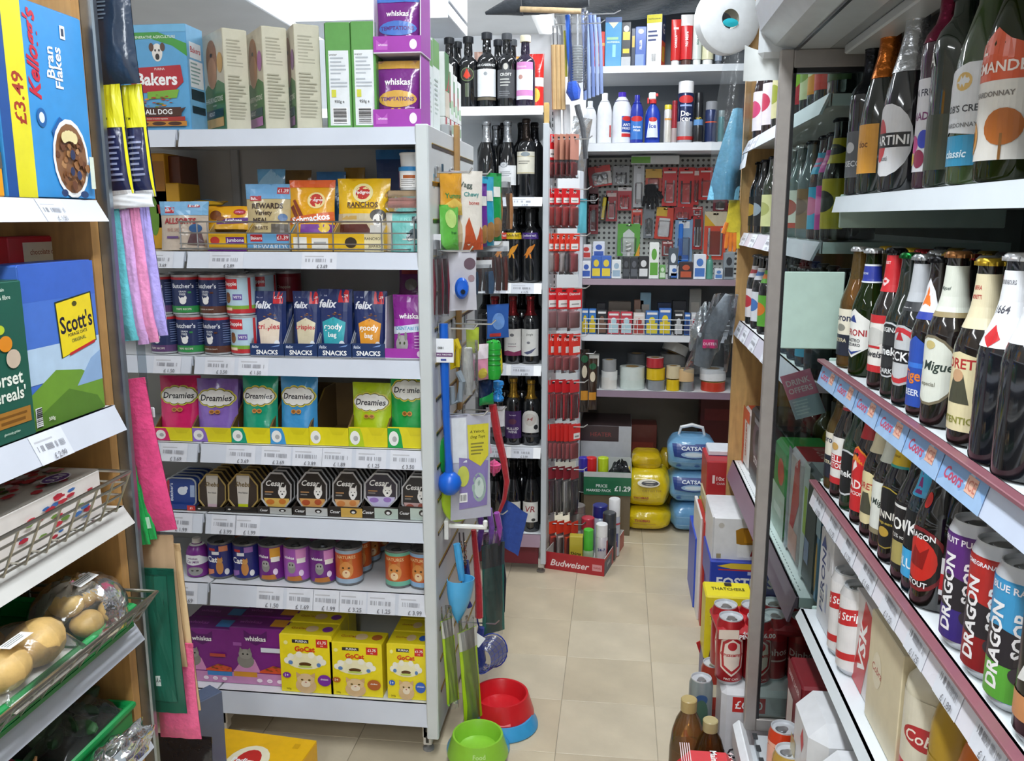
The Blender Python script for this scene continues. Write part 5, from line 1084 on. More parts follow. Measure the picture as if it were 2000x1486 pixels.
# blue ball thrower
def chain(name,pts,Y,r,col,label,cat,mat='plastic',seg=8,group=None):
    P = [un(a,c,'y',Y+dy) for a,c,dy in pts]; b = MB(); o0 = P[-1]
    b.tube([q-o0 for q in P],r,col,seg); o = obj(name,b,mat); o.location = o0; return tag(o,label,cat,group)
o = chain('ball_thrower',((867,632,0),(868,700,0),(871,800,0),(875,880,0),(878,930,0)),2.15,[.011,.012,.010,.009,.012],'#1a62c8','long blue plastic ball thrower hanging on the end panel','pet accessory')
b = MB(); b.lathe([(0,-.033),(.015,-.03),(.028,-.017),(.032,0),(.028,.016),(.015,.028),(.006,.031)],20,'#1b67d6',cx=0,cy=0,z0=-.018); obj('ball_cup',b,'plastic',o)
p0 = un(868,684,'y',2.135); b = MB(); b.box(-.024,.024,-.001,.001,-.032,.03,'#eef0f4',.0008); b.draw([('r',.05,.25,.95,.42,'#6a3f6e'),('t','BALL THROWER',.5,.335,.07,'#fff',{'w': .8}),('r',.3,.08,.6,.16,'#3a4a9a'),('t','0881',.3,.62,.1,'#555')],lambda u,v,o_: (-.024+.048*u,-.0012-o_,-.032+.062*v),.048,.062)
c_ = obj('card_tag',b,'card',o); c_.location = p0-o.location
# toys
chain('ring_toy',((890,662,0),(896,680,0),(893,715,0),(884,720,0),(883,690,0),(887,664,0)),2.24,.0075,'#d6bd1e','yellow rubber ring toy in the row of rope toys','dog toy')
chain('hose_toy',((895,725,0),(903,745,0),(897,782,0),(885,788,0),(881,755,0)),2.24,.009,'#8f9aa2','grey corrugated hose toy below the yellow ring','dog toy')
b = MB()
for q in range(6): b.tube([(.006*math.sin(q*1.05)+.0,.006*math.cos(q*1.05),.0),(.012*math.sin(q*1.05+1),.012*math.cos(q*1.05+1),.06),(.006*math.sin(q*1.05+2),.006*math.cos(q*1.05+2),.13)],.006,'#e4e4e0',6)
fm = MB()
for sg in (-1,1): fm.grid(lambda u,v: ((u-.5)*.055,sg*.022*(max(0,4*u*(1-u))**.5),-.01+.16*v),8,8,'#f6f7f8',flip=sg > 0)
spawn(('rope_toy_pack',b.mesh('rope','cloth'),[('clear_bag',fm.mesh('f','clear'),[])]),un(915,770,'y',2.3),'white rope toy in a clear bag on the end panel','dog toy',rz=R(20))
bag(925,672,952,742,2.42,.03,'#e59ab4',[('r',0,.6,1,1,'#f0e4ea'),('e',.5,.2,.3,.15,'#d8c44e')],'pink squeaky toy between the rope toy and the crocodile','dog toy',name='squeaky_toy',mat='plastic',rz=40,seed=81)
bag(912,640,934,690,2.40,.02,'#c5d84a',[],'lime toy packet above the pink toy','dog toy',name='squeaky_toy',mat='film',rz=40,seed=82)
bag(953,594,992,660,2.5,.006,'#2f5fae',[('e',.5,.5,.3,.25,'#6f9ad8'),('r',.1,.05,.6,.15,'#c83a3a')],'blue card header above the green crocodile toy','packaging',name='card_header',mat='card',rz=35,seal=.02)
b = MB(); b.lathe([(0,0),(.018,.004),(.024,.02),(.02,.05),(.019,.075),(.023,.10),(.02,.115),(0,.122)],16,'#2fb43e')
for q in range(5): b.lathe([(.021,.03+.015*q),(.0225,.033+.015*q),(.021,.037+.015*q)],16,'#26993a',caps=False)
ks = []
for sx in (-1,1): e_ = MB(); e_.lathe([(0,0),(.005,.003),(.006,.008),(0,.013)],8,'#2fb43e',cx=.01*sx,cy=-.012,z0=.108); e_.lathe([(0,.005),(.0025,.007),(0,.010)],6,'#1a1a1a',cx=.01*sx,cy=-.018,z0=.108); ks.append(('eye',e_.mesh('e','plastic'),[]))
e_ = MB(); e_.lathe([(0,0),(.013,.006),(.014,.03),(.01,.08),(0,.085)],10,'#d8cc2e',cx=.016,cy=.006,z0=.012); ks.append(('yellow_belly',e_.mesh('y','plastic'),[]))
spawn(('crocodile_toy',b.mesh('toy','plastic'),ks),un(964,742,'y',2.48),'bright green moulded crocodile dog toy','dog toy',rz=R(25))
b = MB(); b.lathe([(0,0),(.016,.004),(.018,.012),(.012,.022),(.012,.045),(.018,.055),(.016,.064),(0,.068)],12,'#2a86d0')
for q in range(24): a = q*2.4; b.lathe([(.003,0),(.0005,.006)],5,'#3a9ae0',axis='y',cx=.014*math.sin(a),cy=-.016,z0=.008+.052*q/24)
spawn(('spiky_bone_toy',b.mesh('t','plastic'),[]),un(973,785,'y',2.52),'blue spiky bone toy below the crocodile','dog toy')
bag(937,742,962,790,2.46,.02,'#14284a',[('p',[(0,0),(1,0),(1,.5),(0,.3)],'#1f9a4e')],'navy and green toy packet below the pink toy','dog toy',name='squeaky_toy',rz=40,seed=84)
# toy card with yellow sticker
bag(882,808,956,1012,2.2,.008,'#b8b9c6',[('r',.05,.55,.4,.97,'#dfe3e6'),('p',[(.2,.1),(.9,.12),(.95,.55),(.2,.6)],'#8a7cb4'),('e',.7,.3,.18,.14,'#9ab0a8'),('e',.7,.3,.12,.1,'#c9d8d0'),('p',[(.42,.9),(.95,.9),(.95,.6),(.75,.5),(.45,.58)],'#d9cf3a'),('t','A Velocity',.68,.83,.035,'#4a4a1a',{'w': .46,'sh': .2}),('t','Dog Toys',.68,.78,.035,'#4a4a1a',{'w': .42,'sh': .2})]+lines(.5,.9,.6,.73,4,'#8a8438')+[('e',.3,.42,.15,.1,'#c9cf5a'),('r',.2,.17,.4,.26,'#f4f4f4')]+barcode(.22,.18,.38,.25,8,1),'dog toy blister card with yellow sticker on the end panel','dog toy',name='toy_blister_card',mat='card',rz=26,seal=.02)
for k,(a,c,y0_,y1_,col,nm) in enumerate(((877,897,838,930,'#1f8a3e','dark green'),(888,915,905,1018,'#b9dc3a','lime'))):
    p0 = un((a+c)/2,(y0_+y1_)/2,'y',2.215+.02*k); h = un(a,y0_,'y',2.2).z-un(a,y1_,'y',2.2).z
    b = MB(); b.lathe([(h*.46,-.006),(h*.5,-.002),(h*.5,.004),(h*.46,.006),(h*.3,.004),(0,.004)],26,col,axis='y')
    o = obj('flying_disc',b,'plastic'); o.location = p0; o.rotation_euler = (0,R(-8),R(62)); tag(o,'%s flying disc seen edge-on beside the toy card' % nm,'dog toy','flying discs')
chain('dog_lead',((962,790,0),(972,850,0),(984,900,.0),(990,940,0),(985,975,0),(975,1000,0)),2.5,[.012,.013,.011,.009,.007,.005],'#b3202a','thick red curved lead hanging at the right of the end panel','dog lead','cloth')
chain('dog_lead',((941,820,0),(948,850,0),(955,885,0)),2.46,.010,'#d9a4b8','pink and white striped rope tug','dog toy','cloth')
b = MB()
for q in range(4): b.lathe([(.017,-.004),(.021,0),(.017,.004)],14,'#e0558f',axis='xyzx'[q % 3],caps=False,z0=(-.008,0,.008,.004)[q]); 
b.lathe([(0,-.018),(.012,-.014),(.018,0),(.012,.014),(0,.018)],12,'#d9447f')
o = obj('rope_ball',b,'cloth'); o.location = un(965,912,'y',2.46); tag(o,'pink knotted rope ball at the end of the striped tug','dog toy')
bag(950,795,985,845,2.56,.02,'#e6e6ea',[('r',0,.0,1,.25,'#3a3f46')],'white and black packet behind the red lead','packaging',rz=20,seed=85)
for k,(a,col,nm) in enumerate(((935,'#7a4ab0','violet'),(955,'#8a5ac0','lilac'),(970,'#9a3fa4','magenta'))):
    chain('cat_collar',((a,985+8*k,0),(a+6,1030,.01),(a-2,1075+6*k,.02)),2.42,.009,col,'%s webbing lead hanging under the toys' % nm,'dog lead','cloth',group='purple webbing leads')
p = un(998,1030,'y',2.55)
b = MB(); b.grid(lambda u,v: (.075*(u-.5)+.03*(v-.5),.004*math.sin(9*u+4*v),-.07+.14*v-.05*(u-.5)+.0),8,8,'#2f4fa0'); b.grid(lambda u,v: (.075*(u-.5)+.03*(v-.5),.006+.004*math.sin(9*u+4*v),-.07+.14*v-.05*(u-.5)),8,8,'#2f4fa0',flip=True)
o = obj('bandana',b,'cloth'); o.location = p; tag(o,'royal blue denim dog bandana sticking out past the leads','pet accessory')
# lower rack
o = chain('scoop',((892,1062,0),(897,1095,0),(902,1132,0)),2.17,[.010,.011,.009],'#4aa6dc','light blue plastic food scoop hanging on the white arm','pet accessory')
sz = un(900,1130,'y',2.17)-o.location; hz = un(900,1130,'y',2.17).z-un(900,1215,'y',2.17).z
b = MB()
for rr,fl in ((1,False),(.94,True)):
    b.grid(lambda u,v: (.043*rr*math.sin(PI*(u*1.5-.75))*(1-v**2.2)+.0,-.032*rr*math.cos(PI*(u*1.5-.75))*(1-v**2),-hz*v),18,10,'#55b4ea',flip=fl)
b.grid(lambda u,v: (.043*math.sin(PI*(u*1.5-.75))*(1-.06*v),-.032*math.cos(PI*(u*1.5-.75))*(1-.06*v),0),18,1,'#55b4ea')
c_ = obj('bowl_of_scoop',b,'plastic',o); c_.location = sz; c_.rotation_euler = (0,R(6),R(55))
for k in range(2):
    e = chain('chain_lead',((897+8*k,1040,.02),(899+8*k,1070,.02),(901+8*k,1105,.02)),2.24,.0022,'#6b6e72',['steel chain lead at the left on the white arm','steel chain lead beside the first on the white arm'][k],'dog lead','metal',group='chain leads')
    b = MB(); z0_ = 0
    for q in range(9): b.tube([(.004*math.cos(a)*(1 if q % 2 else .25),.004*math.cos(a)*(.25 if q % 2 else 1),.0085*q+.006*math.sin(a)) for a in [2*PI*t/8 for t in range(8)]],.0012,'#b9a48c' if q % 3 else '#8a2a30',5,True)
    obj('links',b,'metal',e)
chain('dog_lead',((925,1035,0),(930,1090,0),(935,1150,0),(936,1205,0)),2.32,[.008,.009,.011,.012],'#b0202c','bright red nylon lead hanging behind the blue scoop','dog lead','cloth')
chain('dog_lead',((910,1095,0),(914,1130,0),(908,1165,0),(918,1185,0)),2.30,.009,'#2a3a86','blue patterned collar hanging behind the scoop','dog lead','cloth')
bag(944,1062,983,1235,2.42,.012,'#1d6a63',[('r',0,.75,1,1,'#3a4a50')],'dark teal grooming pack in a clear sleeve','pet accessory',name='grooming_pack',mat='plastic',rz=40,film=True,seed=91)
for k in range(2): chain('dog_lead',((975+6*k,1075,0),(984+3*k,1130,0),(979+5*k,1195,0)),2.55,.0035,'#1c1f33',['thin black lead at the right of the teal pack','thin black lead hanging furthest right'][k],'dog lead','cloth',group='thin black leads')
for k,(a,c,y0_,y1_,Y,nm) in enumerate(((868,888,1205,1370,2.14,'narrow'),(902,932,1225,1405,2.18,'wide'))):
    bag(a,y0_,c,y1_,Y,.018,'#a8cc1e',[('r',0,.8,1,1,'#c9c9c2')],'lime green grooming tool in a %s clear sleeve near the floor' % nm,'pet accessory',name='grooming_tool',mat='plastic',rz=45,film=True,seed=93+k,tilt=R(-4),seal=.01)
p = un(925,1245,'y',2.2); b = MB(); b.box(-.03,.03,-.0008,.0008,-.016,.016,'#eef1f6'); o = obj('card_tag',b,'card'); o.location = p; o.rotation_euler = (0,R(38),R(15)); tag(o,'white card tag hanging below the blue scoop','tag')
# fishing net
e = tag(empty('aquarium_net',un(962,1270,'y',2.38)),'small blue mesh net hanging below the leads','net')
b = MB(); b.tube([(.045*math.cos(t),.01*math.sin(t),.05*math.sin(t)) for t in [2*PI*q/20 for q in range(20)]],.0022,'#2a3f9a',6,True); b.tube([(-.03,0,.04),(-.045,0,.09),(-.05,0,.14)],.0025,'#2a3f9a',6); obj('frame',b,'plastic',e)
b = MB(); b.grid(lambda u,v: ((.044-.016*v)*math.cos(2*PI*u)-.025*v,-.05*v+.02*math.sin(2*PI*u)*v,(.049-.02*v)*math.sin(2*PI*u)-.012*v),16,6,'#8f96c8'); obj('mesh_bag',b,'clear',e)
b = MB()
for q in range(16):
    t = 2*PI*q/16; b.tube([((.044-.016*v)*math.cos(t)-.025*v,-.05*v+.02*math.sin(t)*v,(.049-.02*v)*math.sin(t)-.012*v) for v in (0,.33,.66,1)],.0007,'#31449c',4)
for v in (.25,.5,.75,1): b.tube([((.044-.016*v)*math.cos(t)-.025*v,-.05*v+.02*math.sin(t)*v,(.049-.02*v)*math.sin(t)-.012*v) for t in [2*PI*q/16 for q in range(16)]],.0007,'#31449c',4,True)
obj('netting',b,'cloth',e)
chain('blue_ribbon',((940,1225,0),(935,1260,0),(942,1290,0),(936,1312,0)),2.36,[.010,.016,.012,.006],'#28388c','bunched navy net handle cover beside the mesh net','net','cloth')
# bowls on the floor
def bowl(px,py,r,h,col,z,label,text=None,tc='#fff',notch=False):
    p = un(px,py,'z',z+h); prof = [(r*.97,0),(r,.004),(r*.98,.012),(r*.84,h*.9),(r*.82,h),(r*.76,h),(r*.73,h*.92),(r*.62,h*.35),(r*.5,h*.3),(0,h*.3)]
    b = MB(); b.lathe(prof,36,col); b.lathe([(r*.9,0),(r*.9,.001)],36,col)
    ks = []
    if text: ks.append(('lettering',wrap([('t',text,.5,.5,.5,tc,{'w': .9})],rprof([(r*.98,.012),(r*.84,h*.9)]),h*.42,h*.4,.9),[]))
    if notch: n_ = MB(); n_.box(-r*.28,r*.28,-r*.99,-r*.85,.0,h*.32,col,.012); ks.append(('carry_notch',n_.mesh('n','plastic'),[]))
    s = spawn(('pet_bowl',b.mesh('bowl','plastic'),ks),(p.x,p.y,z),label,'pet bowl','pet bowls',rz=R(12)); return s
bowl(934,1440,.088,.034,'#4aa6d4',0,'light blue pet bowl under the lime green bowl')
bowl(933,1432,.083,.06,'#8cc63a',.021,'lime green pet bowl marked Food at the front','Food','#c6e69a')
bowl(984,1392,.1,.036,'#3a9ad0',0,'sky blue pet bowl under the red bowl')
bowl(978,1352,.098,.064,'#cf1f28',.024,'large red pet bowl stacked on a blue one',notch=True)
# boxes on the gondola behind the treat trays, seen edge-on
for k in range(2):
    zt = un(853+10*k,74+6*k,'y',2.25+.085*k).z
    spawn(carton('pet_food_box',.14,.08,zt-Z0,'#dfe6e4',right=(('r',0,.0,1,.72,'#e3ecea'),('r',0,.72,1,1,'#6aa458'))+tuple(lines(.2,.8,.2,.6,8,'#b4c4bc',k)),topcol='#6aa458'),(-.557,2.245+.084*k,Z0),['green-topped white box seen end-on behind the purple trays','second green-topped white box seen end-on behind the purple trays'][k],'pet food','end-on green boxes')
zr = 1.6005
for k in range(4):
    y = 2.47+.062*k; z1_ = un(880+9*k,195+9*k,'y',y).z
    spawn(carton('pet_food_box',.14,.058,.125,'#e8ebe8',right=(('r',0,0,.35,1,'#b53a44'),('r',.35,.0,1,1,'#e9ebea'),('r',.45,.7,.9,.9,'#9ab89a'))),(-.557,y+.005,zr),'red-edged white box, number %s from the front in the lower row' % ['one','two','three','four'][k],'pet food','red-edged boxes')
    hh = un(878+9*k,104+22*k,'y',y).z-(zr+.126)
    if k == 0: rr_ = (('r',0,.0,1,.45,'#cfc6b4'),('r',0,.4,1,1,'#2f7a44'),('p',[(0,.4),(.4,.45),(.8,.6),(1,.75),(1,.6),(.6,.42)],'#b02a34'))
    else: rr_ = (('r',0,0,1,1,'#e6eae6'),('r',0,.2,.3,.85,'#3f8a50'),('r',0,.3,.22,.6,'#b02a34'),('r',.4,.1,.9,.35,'#a8cba4'))
    spawn(carton('pet_food_box',.14,.058,min(max(hh,.12),.2),'#e6eae6',right=rr_,topcol='#dfe6e0'),(-.557,y+.005,zr+.1265),['green and beige box with a red swoosh at the corner of the gondola top','white and green box behind the red swoosh box','third white and green box on the gondola top','furthest white and green box on the gondola top'][k],'pet food','upper edge-on boxes')

# ================================================================ WINE SHELVES
def winebottle(px,pyt,z,kind,label,col='#14161a',lab=None,lz=(.15,.5),cap='#1a1a1a',ck='foil',neck=None,r=.0375,yoff=0,grp='wine bottles',nz=(.72,.9),h=None,sp=2.4):
    Y = WY+.025+r+yoff; x = un(px,pyt+60,'y',Y).x; hh = h or min(max(un(px,pyt,'y',Y).z-z,.25),.33)
    spawn(bottle('wine_bottle',kind,r,round(hh,3),col,tuple(lab) if lab else None,lz,sp,tuple(neck) if neck else None,nz,cap=cap,capkind=ck),(x,Y,z),label,'bottle',grp)
w0,w1,w2,w3,w4,w5 = [z+.0005 for z in WIN]
winebottle(878,74,w0,'port','dark fortified wine bottle half hidden by the green boxes',cap='#20242a',ck='short')
winebottle(915,72,w0,'port','dark port bottle with a round red emblem',lab=[('e',.5,.75,.3,.2,'#6d8a5a'),('e',.5,.75,.27,.18,'#3a2a24'),('p',[(.34,.7),(.5,.92),(.66,.7),(.5,.62)],'#d83a20'),('r',.42,.1,.58,.5,'#55604a')],lz=(.1,.58),cap='#20242a',ck='short')
winebottle(951,64,w0,'port','tall dark bottle with a plain white label and checked neck',lab=[('r',0,.84,1,1,'#1a1c20'),('t','BAR CABERNET',.5,.92,.09,'#e9eaea',{'w': .9,'b': .02}),('r',0,.12,1,.82,'#eef2f6'),('e',.5,.7,.08,.05,'#9aa0a4'),('r',0,.03,1,.1,'#6a6250')],lz=(.08,.6),cap='#2a2d33',ck='short',neck=[('r',.1*q,.1*((q*3) % 8),.1*q+.06,.1*((q*3) % 8)+.12,'#dfe4ea') for q in range(10)],nz=(.74,.92))
winebottle(990,66,w0,'port','dark bottle with a charcoal label and grey stopper',lab=[('r',0,0,1,.8,'#4a4c50'),('e',.5,.84,.16,.14,'#4a4c50'),('e',.5,.88,.1,.09,'#c9c6be'),('t','CROFT',.5,.66,.1,'#e9e9e6',{'w': .5,'b': .02})]+lines(.25,.8,.3,.55,3,'#c9c9c4')+lines(.2,.8,.04,.2,3,'#8a8c90'),lz=(.12,.6),cap='#4a4d52',ck='short')
winebottle(1026,70,w0,'port','purple-black bottle with pink and white label and cream cap','#251c33',[('r',0,0,1,1,'#eef1f6'),('r',0,.8,1,1,'#d58ac4'),('t','Blossom',.35,.88,.07,'#f6e2f2',{'w': .5}),('e',.3,.6,.12,.06,'#c9988f'),('r',0,.1,1,.25,'#d58ac4')],(.1,.62),'#efe6c8','short',sp=1.9)
winebottle(894,82,w0,'bordeaux','dark bottle in the second row behind the first two',cap='#20242a',yoff=.09,ck='short'); winebottle(973,78,w0,'bordeaux','dark speckled bottle in the second row between two front bottles',cap='#2a2d33',yoff=.09,ck='short'); winebottle(1000,78,w0,'port','dark bottle right behind the charcoal label bottle',cap='#4a4d52',yoff=.09,ck='short')
for k,(a,c,y0_,y1_,col,nm) in enumerate(((1028,1060,100,200,'#d8302c','red and white'),(922,944,96,190,'#e2b9a8','pink and white'),(998,1020,105,190,'#e0a03c','orange and white'))):
    w,h,x = onP(a,c,y0_,w0,WY+.2,y1_); spawn(pouch('crisp_packet',w,h,.06,col,(('r',0,.45,1,.6,'#f3efe9'),('e',.5,.3,.3,.12,'#f0c04a')),seed=101+k),(x,WY+.26,w0),'%s snack packet at the back of the top wine shelf' % nm,'snack packet')
for k,(px,pt,lab,nm,cap) in enumerate(((951,236,None,'with white capsule, left of three','#cfd3d8'),(992,236,[('r',0,0,1,.85,'#e9ebee'),('e',.35,.88,.2,.12,'#9aa0a6'),('e',.35,.88,.14,.09,'#d8dbde')]+lines(.15,.85,.35,.6,3,'#a6a9ae'),'with white label and grey seal, middle of three','#b9bec4'),(1028,232,[('r',0,0,1,1,'#e6e2d2'),('r',0,.78,1,.8,'#b9a86a'),('e',.5,.88,.22,.1,'#8f9aa0'),('r',0,.02,1,.05,'#b9a86a')]+lines(.15,.85,.4,.6,2,'#8d8a80'),'with cream label and dark cork top, right of three','#3a322e'))):
    winebottle(px,pt,w1,'burgundy' if k < 2 else 'bordeaux','dark wine bottle %s' % nm,lab=lab,lz=(.16,.46) if k < 2 else (.3,.58),cap=cap,sp=2.2)
winebottle(969,245,w1,'burgundy','dark wine bottle in the second row between white caps',cap='#9a9ea4',yoff=.09)
def roo(c): return [('p',[(.2,.0),(.32,.04),(.4,.2),(.55,.3),(.7,.5),(.78,.62),(.74,.66),(.6,.58),(.45,.55),(.3,.42),(.22,.2)],c),('p',[(.4,.25),(.48,.02),(.56,.0),(.52,.2)],c),('p',[(.06,.1),(.26,.3),(.3,.2)],c)]
for k,(px,c1,c2,nm) in enumerate(((979,'#d8432a','#e08a2a','red'),(1003,'#e8c41e','#e69a2a','yellow'),(1036,'#4a2f86','#d9822a','purple'))):
    lab = [('r',0,.78,1,1,c1),('t','[yellow tail]',.5,.89,.1,'#3a2a12' if k == 1 else '#e9e4f0',{'w': .9})]+[('p',[(.15+u*.8,.12+v*.75) for u,v in q[1]],c2) for q in roo(c2)]
    winebottle(px,408,w2,'bordeaux','black wine bottle with a %s band and orange kangaroo mark' % nm,lab=lab,lz=(.28,.68),cap='#15161a',sp=2.2,ck='screw')
labs3 = [None,[('r',0,0,1,1,'#eceae6'),('e',.5,.78,.1,.06,'#77777a'),('t','CABALIE',.5,.45,.06,'#8a8a90',{'w': .5}),('r',.3,.34,.7,.36,'#b5929f'),('p',[(0,0),(1,0),(1,.2),(.6,.14),(.3,.2),(0,.14)],'#8a2f5a')],[('r',0,0,1,1,'#eeede9'),('t','Jungla',.5,.8,.1,'#6a6a66',{'w': .6,'sh': .2}),('e',.45,.5,.08,.05,'#8a8a90'),('p',[(.2,.12),(.5,.2),(.85,.32),(.6,.12),(.4,.06)],'#5a5f80')]]
for k,(px,nm) in enumerate(((967,'half hidden by the green toy'),(1002,'with white and plum label'),(1036,'with white illustrated label'))):
    winebottle(px,578,w3,'bordeaux','red wine bottle with red capsule %s' % nm,lab=labs3[k],lz=(.12,.52),cap='#8f2f34',sp=2.2)
winebottle(1003,738,w4,'bordeaux','dark bottle of mulled wine with purple label and gold capsule',lab=[('r',0,0,1,1,'#4a2a6a'),('t','harvest',.5,.86,.06,'#dccfe8',{'w': .5}),('e',.5,.62,.2,.1,'#6a3a54'),('t','MULLED',.5,.36,.09,'#f0ecf4',{'w': .7,'b': .02}),('t','WINE',.5,.24,.09,'#f0ecf4',{'w': .5,'b': .02})],lz=(.1,.52),cap='#b8913c',sp=2.2)
winebottle(1037,742,w4,'bordeaux','dark wine bottle with a round white label and gold capsule',lab=[('e',.5,.6,.5,.38,'#eceae6'),('r',0,.18,1,.6,'#eceae6'),('e',.5,.65,.3,.22,'#d8d2cc'),('p',[(.35,.6),(.65,.75),(.6,.6),(.4,.72)],'#b06a6a'),('e',.8,.38,.12,.09,'#2a2a2e'),('r',0,.02,1,.12,'#3a3a3e')],lz=(.12,.56),cap='#b8913c',sp=2.2)
winebottle(972,740,w4,'bordeaux','wine bottle with white and grey label behind the red lead',lab=[('r',0,0,1,1,'#e4e2e6'),('r',0,0,1,.3,'#6a6c72')],lz=(.12,.6),cap='#1a1a1a',sp=2.4)
for k,(px,nm,c) in enumerate(((1003,'with blue initials','#7a8fb0'),(1037,'with red initials','#a03a44'))):
    winebottle(px,895,w5,'burgundy','dark wine bottle on the lowest shelf %s on a white label' % nm,lab=[('r',0,0,1,1,'#e9e8e4'),('t','VR',.5,.65,.3,c,{'w': .6,'sh': .15}),('e',.7,.12,.12,.08,'#3a3a3a')],lz=(.14,.42),cap='#16171b',sp=1.9)
winebottle(968,900,w5,'burgundy','dark wine bottle on the lowest shelf half hidden by the blue bandana',cap='#16171b')

# ---------------------------------------------------------------- things lying on top of the wine unit
p = un(1000,12,'y',3.66)
b = MB(); b.tube([un(948,26,'y',3.6),un(990,14,'y',3.6),un(1020,10,'y',3.6)],[.006,.03,.04],'#3a3f45',10); b.tube([un(1018,12,'y',3.62),un(1060,3,'y',3.62),un(1110,-6,'y',3.62),un(1150,-8,'y',3.62)],[.035,.05,.05,.04],'#3d434a',10)
o = obj('umbrella',b,'cloth'); tag(o,'dark grey folded umbrella lying on top of the wine unit','umbrella')
b = MB(); b.tube([un(1016,18,'y',3.56),un(1135,22,'y',3.56)],.011,'#c9ae86',10); obj('wooden_shaft',b,'wood',o)
b = MB(); b.grid(lambda u,v: tuple(un(1145+270*u,-16+48*v+8*math.sin(6*u),'y',4.05+.3*(1-v)+.02*math.sin(14*u+6*v))),24,8,'#4a535c')
o = obj('tarpaulin',b,'film'); tag(o,'dark grey plastic sheet draped above the hardware shelving','plastic sheet')

# ---------------------------------------------------------------- hardware packs hooked on the end of the wine unit
HX = WXR+.02
def packrow(py0,py1,n,spec_fn,label,group,hookpy,ang=42,x0=1080,x1=1122,Y=3.52,hl=.16):
    hook(1075,hookpy,Y,hl,X0=HX,label='chrome hook carrying the %s' % label,grp='hardware hooks')
    zt = un(1095,py0,'y',Y).z
    h = zt-un(1095,py1,'y',Y).z
    for q in range(n):
        px = x0+(x1-x0)*q/max(1,n-1); x = un(px,(py0+py1)/2,'y',Y).x
        spawn(spec_fn(round(h,3),q),(x,Y+.004*(q % 2),zt-.012),['%s, at the left end of its hook','%s, second on its hook','%s, third on its hook','%s, fourth on its hook','%s, fifth on its hook','%s, sixth on its hook'][q] % label if q < n-1 else '%s, at the open end of its hook' % label,'hardware pack',group,rz=R(ang+(q*17) % 13-6))
red = '#d8262c'
tk = (('r',.15,.1,.85,.42,'#f2efec'),('r',.25,.2,.75,.26,'#888'),('t','Jegs',.5,.75,.18,'#fbeeee',{'w': .5}))
packrow(262,342,5,lambda h,q: hangpack('hardware_pack',.055,h,.014,['#d8262c','#b9786a','#c08a74','#b57a68','#c58a7a'][q],h*.55,'block','#d0262c',tk if q == 0 else (),seed=q),'red-bottomed brush head pack','red packs top row',272,ang=58)
packrow(368,440,4,lambda h,q: hangpack('hardware_pack',.06,h,.02,red,h*.35,'block','#d83a38',tk,seed=q),'red topped clear pack of washers','red packs second row',370)
packrow(456,530,5,lambda h,q: hangpack('hardware_pack',.05,h,.018,'#e2402e',h*.38,'block',['#e4d4d0','#d83a30','#ecdfda','#7a6d72','#d8626a'][q],tk,seed=q),'orange-red topped pack with white tag','red packs third row',460)
packrow(562,640,3,lambda h,q: hangpack('hardware_pack',.072,h,.02,red,h*.45,'block','#c98a8c',(('t','Diamond',.5,.72,.2,'#fff',{'w': .7}),('r',.15,.08,.92,.42,'#f0eeec'),('r',.3,.2,.8,.26,'#999')),seed=q),'wide red header pack of grey discs','red packs fourth row',562,ang=34)
packrow(652,722,4,lambda h,q: hangpack('hardware_pack',.062,h,.02,'#e2362a',h*.5,'block','#d0686a',(('t','Fast',.5,.75,.22,'#fff',{'w': .5}),('r',.35,.1,.95,.4,'#f0eeec')),seed=q),'red header pack with a side tag','red packs fifth row',655,ang=38)
packrow(742,815,4,lambda h,q: hangpack('hardware_pack',.055,h,.016,'#d02a30',h*.25,'sticks','#b8323a',(),seed=q),'clear pack of red rods','red packs sixth row',745)
packrow(828,895,6,lambda h,q: hangpack('hardware_pack',.06,h,.014,'#d8322f',h*.4,'block','#e0686a',(('r',.4,.1,.95,.45,'#f0eeec'),('r',.5,.2,.85,.3,'#888')),seed=q),'crowded red header pack of pink pieces','red packs seventh row',832,ang=40)
packrow(912,1000,4,lambda h,q: hangpack('hardware_pack',.05,h,.02,'#8a2a34',h*.2,'sticks',['#5a2430','#6a5a5c','#b8b4b0','#4a3a3c'][q],(),seed=q),'clear pack of dark fittings','dark packs eighth row',915,ang=45)
packrow(1018,1110,4,lambda h,q: hangpack('hardware_pack',.045,h,.02,'#e8452c',h*.2,'block',['#d04a3c','#d8c8c0','#e8502a','#ea5a28'][q],(),seed=q),'orange-red pack hanging above the beer tray','orange packs bottom row',1022,ang=48)
# long tools at the top
def pole(pts,Y,r,col,label,cat='tool',mat='wood',grp=None): return chain('tool_handle',[(a,c,0) for a,c in pts],Y,r,col,label,cat,mat,group=grp)
hook(1072,48,3.60,.2,X0=HX,label='long chrome hook carrying the wooden handles'); hook(1072,30,3.62,.26,X0=HX,label='long chrome hook carrying the clear tubes')
for k,px in enumerate((1081,1089,1098)):
    o = pole([(px,88,),(px+2,214)],3.6,.0105,'#c9a878',['turned wooden brush handle, left of three','turned wooden brush handle, middle of three','turned wooden brush handle, right of three'][k],grp='wooden handles')
    b = MB(); b.tube([un(px,90,'y',3.6)-o.location,un(px-1,50,'y',3.6)-o.location],.003,'#8a8c90',6); obj('ferrule',b,'metal',o)
pole([(1108,30),(1113,110),(1118,160)],3.6,[.010,.012,.010],'#2a62c8','blue plastic brush handle',mat='plastic')
o = pole([(1118,160),(1120,178),(1124,195)],3.58,[.02,.03,.018],'#2450b8','blue round brush head with dark bristles',mat='cloth')
pole([(1103,60),(1106,150)],3.62,.006,'#c9c64a','thin yellow-green cane behind the blue handle',mat='plastic')
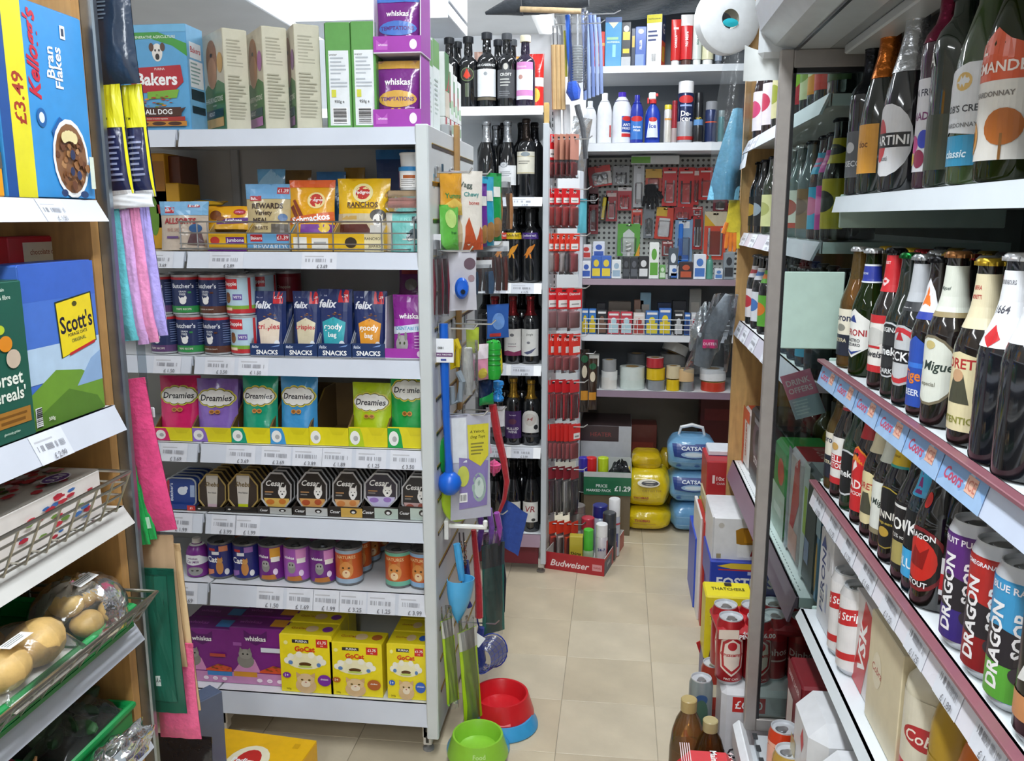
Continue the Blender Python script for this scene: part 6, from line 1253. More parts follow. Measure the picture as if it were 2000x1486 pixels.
for k in range(5):
    px = 1137+8*k
    o = pole([(px,18+4*k),(px+4,90),(px+6,195-3*k)],3.66,.0075,['#7b8fbf','#8fa0c4','#6f82b6','#93a2c8','#7f90bc'][k],['violet-blue tube in clear wrap, first from the left','violet-blue tube in clear wrap, second','violet-blue tube in clear wrap, third','violet-blue tube in clear wrap, fourth','violet-blue tube in clear wrap, furthest right'][k],mat='plastic',grp='wrapped blue tubes')
b = MB(); P0 = un(1128,125,'y',3.6)
for q in range(14): b.lathe([(.018,0),(.024,.004),(.018,.008)],12,'#dfe3e4',z0=-.07+.010*q)
b.tube([(0,0,.06),(-.004,0,.19)],.004,'#c9ccd0',6); fm = MB()
for sg in (-1,1): fm.grid(lambda u,v: ((u-.5)*.075,sg*.03*(max(0,4*u*(1-u))**.5),-.10+.30*v),8,8,'#f5f6f8',flip=sg > 0)
spawn(('bottle_brush',b.mesh('brush','cloth'),[('clear_bag',fm.mesh('f','clear'),[])]),P0,'white bottle brush in a clear bag among the long tools','tool')
hang('foil_pouch',1113,228,1150,332,3.55,.02,'#c4c8cc',[('e',.4,.4,.2,.2,'#dfe2e4')],'crumpled silver foil pouch hanging by the tools','packet',mat='foil',rz=R(20),seed=111,tilt=R(8))
for k,(a,y0_,y1_) in enumerate(((1088,212,335),(1106,205,330))): pole([(a,y0_),(a+2,y1_)],3.64,.016,'#e6e8ea',['white roller sleeve hanging by the wine unit','white roller sleeve beside the foil pouch'][k],mat='paper',grp='white rollers')
chain('strap',((1127,205,0),(1138,250,0),(1144,310,0)),3.56,[.012,.013,.010],'#4a4d52','dark grey strap hanging over the foil pouch','strap','cloth')
hook(1125,392,3.965,.11,X0=BXL-.03,label='chrome hook carrying the cyan pack')
hang('cyan_pack',1128,388,1146,455,3.97,.01,'#5fb4c4',[],'cyan hanging pack at the edge of the hardware bay','hardware pack',seed=112,rz=R(15))
hook(1128,690,3.965,.09,X0=BXL-.01,label='chrome hook carrying the black and gold packs')
for k,(a,c,y0_,y1_,col) in enumerate(((1132,1150,682,805,'#2a2320'),(1148,1166,700,800,'#3a2c22'))):
    hang('dark_snack_pack',a,y0_,c,y1_,3.965,.02,col,[('e',.5,.65,.3,.1,'#d8cdb4'),('r',.1,.2,.9,.35,'#c98a2a'),('e',.5,.85,.4,.06,'#1f5a3a')],['black and gold hanging pack, left of two by the tape rolls','black and gold hanging pack, right of two by the tape rolls'][k],'hardware pack','black and gold packs',seed=114+k,rz=R(10))
for zz,pt,nm in ((w1,240,'second'),(w2,408,'third'),(w3,578,'fourth'),(w4,740,'fifth'),(w5,897,'lowest')):
    for row in (1,2):
        for q,px in enumerate((950,985,1019,1044)): winebottle(px,pt,zz,'bordeaux','dark wine bottle in row %s of the %s wine shelf' % (['','two','three'][row],nm),cap='#1a1a1d',yoff=.085*row,h=.29,grp='hidden rows, %s wine shelf' % nm)

# ================================================================ HARDWARE SHELVING
b0,b1,b2,b3,b4 = [z+.0005 for z in BAK]
YF = BY+.02
def box4(px0,px1,pyt,pyb,z,col,front,label,cat='box',d=.06,Y=None,grp=None,rz=0,**k): return boxP(k.pop('name','product_box'),px0,px1,pyt,pyb,z,Y or YF,d,col,front,label,cat,grp,rz,**k)
T = lambda s,v=.6,h=.12,c='#fff',w=.8,**k: ('t',s,k.get('u',.5),v,h,c,{'w': w,'b': .02,**({'rot': k['rot']} if 'rot' in k else {})})
# top shelf
box4(1158,1181,62,125,b0,'#cf3a2c',[('r',0,.6,1,.68,'#e9a04a'),('e',.5,.25,.35,.16,'#e2a23a')],'small red and orange box at the left of the top hardware shelf')
box4(1182,1214,34,127,b0,'#3f97cc',[('r',0,.9,1,1,'#274a86'),('p',[(.2,.9),(.8,.9),(.5,.78)],'#e4e2c0'),('r',.1,.55,.8,.6,'#9fd0a0'),T('WATERSEAL',.5,.04,'#dff0d8'),('r',.45,.2,.65,.45,'#8fd0d8')],'tall light blue box on the top hardware shelf')
box4(1214,1232,43,126,b0,'#22252a',[('r',.15,.6,.9,.78,'#e4c81e'),('e',.5,.85,.3,.07,'#e8e8e4'),('r',.15,.3,.85,.4,'#e4c81e'),('r',0,0,1,.22,'#b9bcc0')],'black box with yellow panels on the top hardware shelf')
box4(1233,1241,55,126,b0,'#1d2a44',[('r',.2,.5,.8,.8,'#c9a91e')],'narrow navy box beside the black and yellow box')
box4(1241,1262,52,126,b0,'#3a5fb4',[T('FILLER',.55,.22,'#fff',.6,rot=90),('e',.5,.88,.25,.06,'#e8eef8'),('r',0,0,.8,.3,'#7f9ae0')],'blue filler box on the top hardware shelf',right=(('r',0,0,1,1,'#2a2f4a'),('e',.5,.1,.4,.1,'#c8302c')))
box4(1267,1297,28,125,b0,'#e6e7ea',[('r',0,.84,1,1,'#d9cf3a'),T('NoNonsense',.92,.05,'#5a5a2a')]+lines(.1,.9,.45,.7,3,'#3f4a7a')+barcode(.35,.08,.65,.25,8),'white and yellow carton on the top hardware shelf',d=.08,right=(('r',0,.5,1,1,'#2a3f74'),T('G',.75,.2,'#fff',.6),('r',0,0,1,.5,'#e0522a'),('r',.2,.1,.8,.4,'#ebc02e')),rz=R(-14))
@cached
def tubepack(w,h,c1,c2,cap,txt,tc='#fff'):
    b = MB(); r = w/2
    b.grid(lambda u,v: (r*math.sin(2*PI*u)*(1-.0*v),-r*(1-.9*v**2)*math.cos(2*PI*u)*.9,h*.12+h*.88*v),20,8,lambda u,v: c2 if v > .72 else c1)
    p_ = MB(); p_.draw([T(txt,.45,.26,tc,.6,rot=90),('r',.2,.75,.8,.8,'#eee')],lambda u,v,o: (r*math.sin((u-.5)*1.8),-r*(1-.9*v**2)*math.cos((u-.5)*1.8)*.9-o-.001,h*.12+h*.88*v),w,h,6,6)
    cp = MB(); cp.lathe([(r*.85,0),(r*.85,h*.11),(r*.5,h*.14)],16,cap)
    return ('sealant_tube',b.mesh('tube','plastic'),[('printed_name',p_.mesh('p','print'),[]),('cap',cp.mesh('cap','plastic'),[])])
for a,c,pt,c1,c2,cap,tx,lb in ((1311,1330,36,'#cf3030','#d8322c','#efefee','GORILLA','red glue tube with white cap'),(1330,1354,26,'#d22f33','#e8e6e6','#5a3f38','No More','red and white filler tube with brown cap'),(1354,1372,26,'#d3ddd8','#e8efec','#e4e8e6','SEALANT','white and green sealant tube'),(1373,1396,30,'#d9d7b4','#d8cf4a','#e8e8e6','PUTTY','white and yellow caulk tube'),(1398,1412,60,'#8a96a8','#c9ced4','#5a5f68','FIX','small grey tube at the right end')):
    w,h,x = onP(a,c,pt,b0,YF,124); spawn(tubepack(w,h,c1,c2,cap,tx,'#fff' if c1[1] in 'cd' and '2f' in c1 or tx in ('GORILLA',) else '#3a6a5a'),(x,YF+w/2,b0),lb+' on the top hardware shelf','sealant tube','sealant tubes')
w,h,x = onP(1159,1172,37,b0,YF+.1,125); spawn(bottle('white_capped_bottle','plastic',w/2,h,'#b8bcc4',None,cap='#eeeeee',capkind='screw',mat='plastic'),(x,YF+.12,b0),'white-capped bottle behind the red and orange box','bottle')
# second shelf
def jug4(a,c,pt,col,cap,lab,lb,ck='screw',kind='plastic',sy=1):
    w,h,x = onP(a,c,pt,b1,YF,277)
    spawn(bottle('plastic_bottle',kind,w/2,h,col,tuple(lab) if lab else None,(.08,.55),2.2,cap=cap,capkind=ck,mat='plastic',sy=sy),(x,YF+w/2,b1),lb,'bottle','car care bottles')
jug4(1139,1165,196,'#e4e6ea','#e4e6ea',None,'plain white bottle at the left of the car care shelf')
jug4(1166,1195,180,'#e9ebee','#f0f0f0',[('r',.85,.1,1,.6,'#c23a3a')],'tall plain white bottle beside the first')
jug4(1195,1234,178,'#e2e5ec','#4a2fb4',[('r',.5,.3,1,.95,'#2a4fa4'),('e',.76,.85,.24,.1,'#cf3030'),T('ANTI',.6,.12,'#fff',.4,u=.76),T('FREEZE',.45,.12,'#fff',.44,u=.76),('r',.5,.1,1,.24,'#cf3030')],'white antifreeze bottle with purple cap',kind='jug')
jug4(1231,1257,184,'#24359c','#2a2fa0',[('r',0,.0,1,1,'#3a78c8'),('e',.5,.9,.45,.12,'#cf3030'),T('Screen',.55,.1),T('Wash',.4,.1)],'blue screen wash bottle with a red oval')
w,h,x = onP(1257,1294,178,b1,YF,277)
sp = bottle('spray_bottle','plastic',w/2*.82,h*.86,'#1f3fae',(('p',[(.1,.1),(.85,.1),(.75,.9),(.3,.95)],'#dfe8f4'),T('Ice',.6,.2,'#1f3fae',.4),('e',.5,.88,.25,.1,'#cf3030')),(.08,.6),2.2,cap='#d83a3a',capkind='short',mat='plastic',sy=.7)
o = spawn(sp,(x,YF+w/2,b1),'blue de-icer spray bottle with red and white trigger','bottle')
t = MB(); t.box(-.02,.012,-.008,.008,h*.86,h,'#eef0f2',.004); t.box(.008,.022,-.006,.006,h*.92,h*.98,'#d83a3a',.002); t.box(-.026,-.018,-.005,.005,h*.78,h*.9,'#d83a3a',.002); obj('trigger_head',t,'plastic',o)
@cached
def aerosol(w,h,cap,top,bot,lab,caph=.2):
    r = w/2; b = MB(); b.lathe([(r*.97,0,'#b8bcc0'),(r,.004,bot),(r,h*.35,top),(r,h*(1-caph)-.006),(r*.9,h*(1-caph))],20,top)
    c = MB(); c.lathe([(r*.95,h*(1-caph)),(r*.95,h*.985),(r*.85,h),(0,h)],20,cap)
    ks = [('cap',c.mesh('c','plastic'),[])]
    if lab: ks.append(('printed_wrap',wrap(list(lab),lambda z: r,h*.05,h*(.9-caph),2.6),[]))
    return ('aerosol_can',b.mesh('a','can'),ks)
for a,c,pt,cap,top,bot,lab,lb,ch in ((1297,1312,204,'#d9c83a','#dedcd4','#dedcd4',[('r',.1,.7,.9,.76,'#e0a050')],'white tube can with yellow top',.12),(1312,1323,196,'#8a1f2a','#9a2430','#b8a8a8',[],'narrow dark red can',.1),(1324,1356,157,'#f3f3f5','#1d2c58','#b9bcc4',[('e',.5,.92,.4,.09,'#cf3434'),T('De-',.6,.12,'#fff',.5),T('icer',.48,.12,'#fff',.6),('r',0,0,1,.08,'#c83434'),('r',.2,.76,.8,.8,'#9ab0e0')],'large de-icer aerosol with white cap',.19),(1357,1375,178,'#1f2126','#26282c','#3a3a34',[T('WD',.6,.2,'#d8c040',.5)],'black lubricant aerosol',.2),(1378,1402,197,'#8d9096','#27355f','#27355f',[('r',0,.62,1,.66,'#d8542a')],'navy aerosol with grey cap and orange line',.2),(1403,1416,215,'#7c8a8c','#3f7a80','#3f7a80',[],'small teal aerosol at the right end',.2)):
    w,h,x = onP(a,c,pt,b1,YF,277); spawn(aerosol(w,h,cap,top,bot,tuple(lab),ch),(x,YF+w/2+(.03 if a == 1357 else 0),b1),lb+' on the car care shelf','aerosol','car care aerosols')
w,h,x = onP(1354,1374,233,b1,YF,277); spawn(aerosol(w,h,'#5f8fc4','#202226','#202226',(),.25),(x,YF-.002+w/2-.006,b1),'short black can with pale blue cap before the lubricant','aerosol')
# pegboard packs
YP = 4.36
def peg(a,y0_,c,y1_,col,front,label,d=.012,Y=YP,rz=0,name='blister_pack',mat='card',tilt=0,extra=None):
    A = un((a+c)/2,y1_,'y',Y); t_ = un((a+c)/2,y0_,'y',Y); w = un(c,y0_,'y',Y).x-un(a,y0_,'y',Y).x; h = t_.z-A.z
    b = MB(); b.box(-w/2,w/2,-.001,.001,0,h,col,.0006); bl = MB(); ks = []
    if front: ks.append(('printed_card',MB().draw(list(front),lambda u,v,o: (-w/2+u*w,-.0012-o,v*h),w,h).mesh('p','print'),[]))
    bl.box(-w*.34,w*.34,-d-.006,-.001,h*.08,h*.6,'#fafafa',.006); ks.append(('clear_blister',bl.mesh('bl','clear'),[]))
    hl = MB(); hl.box(-w*.12,w*.12,-.0016,.0016,h*.93,h*.965,'#333'); ks.append(('hanging_slot',hl.mesh('h','card'),[]))
    if extra:
        e_ = MB(); extra(e_,w,h); ks.append(('contents',e_.mesh('e','plastic'),[]))
    pr = MB(); pr.tube([(0,YP+.04-Y,h*.95),(0,-.03,h*.95),(0,-.04,h*.97)],.002,'#c4c6c8',5); ks.append(('peg',pr.mesh('peg','metal'),[]))
    return spawn((name,b.mesh('card',mat),ks),(A.x,Y,A.z),label,'hardware pack','pegboard packs',rot=(0,tilt,rz))
def rods(n,col,vert=True,r=.004):
    def f(e_,w,h):
        for q in range(n): x = w*(-.28+.56*q/max(1,n-1)); e_.tube([(x,-.008,h*.1),(x,-.008,h*.66)],r,col,6)
    return f
def disc3(col):
    def f(e_,w,h):
        for q in range(3): e_.lathe([(w*.16,-.004),(w*.17,0),(w*.08,.001),(0,.001)],12,col,axis='y',cy=-.006,cx=w*(-.2+.2*q),z0=h*(.5-.12*(q % 2)))
    return f
def lumpx(col):
    def f(e_,w,h): e_.lathe([(0,0),(w*.24,h*.05),(w*.3,h*.25),(w*.2,h*.42),(0,h*.52)],10,col,cy=-.008,z0=h*.1,sy=.4)
    return f
R1 = [('r',0,0,1,1,'#cf2429'),('r',.1,.85,.9,.9,'#e8d8d4')]
peg(1152,324,1196,364,'#d8342f',[('r',.3,.1,1,.7,'#d8d2cf'),('p',[(0,0),(.35,0),(.3,1),(0,1)],'#a8242a')],'tilted red and white padlock card at the top left of the pegboard',tilt=R(-8),extra=disc3('#9a9ca0'))
peg(1197,324,1229,362,'#9a9da0',[],'grey pack of hooks beside the padlock card',extra=rods(3,'#5a5c60'))
peg(1150,366,1168,400,'#6a2a34',[],'dark maroon pack below the padlock card',extra=lumpx('#3a2a30'))
peg(1149,378,1168,457,'#8a2a30',[('r',.1,.3,.9,.6,'#5a5c60')],'long dark red tool pack at the left of the pegboard',extra=rods(2,'#7a1f26',r=.006))
peg(1169,380,1183,432,'#2c2c2c',[],'yellow craft knife on a dark card',extra=lambda e_,w,h: e_.box(-w*.25,w*.25,-.014,-.002,h*.06,h*.9,'#e0c81e',.004),tilt=R(6))
peg(1206,366,1233,411,'#c02a3a',[('r',0,.85,1,1,'#e4e0e0')],'clear pack of red screwdriver bits',extra=rods(4,'#cf2a3a'))
peg(1236,323,1257,405,'#c9ccd0',[('r',.3,.2,.7,.8,'#dfe2e6')],'tall white tape pack on the pegboard')
peg(1260,330,1292,374,'#c8442a',[('r',0,.6,1,1,'#d9a82c'),('e',.5,.4,.3,.2,'#b5352a')],'yellow and red work glove card')
b = MB()
for q,(dx,l) in enumerate(((-.03,.05),(-.012,.06),(.006,.062),(.024,.052))): b.tube([(dx,0,0),(dx*1.3,-.006,-l)],[.010,.008],'#26282c',7)
b.lathe([(0,-.01),(.03,0),(.034,.03),(.03,.055),(0,.06)],12,'#2a2c30',sy=.35); b.tube([(.03,0,.02),(.055,-.004,-.01)],[.011,.008],'#26282c',7)
o = obj('work_glove',b,'cloth'); o.location = un(1272,383,'y',YP-.01); tag(o,'black work gloves hanging below the yellow and red card','gloves')
for k,(a,c,y1_,nm,ex) in enumerate(((1292,1321,402,'with pointed pliers',rods(2,'#b8bcc0')),(1323,1354,404,'with black cutters',rods(2,'#3a3c40')),(1364,1390,390,'partly behind the blue cloth',rods(1,'#8a2a2c')))): peg(a,327,c,y1_,'#cf2429',R1,'tall red blister card '+nm,extra=ex)
peg(1256,400,1277,465,'#7d838a',[],'grey hinge blister card on the pegboard',extra=lumpx('#3f4449'))
peg(1277,405,1312,467,'#cf3f2c',[('r',0,.72,.6,1,'#dcb02e'),('r',.2,.12,.8,.66,'#d6d8da')],'red and yellow card with a pale insert',tilt=R(4))
peg(1315,404,1350,430,'#a82830',[],'short red card above the blue clamp',extra=rods(3,'#c84a4a'))
peg(1316,428,1351,515,'#7f9fc0',[('r',.2,.8,.8,.95,'#e4e8ec')],'blue hacksaw and clamp card',extra=lambda e_,w,h: (e_.box(-w*.3,-w*.05,-.016,-.002,0,h*.9,'#2a78d8',.004),e_.box(-w*.3,w*.3,-.016,-.002,h*.05,h*.2,'#2a78d8',.004)))
peg(1351,421,1371,487,'#b02a2c',[('r',.2,.1,.8,.9,'#3a2a2c')],'red and black drill bit card',extra=rods(3,'#9a9ca0'))
peg(1373,413,1416,507,'#d8503a',[('r',0,.7,1,1,'#d8cdb0'),('p',[(0,.7),(.5,.7),(0,.95)],'#e0b02c')],'orange card of two steel screwdrivers',extra=rods(2,'#b5b9be',r=.005))
peg(1392,380,1420,412,'#7a2a3a',[],'dark red pack half hidden by the blue cloth',extra=lumpx('#2a2a2e'))
for k,(a,y0_,c,y1_,nm,cc) in enumerate(((1183,372,1205,432,'between the yellow knife and the bits','#a82a34'),(1353,328,1364,400,'squeezed between two tall red cards','#c22a2c'),(1292,470,1314,500,'low under the red and yellow card','#8a3a3a'),(1392,326,1416,378,'at the top right of the pegboard','#b8282c'),(1418,398,1436,470,'at the right edge by the work glove','#a02a2e'),(1233,408,1254,440,'above the green bulb card','#d8402c'),(1350,404,1372,422,'above the drill bit card','#b02a30'))):
    peg(a,y0_,c,y1_,cc,[('r',.1,.8,.9,.92,'#e0c8c4')],'narrow red tool pack '+nm,extra=rods(2,'#8a2a2c' if k % 2 else '#b4b8bc'))
o = peg(1205,437,1249,500,'#5aa43c',[('p',[(.25,0),(.25,.7),(.5,.85),(.75,.7),(.75,0)],'#d4dcd6'),('p',[(.8,0),(1,0),(1,.4)],'#e0a030')],'green card with a spiral energy bulb',Y=4.3)
b = MB(); b.tube([(.011*math.cos(q*.7),.011*math.sin(q*.7)-.014,.02+.0022*q) for q in range(24)],.0042,'#f2f2ee',6); b.lathe([(.010,.0),(.010,.02)],10,'#d8d8d4',cy=-.014); obj('spiral_bulb',b,'plastic',o)
box4(1233,1327,304,320,un(1280,320,'y',4.3).z,'#d2d4d2',[('r',0,.1,.4,.9,'#6fae3c')],'flat white and green pack lodged under the shelf',Y=4.3,d=.05)
# small boxes standing below the pegboard
sm = [(1135,1155,478,'#e4e0e0','#c23a34','red and white bulb box, upper row',1),(1158,1181,472,'#dfe4ee','#3a5fb4','blue and white bulb box, upper row',1),(1136,1154,511,'#e6e8ec','#3a5fb4','white and blue bulb box at the left, lower row',0),(1155,1174,500,'#3a62b4','#e0c83a','blue and yellow bulb box, lower row',0),(1174,1194,500,'#3f66b8','#e2ca3e','second blue and yellow bulb box, lower row',0),(1195,1213,508,'#e2e6e8','#9ab4c8','pale box beside the yellow bulb boxes',0),(1216,1230,503,'#24272c','#4a4e55','small black box, left of three',0),(1231,1246,503,'#2a2d33','#5a5e66','small black box, middle of three',0),(1247,1267,501,'#202227','#d8dadc','small black box with a white sticker',0),(1268,1287,474,'#e4e8e4','#5fa43c','tall white and green box',0),(1288,1300,518,'#6fa860','#c9dcc4','short green box',0),(1306,1324,485,'#4a5560','#d8dfe6','dark lamp pack with white panel',0),(1309,1325,520,'#dfe4ea','#3a6ab4','small white and blue packet',0),(1327,1353,512,'#3a3034','#b8563a','dark torch packet',0),(1355,1379,497,'#dfe5ee','#4a7ac4','white and blue curved carton',0),(1396,1412,525,'#d8dde4','#5a86c4','low blue and white packet',0),(1414,1434,494,'#8f9aa2','#3a4048','grey blister box at the right end',0)]
for a,c,pt,col,c2,nm,up in sm:
    z = b2 if not up else b2+.085
    if up: spawn(carton('product_box',.075,.07,.0835,'#c8ccd4',(('e',.5,.5,.2,.3,'#8f9ab0'),)),(un((a+c)/2,500,'y',YF+.08).x,YF+.12,b2),'pale box carrying the '+nm,'box','bulb boxes')
    box4(a,c,pt,538 if not up else 505,z,col,[('r',.1,.1,.9,.45,c2),('e',.5,.68,.28,.16,c2)],nm+', below the pegboard',Y=YF+.08*up+.001,d=.05,grp='bulb boxes')
w,h,x = onP(1380,1394,499,b2,YF,538); spawn(bottle('plastic_bottle','plastic',w/2,h,'#5a9a8a',None,cap='#4a8a7a',capkind='screw',mat='plastic'),(x,YF+.02,b2),'slim teal bottle below the pegboard','bottle')
# fourth shelf with a wire fence
fn = tag(empty('wire_shelf_fence',(.2,BY+.01,b3)),'white wire fence along the small box shelf','shelf fence')
for pyy in (624,634,643):
    z = un(1250,pyy,'y',BY+.008).z; b = MB(); b.tube([(BXL+.02,BY+.008,z),(.52,BY+.008,z)],.0022,'#e4e6e8',5); part('rail',b,'paint',fn)
for q in range(9):
    x = BXL+.03+.06*q; b = MB(); b.tube([(x,BY+.010,b3),(x,BY+.010,un(1250,623,'y',BY+.008).z)],.0018,'#e4e6e8',5); part('stay',b,'paint',fn)
fb = [(1136,1149,604,'#3a78c0','#e0c62e','blue and yellow box, far left'),(1150,1164,604,'#3a78c0','#e0c62e','blue and yellow box, second from left'),(1166,1185,606,'#23262b','#7a5a4a','black box with bronze print'),(1187,1210,610,'#c23a4a','#bfe0ea','red and sky blue box, left'),(1212,1235,610,'#c23a4a','#bfe0ea','red and sky blue box, right'),(1237,1259,612,'#d9cfc8','#b03a34','cream and red box'),(1261,1286,608,'#3f74b8','#e6d63a','blue and yellow bulb box with two bulbs'),(1287,1311,603,'#3a6fc0','#e8d22c','taller blue and yellow bulb box'),(1317,1334,611,'#1f2226','#c9ccd0','black box with white panel'),(1337,1348,612,'#2f66b0','#2a3f74','narrow blue box'),(1350,1361,612,'#c9cdd4','#9a2a3a','narrow grey and red box'),(1362,1376,622,'#cfd8e0','#6f8fb8','low pale blue box'),(1378,1396,610,'#4a6fb4','#d8dce4','blue box by the silver bag')]
for a,c,pt,col,c2,nm in fb: box4(a,c,pt,650,b3,col,[('r',.08,.05,.92,.5,c2),('e',.5,.6,.25,.16,c2),('r',.1,.86,.9,.95,'#e6e6e6')],nm+' behind the white wire fence',d=.05,grp='small fenced boxes')
for a,c,pt,col,nm in ((1188,1232,589,'#6a6258','grey card box'),(1238,1257,586,'#8a6a5a','brown box'),(1250,1271,572,'#7fa8bc','pale blue box'),(1284,1310,592,'#2a3a5a','dark blue box'),(1313,1340,588,'#2c3038','charcoal box'),(1346,1369,565,'#8f908c','pale grey square box'),(1165,1182,592,'#3a3c42','dark box')): box4(a,c,pt,640,b3,col,[('r',.15,.4,.85,.7,'#b0aca4')],nm+' in the dim row behind the fenced boxes',d=.05,Y=YF+.13,grp='dim back boxes')
# tape rolls
@cached
def tape(r,h,col,side,core='#b99b6a'):
    b = MB(); b.lathe([(r*.55,0,side),(r,0,col),(r,h,side),(r*.55,h,core),(r*.5,h),(r*.5,0)],22,col,caps=False)
    return ('tape_roll',b.mesh('tape','plastic'),[])
tp = [(1173,1205,743,766,'#dedcd6','#e4e0da','white and red roll at the bottom left'),(1174,1206,726,743,'#e2e4e2','#eceeec','white roll in the left stack'),(1176,1204,704,726,'#9a9da0','#b4b7ba','silver duct tape roll topping the left stack'),(1210,1260,743,762,'#cfdcd6','#dce8e2','pale green wide roll, lower'),(1210,1260,719,743,'#d3ddd8','#e0eae4','pale green wide roll, upper'),(1265,1300,743,762,'#8d9196','#a8acb0','silver roll under the yellow roll'),(1263,1300,721,743,'#e0bc1e','#ecd04a','yellow roll in the middle stack'),(1263,1297,700,719,'#b8323a','#ecdcd8','red printed roll topping the middle stack'),(1302,1328,741,762,'#e2c01e','#ecd04a','yellow roll beside the tan roll'),(1302,1330,716,740,'#d8c9a4','#e4dac0','cream masking roll above the yellow roll'),(1330,1356,746,764,'#85898e','#a0a4a8','silver roll under the tan roll'),(1324,1357,722,746,'#d9b98a','#e8d2b0','tan parcel tape roll'),(1371,1419,745,763,'#c8402c','#d8c07a','red and yellow roll at the right'),(1369,1421,723,745,'#e6e8ea','#f0f2f2','white roll topping the right stack'),(1225,1262,692,712,'#6e7276','#84888c','grey roll in the dim back row')]
for a,c,y0_,y1_,col,sd,nm in tp:
    Y = YF if 'dim' not in nm else YF+.16; w,_,x = onP(a,c,y0_,b4,Y,y1_); z0_ = un((a+c)/2,y1_,'y',Y).z; h = un((a+c)/2,y0_,'y',Y).z-z0_
    z0_ = max(z0_,b4) if y1_ < 760 else b4
    spawn(tape(w/2,h-.0008,col,sd),(x,Y+w/2,z0_),nm,'tape','rolls of tape')
w,_,x = onP(1296,1338,686,b4,YF+.1,712); o = spawn(tape(.062,.045,'#b9bcbc','#d0d2d2'),(x,YF+.15,b4+.16),'tilted pale grey roll lying on the back rolls','tape','rolls of tape',rot=(R(-12),R(22),0))
for k in range(3): spawn(tape(.062,.05,'#8a8c8c','#9a9c9c'),(x,YF+.19,b4+.051*k),['lowest grey roll under the tilted roll','middle grey roll under the tilted roll','upper grey roll under the tilted roll'][k],'tape','rolls of tape')
spawn(tape(.05,.1,'#7a7c7c','#8a8c8c'),(un(1243,700,'y',YF+.2).x,YF+.21,b4),'grey roll standing at the back of the tape shelf','tape','rolls of tape')
box4(1146,1170,694,722,b4+.07,'#d9d9d2',[],'white box on the dark box left of the tapes',d=.06,Y=YF+.03); box4(1150,1170,716,762,b4,'#3a3c40',[('r',.2,.2,.8,.6,'#c9c06a')],'dark box left of the tapes',d=.07,Y=YF+.02)

# ---------------------------------------------------------------- floor stock below the tape shelf
box4(1134,1233,832,893,0.30,'#b9bcc2',[('r',0,.55,.75,1,'#3a2a2e'),('t','HEATER',.4,.75,.12,'#8a3a3a',{'w': .5})],'large grey and black appliance box on the floor stack',d=.28,Y=4.04,topcol='#4a3a3c')
spawn(carton('cardboard_carton',.34,.29,.299,'#7a6a50',(('r',0,.48,1,.52,'#8c7c60'),)),(.012,4.20,0),'plain brown carton under the grey appliance box','box')
z = un(1185,967,'y',3.82).z; w,hf,x = onP(1140,1233,922,z,3.82,967)
spawn(tray('price_marked_tray',w,.2,hf,hf*1.15,'#1f6e48',(('r',0,.78,1,1,'#c9cecb'),('r',0,0,1,.62,'#1b6a45'),('t','PRICE',.38,.4,.16,'#eef4f0',{'w': .24}),('t','MARKED PACK',.32,.2,.16,'#eef4f0',{'w': .52,'b': .02}),('t','£1.29',.82,.3,.26,'#eef4f0',{'w': .34,'b': .03})),.3,incol='#c9cecb'),(x,3.92,z),'green price marked pack tray of lighter fuel','display tray')
spawn(carton('cardboard_carton',w*.98,.22,z-.001,'#6e5f48',()),(x,3.935,0),'brown carton under the green price marked tray','box')
for k,(px,pt,col,nm) in enumerate(((1140,893,'#3a2fa4','purple'),(1155,893,'#d8262a','red'),(1178,893,'#c2dc2a','lime'))):
    x_ = un(px,910,'y',3.86).x; h = un(px,pt,'y',3.86).z-z; spawn(aerosol(.052,round(h-.003,3),col,'#2a2c30','#2a2c30',(),.4),(x_,3.86,z+.003),'%s-capped can standing in the green tray' % nm,'aerosol','cans in the green tray')
crumple('black_bin_bags','bundle of shiny black film in the green tray','bag',un(1212,900,'y',3.88).x,3.9,z+.004,.05,.05,.13,'#2a2c2f',12,'film')
@cached
def sack(name,w,h,d,col,front=(),seed=0):
    r = random.Random(seed); ph = [r.uniform(0,6) for _ in range(4)]
    def f(u,v):
        a = 2*PI*u; t = PI*v; e = .42; ev = .62
        sg = lambda c: math.copysign(abs(c)**e,c)
        wob = 1+.03*math.sin(5*a+ph[0])+.035*math.sin(7*t+ph[1])*math.cos(3*a+ph[2])
        return (w/2*sg(math.sin(a))*(abs(math.sin(t))**ev)*wob,-d/2*sg(math.cos(a))*(abs(math.sin(t))**ev)*wob,h/2-h/2*math.copysign(abs(math.cos(t))**.7,math.cos(t)))
    b = MB(); b.grid(f,36,16,col); ks = []
    if front: ks.append(('printed_front',MB().draw(list(front),lambda u,v,o: (-w/2*.94+u*w*.94,-d/2*(1.03-.16*abs(2*u-1)**4)*(1-abs(2*(.14+.72*v)-1)**2.9)**.43-.004-o,h*.14+v*h*.72),w,h,9,9).mesh('p','print'),[]))
    return (name,b.mesh(name,'film'),ks)
def sackP(a,c,pt,pb,Y,d,col,front,label,cat,z=None,seed=0,grp=None):
    zb = un((a+c)/2,pb,'y',Y).z if z is None else z; w,h,x = onP(a,c,pt,zb,Y,pb)
    return spawn(sack('cat_litter_sack',w,h,d,col,tuple(front),seed),(x,Y+d/2,zb),label,cat,grp)
th = [('t','THOMAS',.35,.25,.11,'#a8332c',{'w': .36,'b': .03}),('r',.2,.15,.5,.17,'#b9862a')]
sackP(1216,1311,995,1042,3.87,.26,'#dcc015',[('t','THOMAS',.4,.55,.24,'#a8332c',{'w': .34,'b': .03}),('r',.2,.35,.7,.38,'#b9862a')],'yellow cat litter sack lying at the bottom of the pile','cat litter',z=0,seed=1,grp='yellow cat litter')
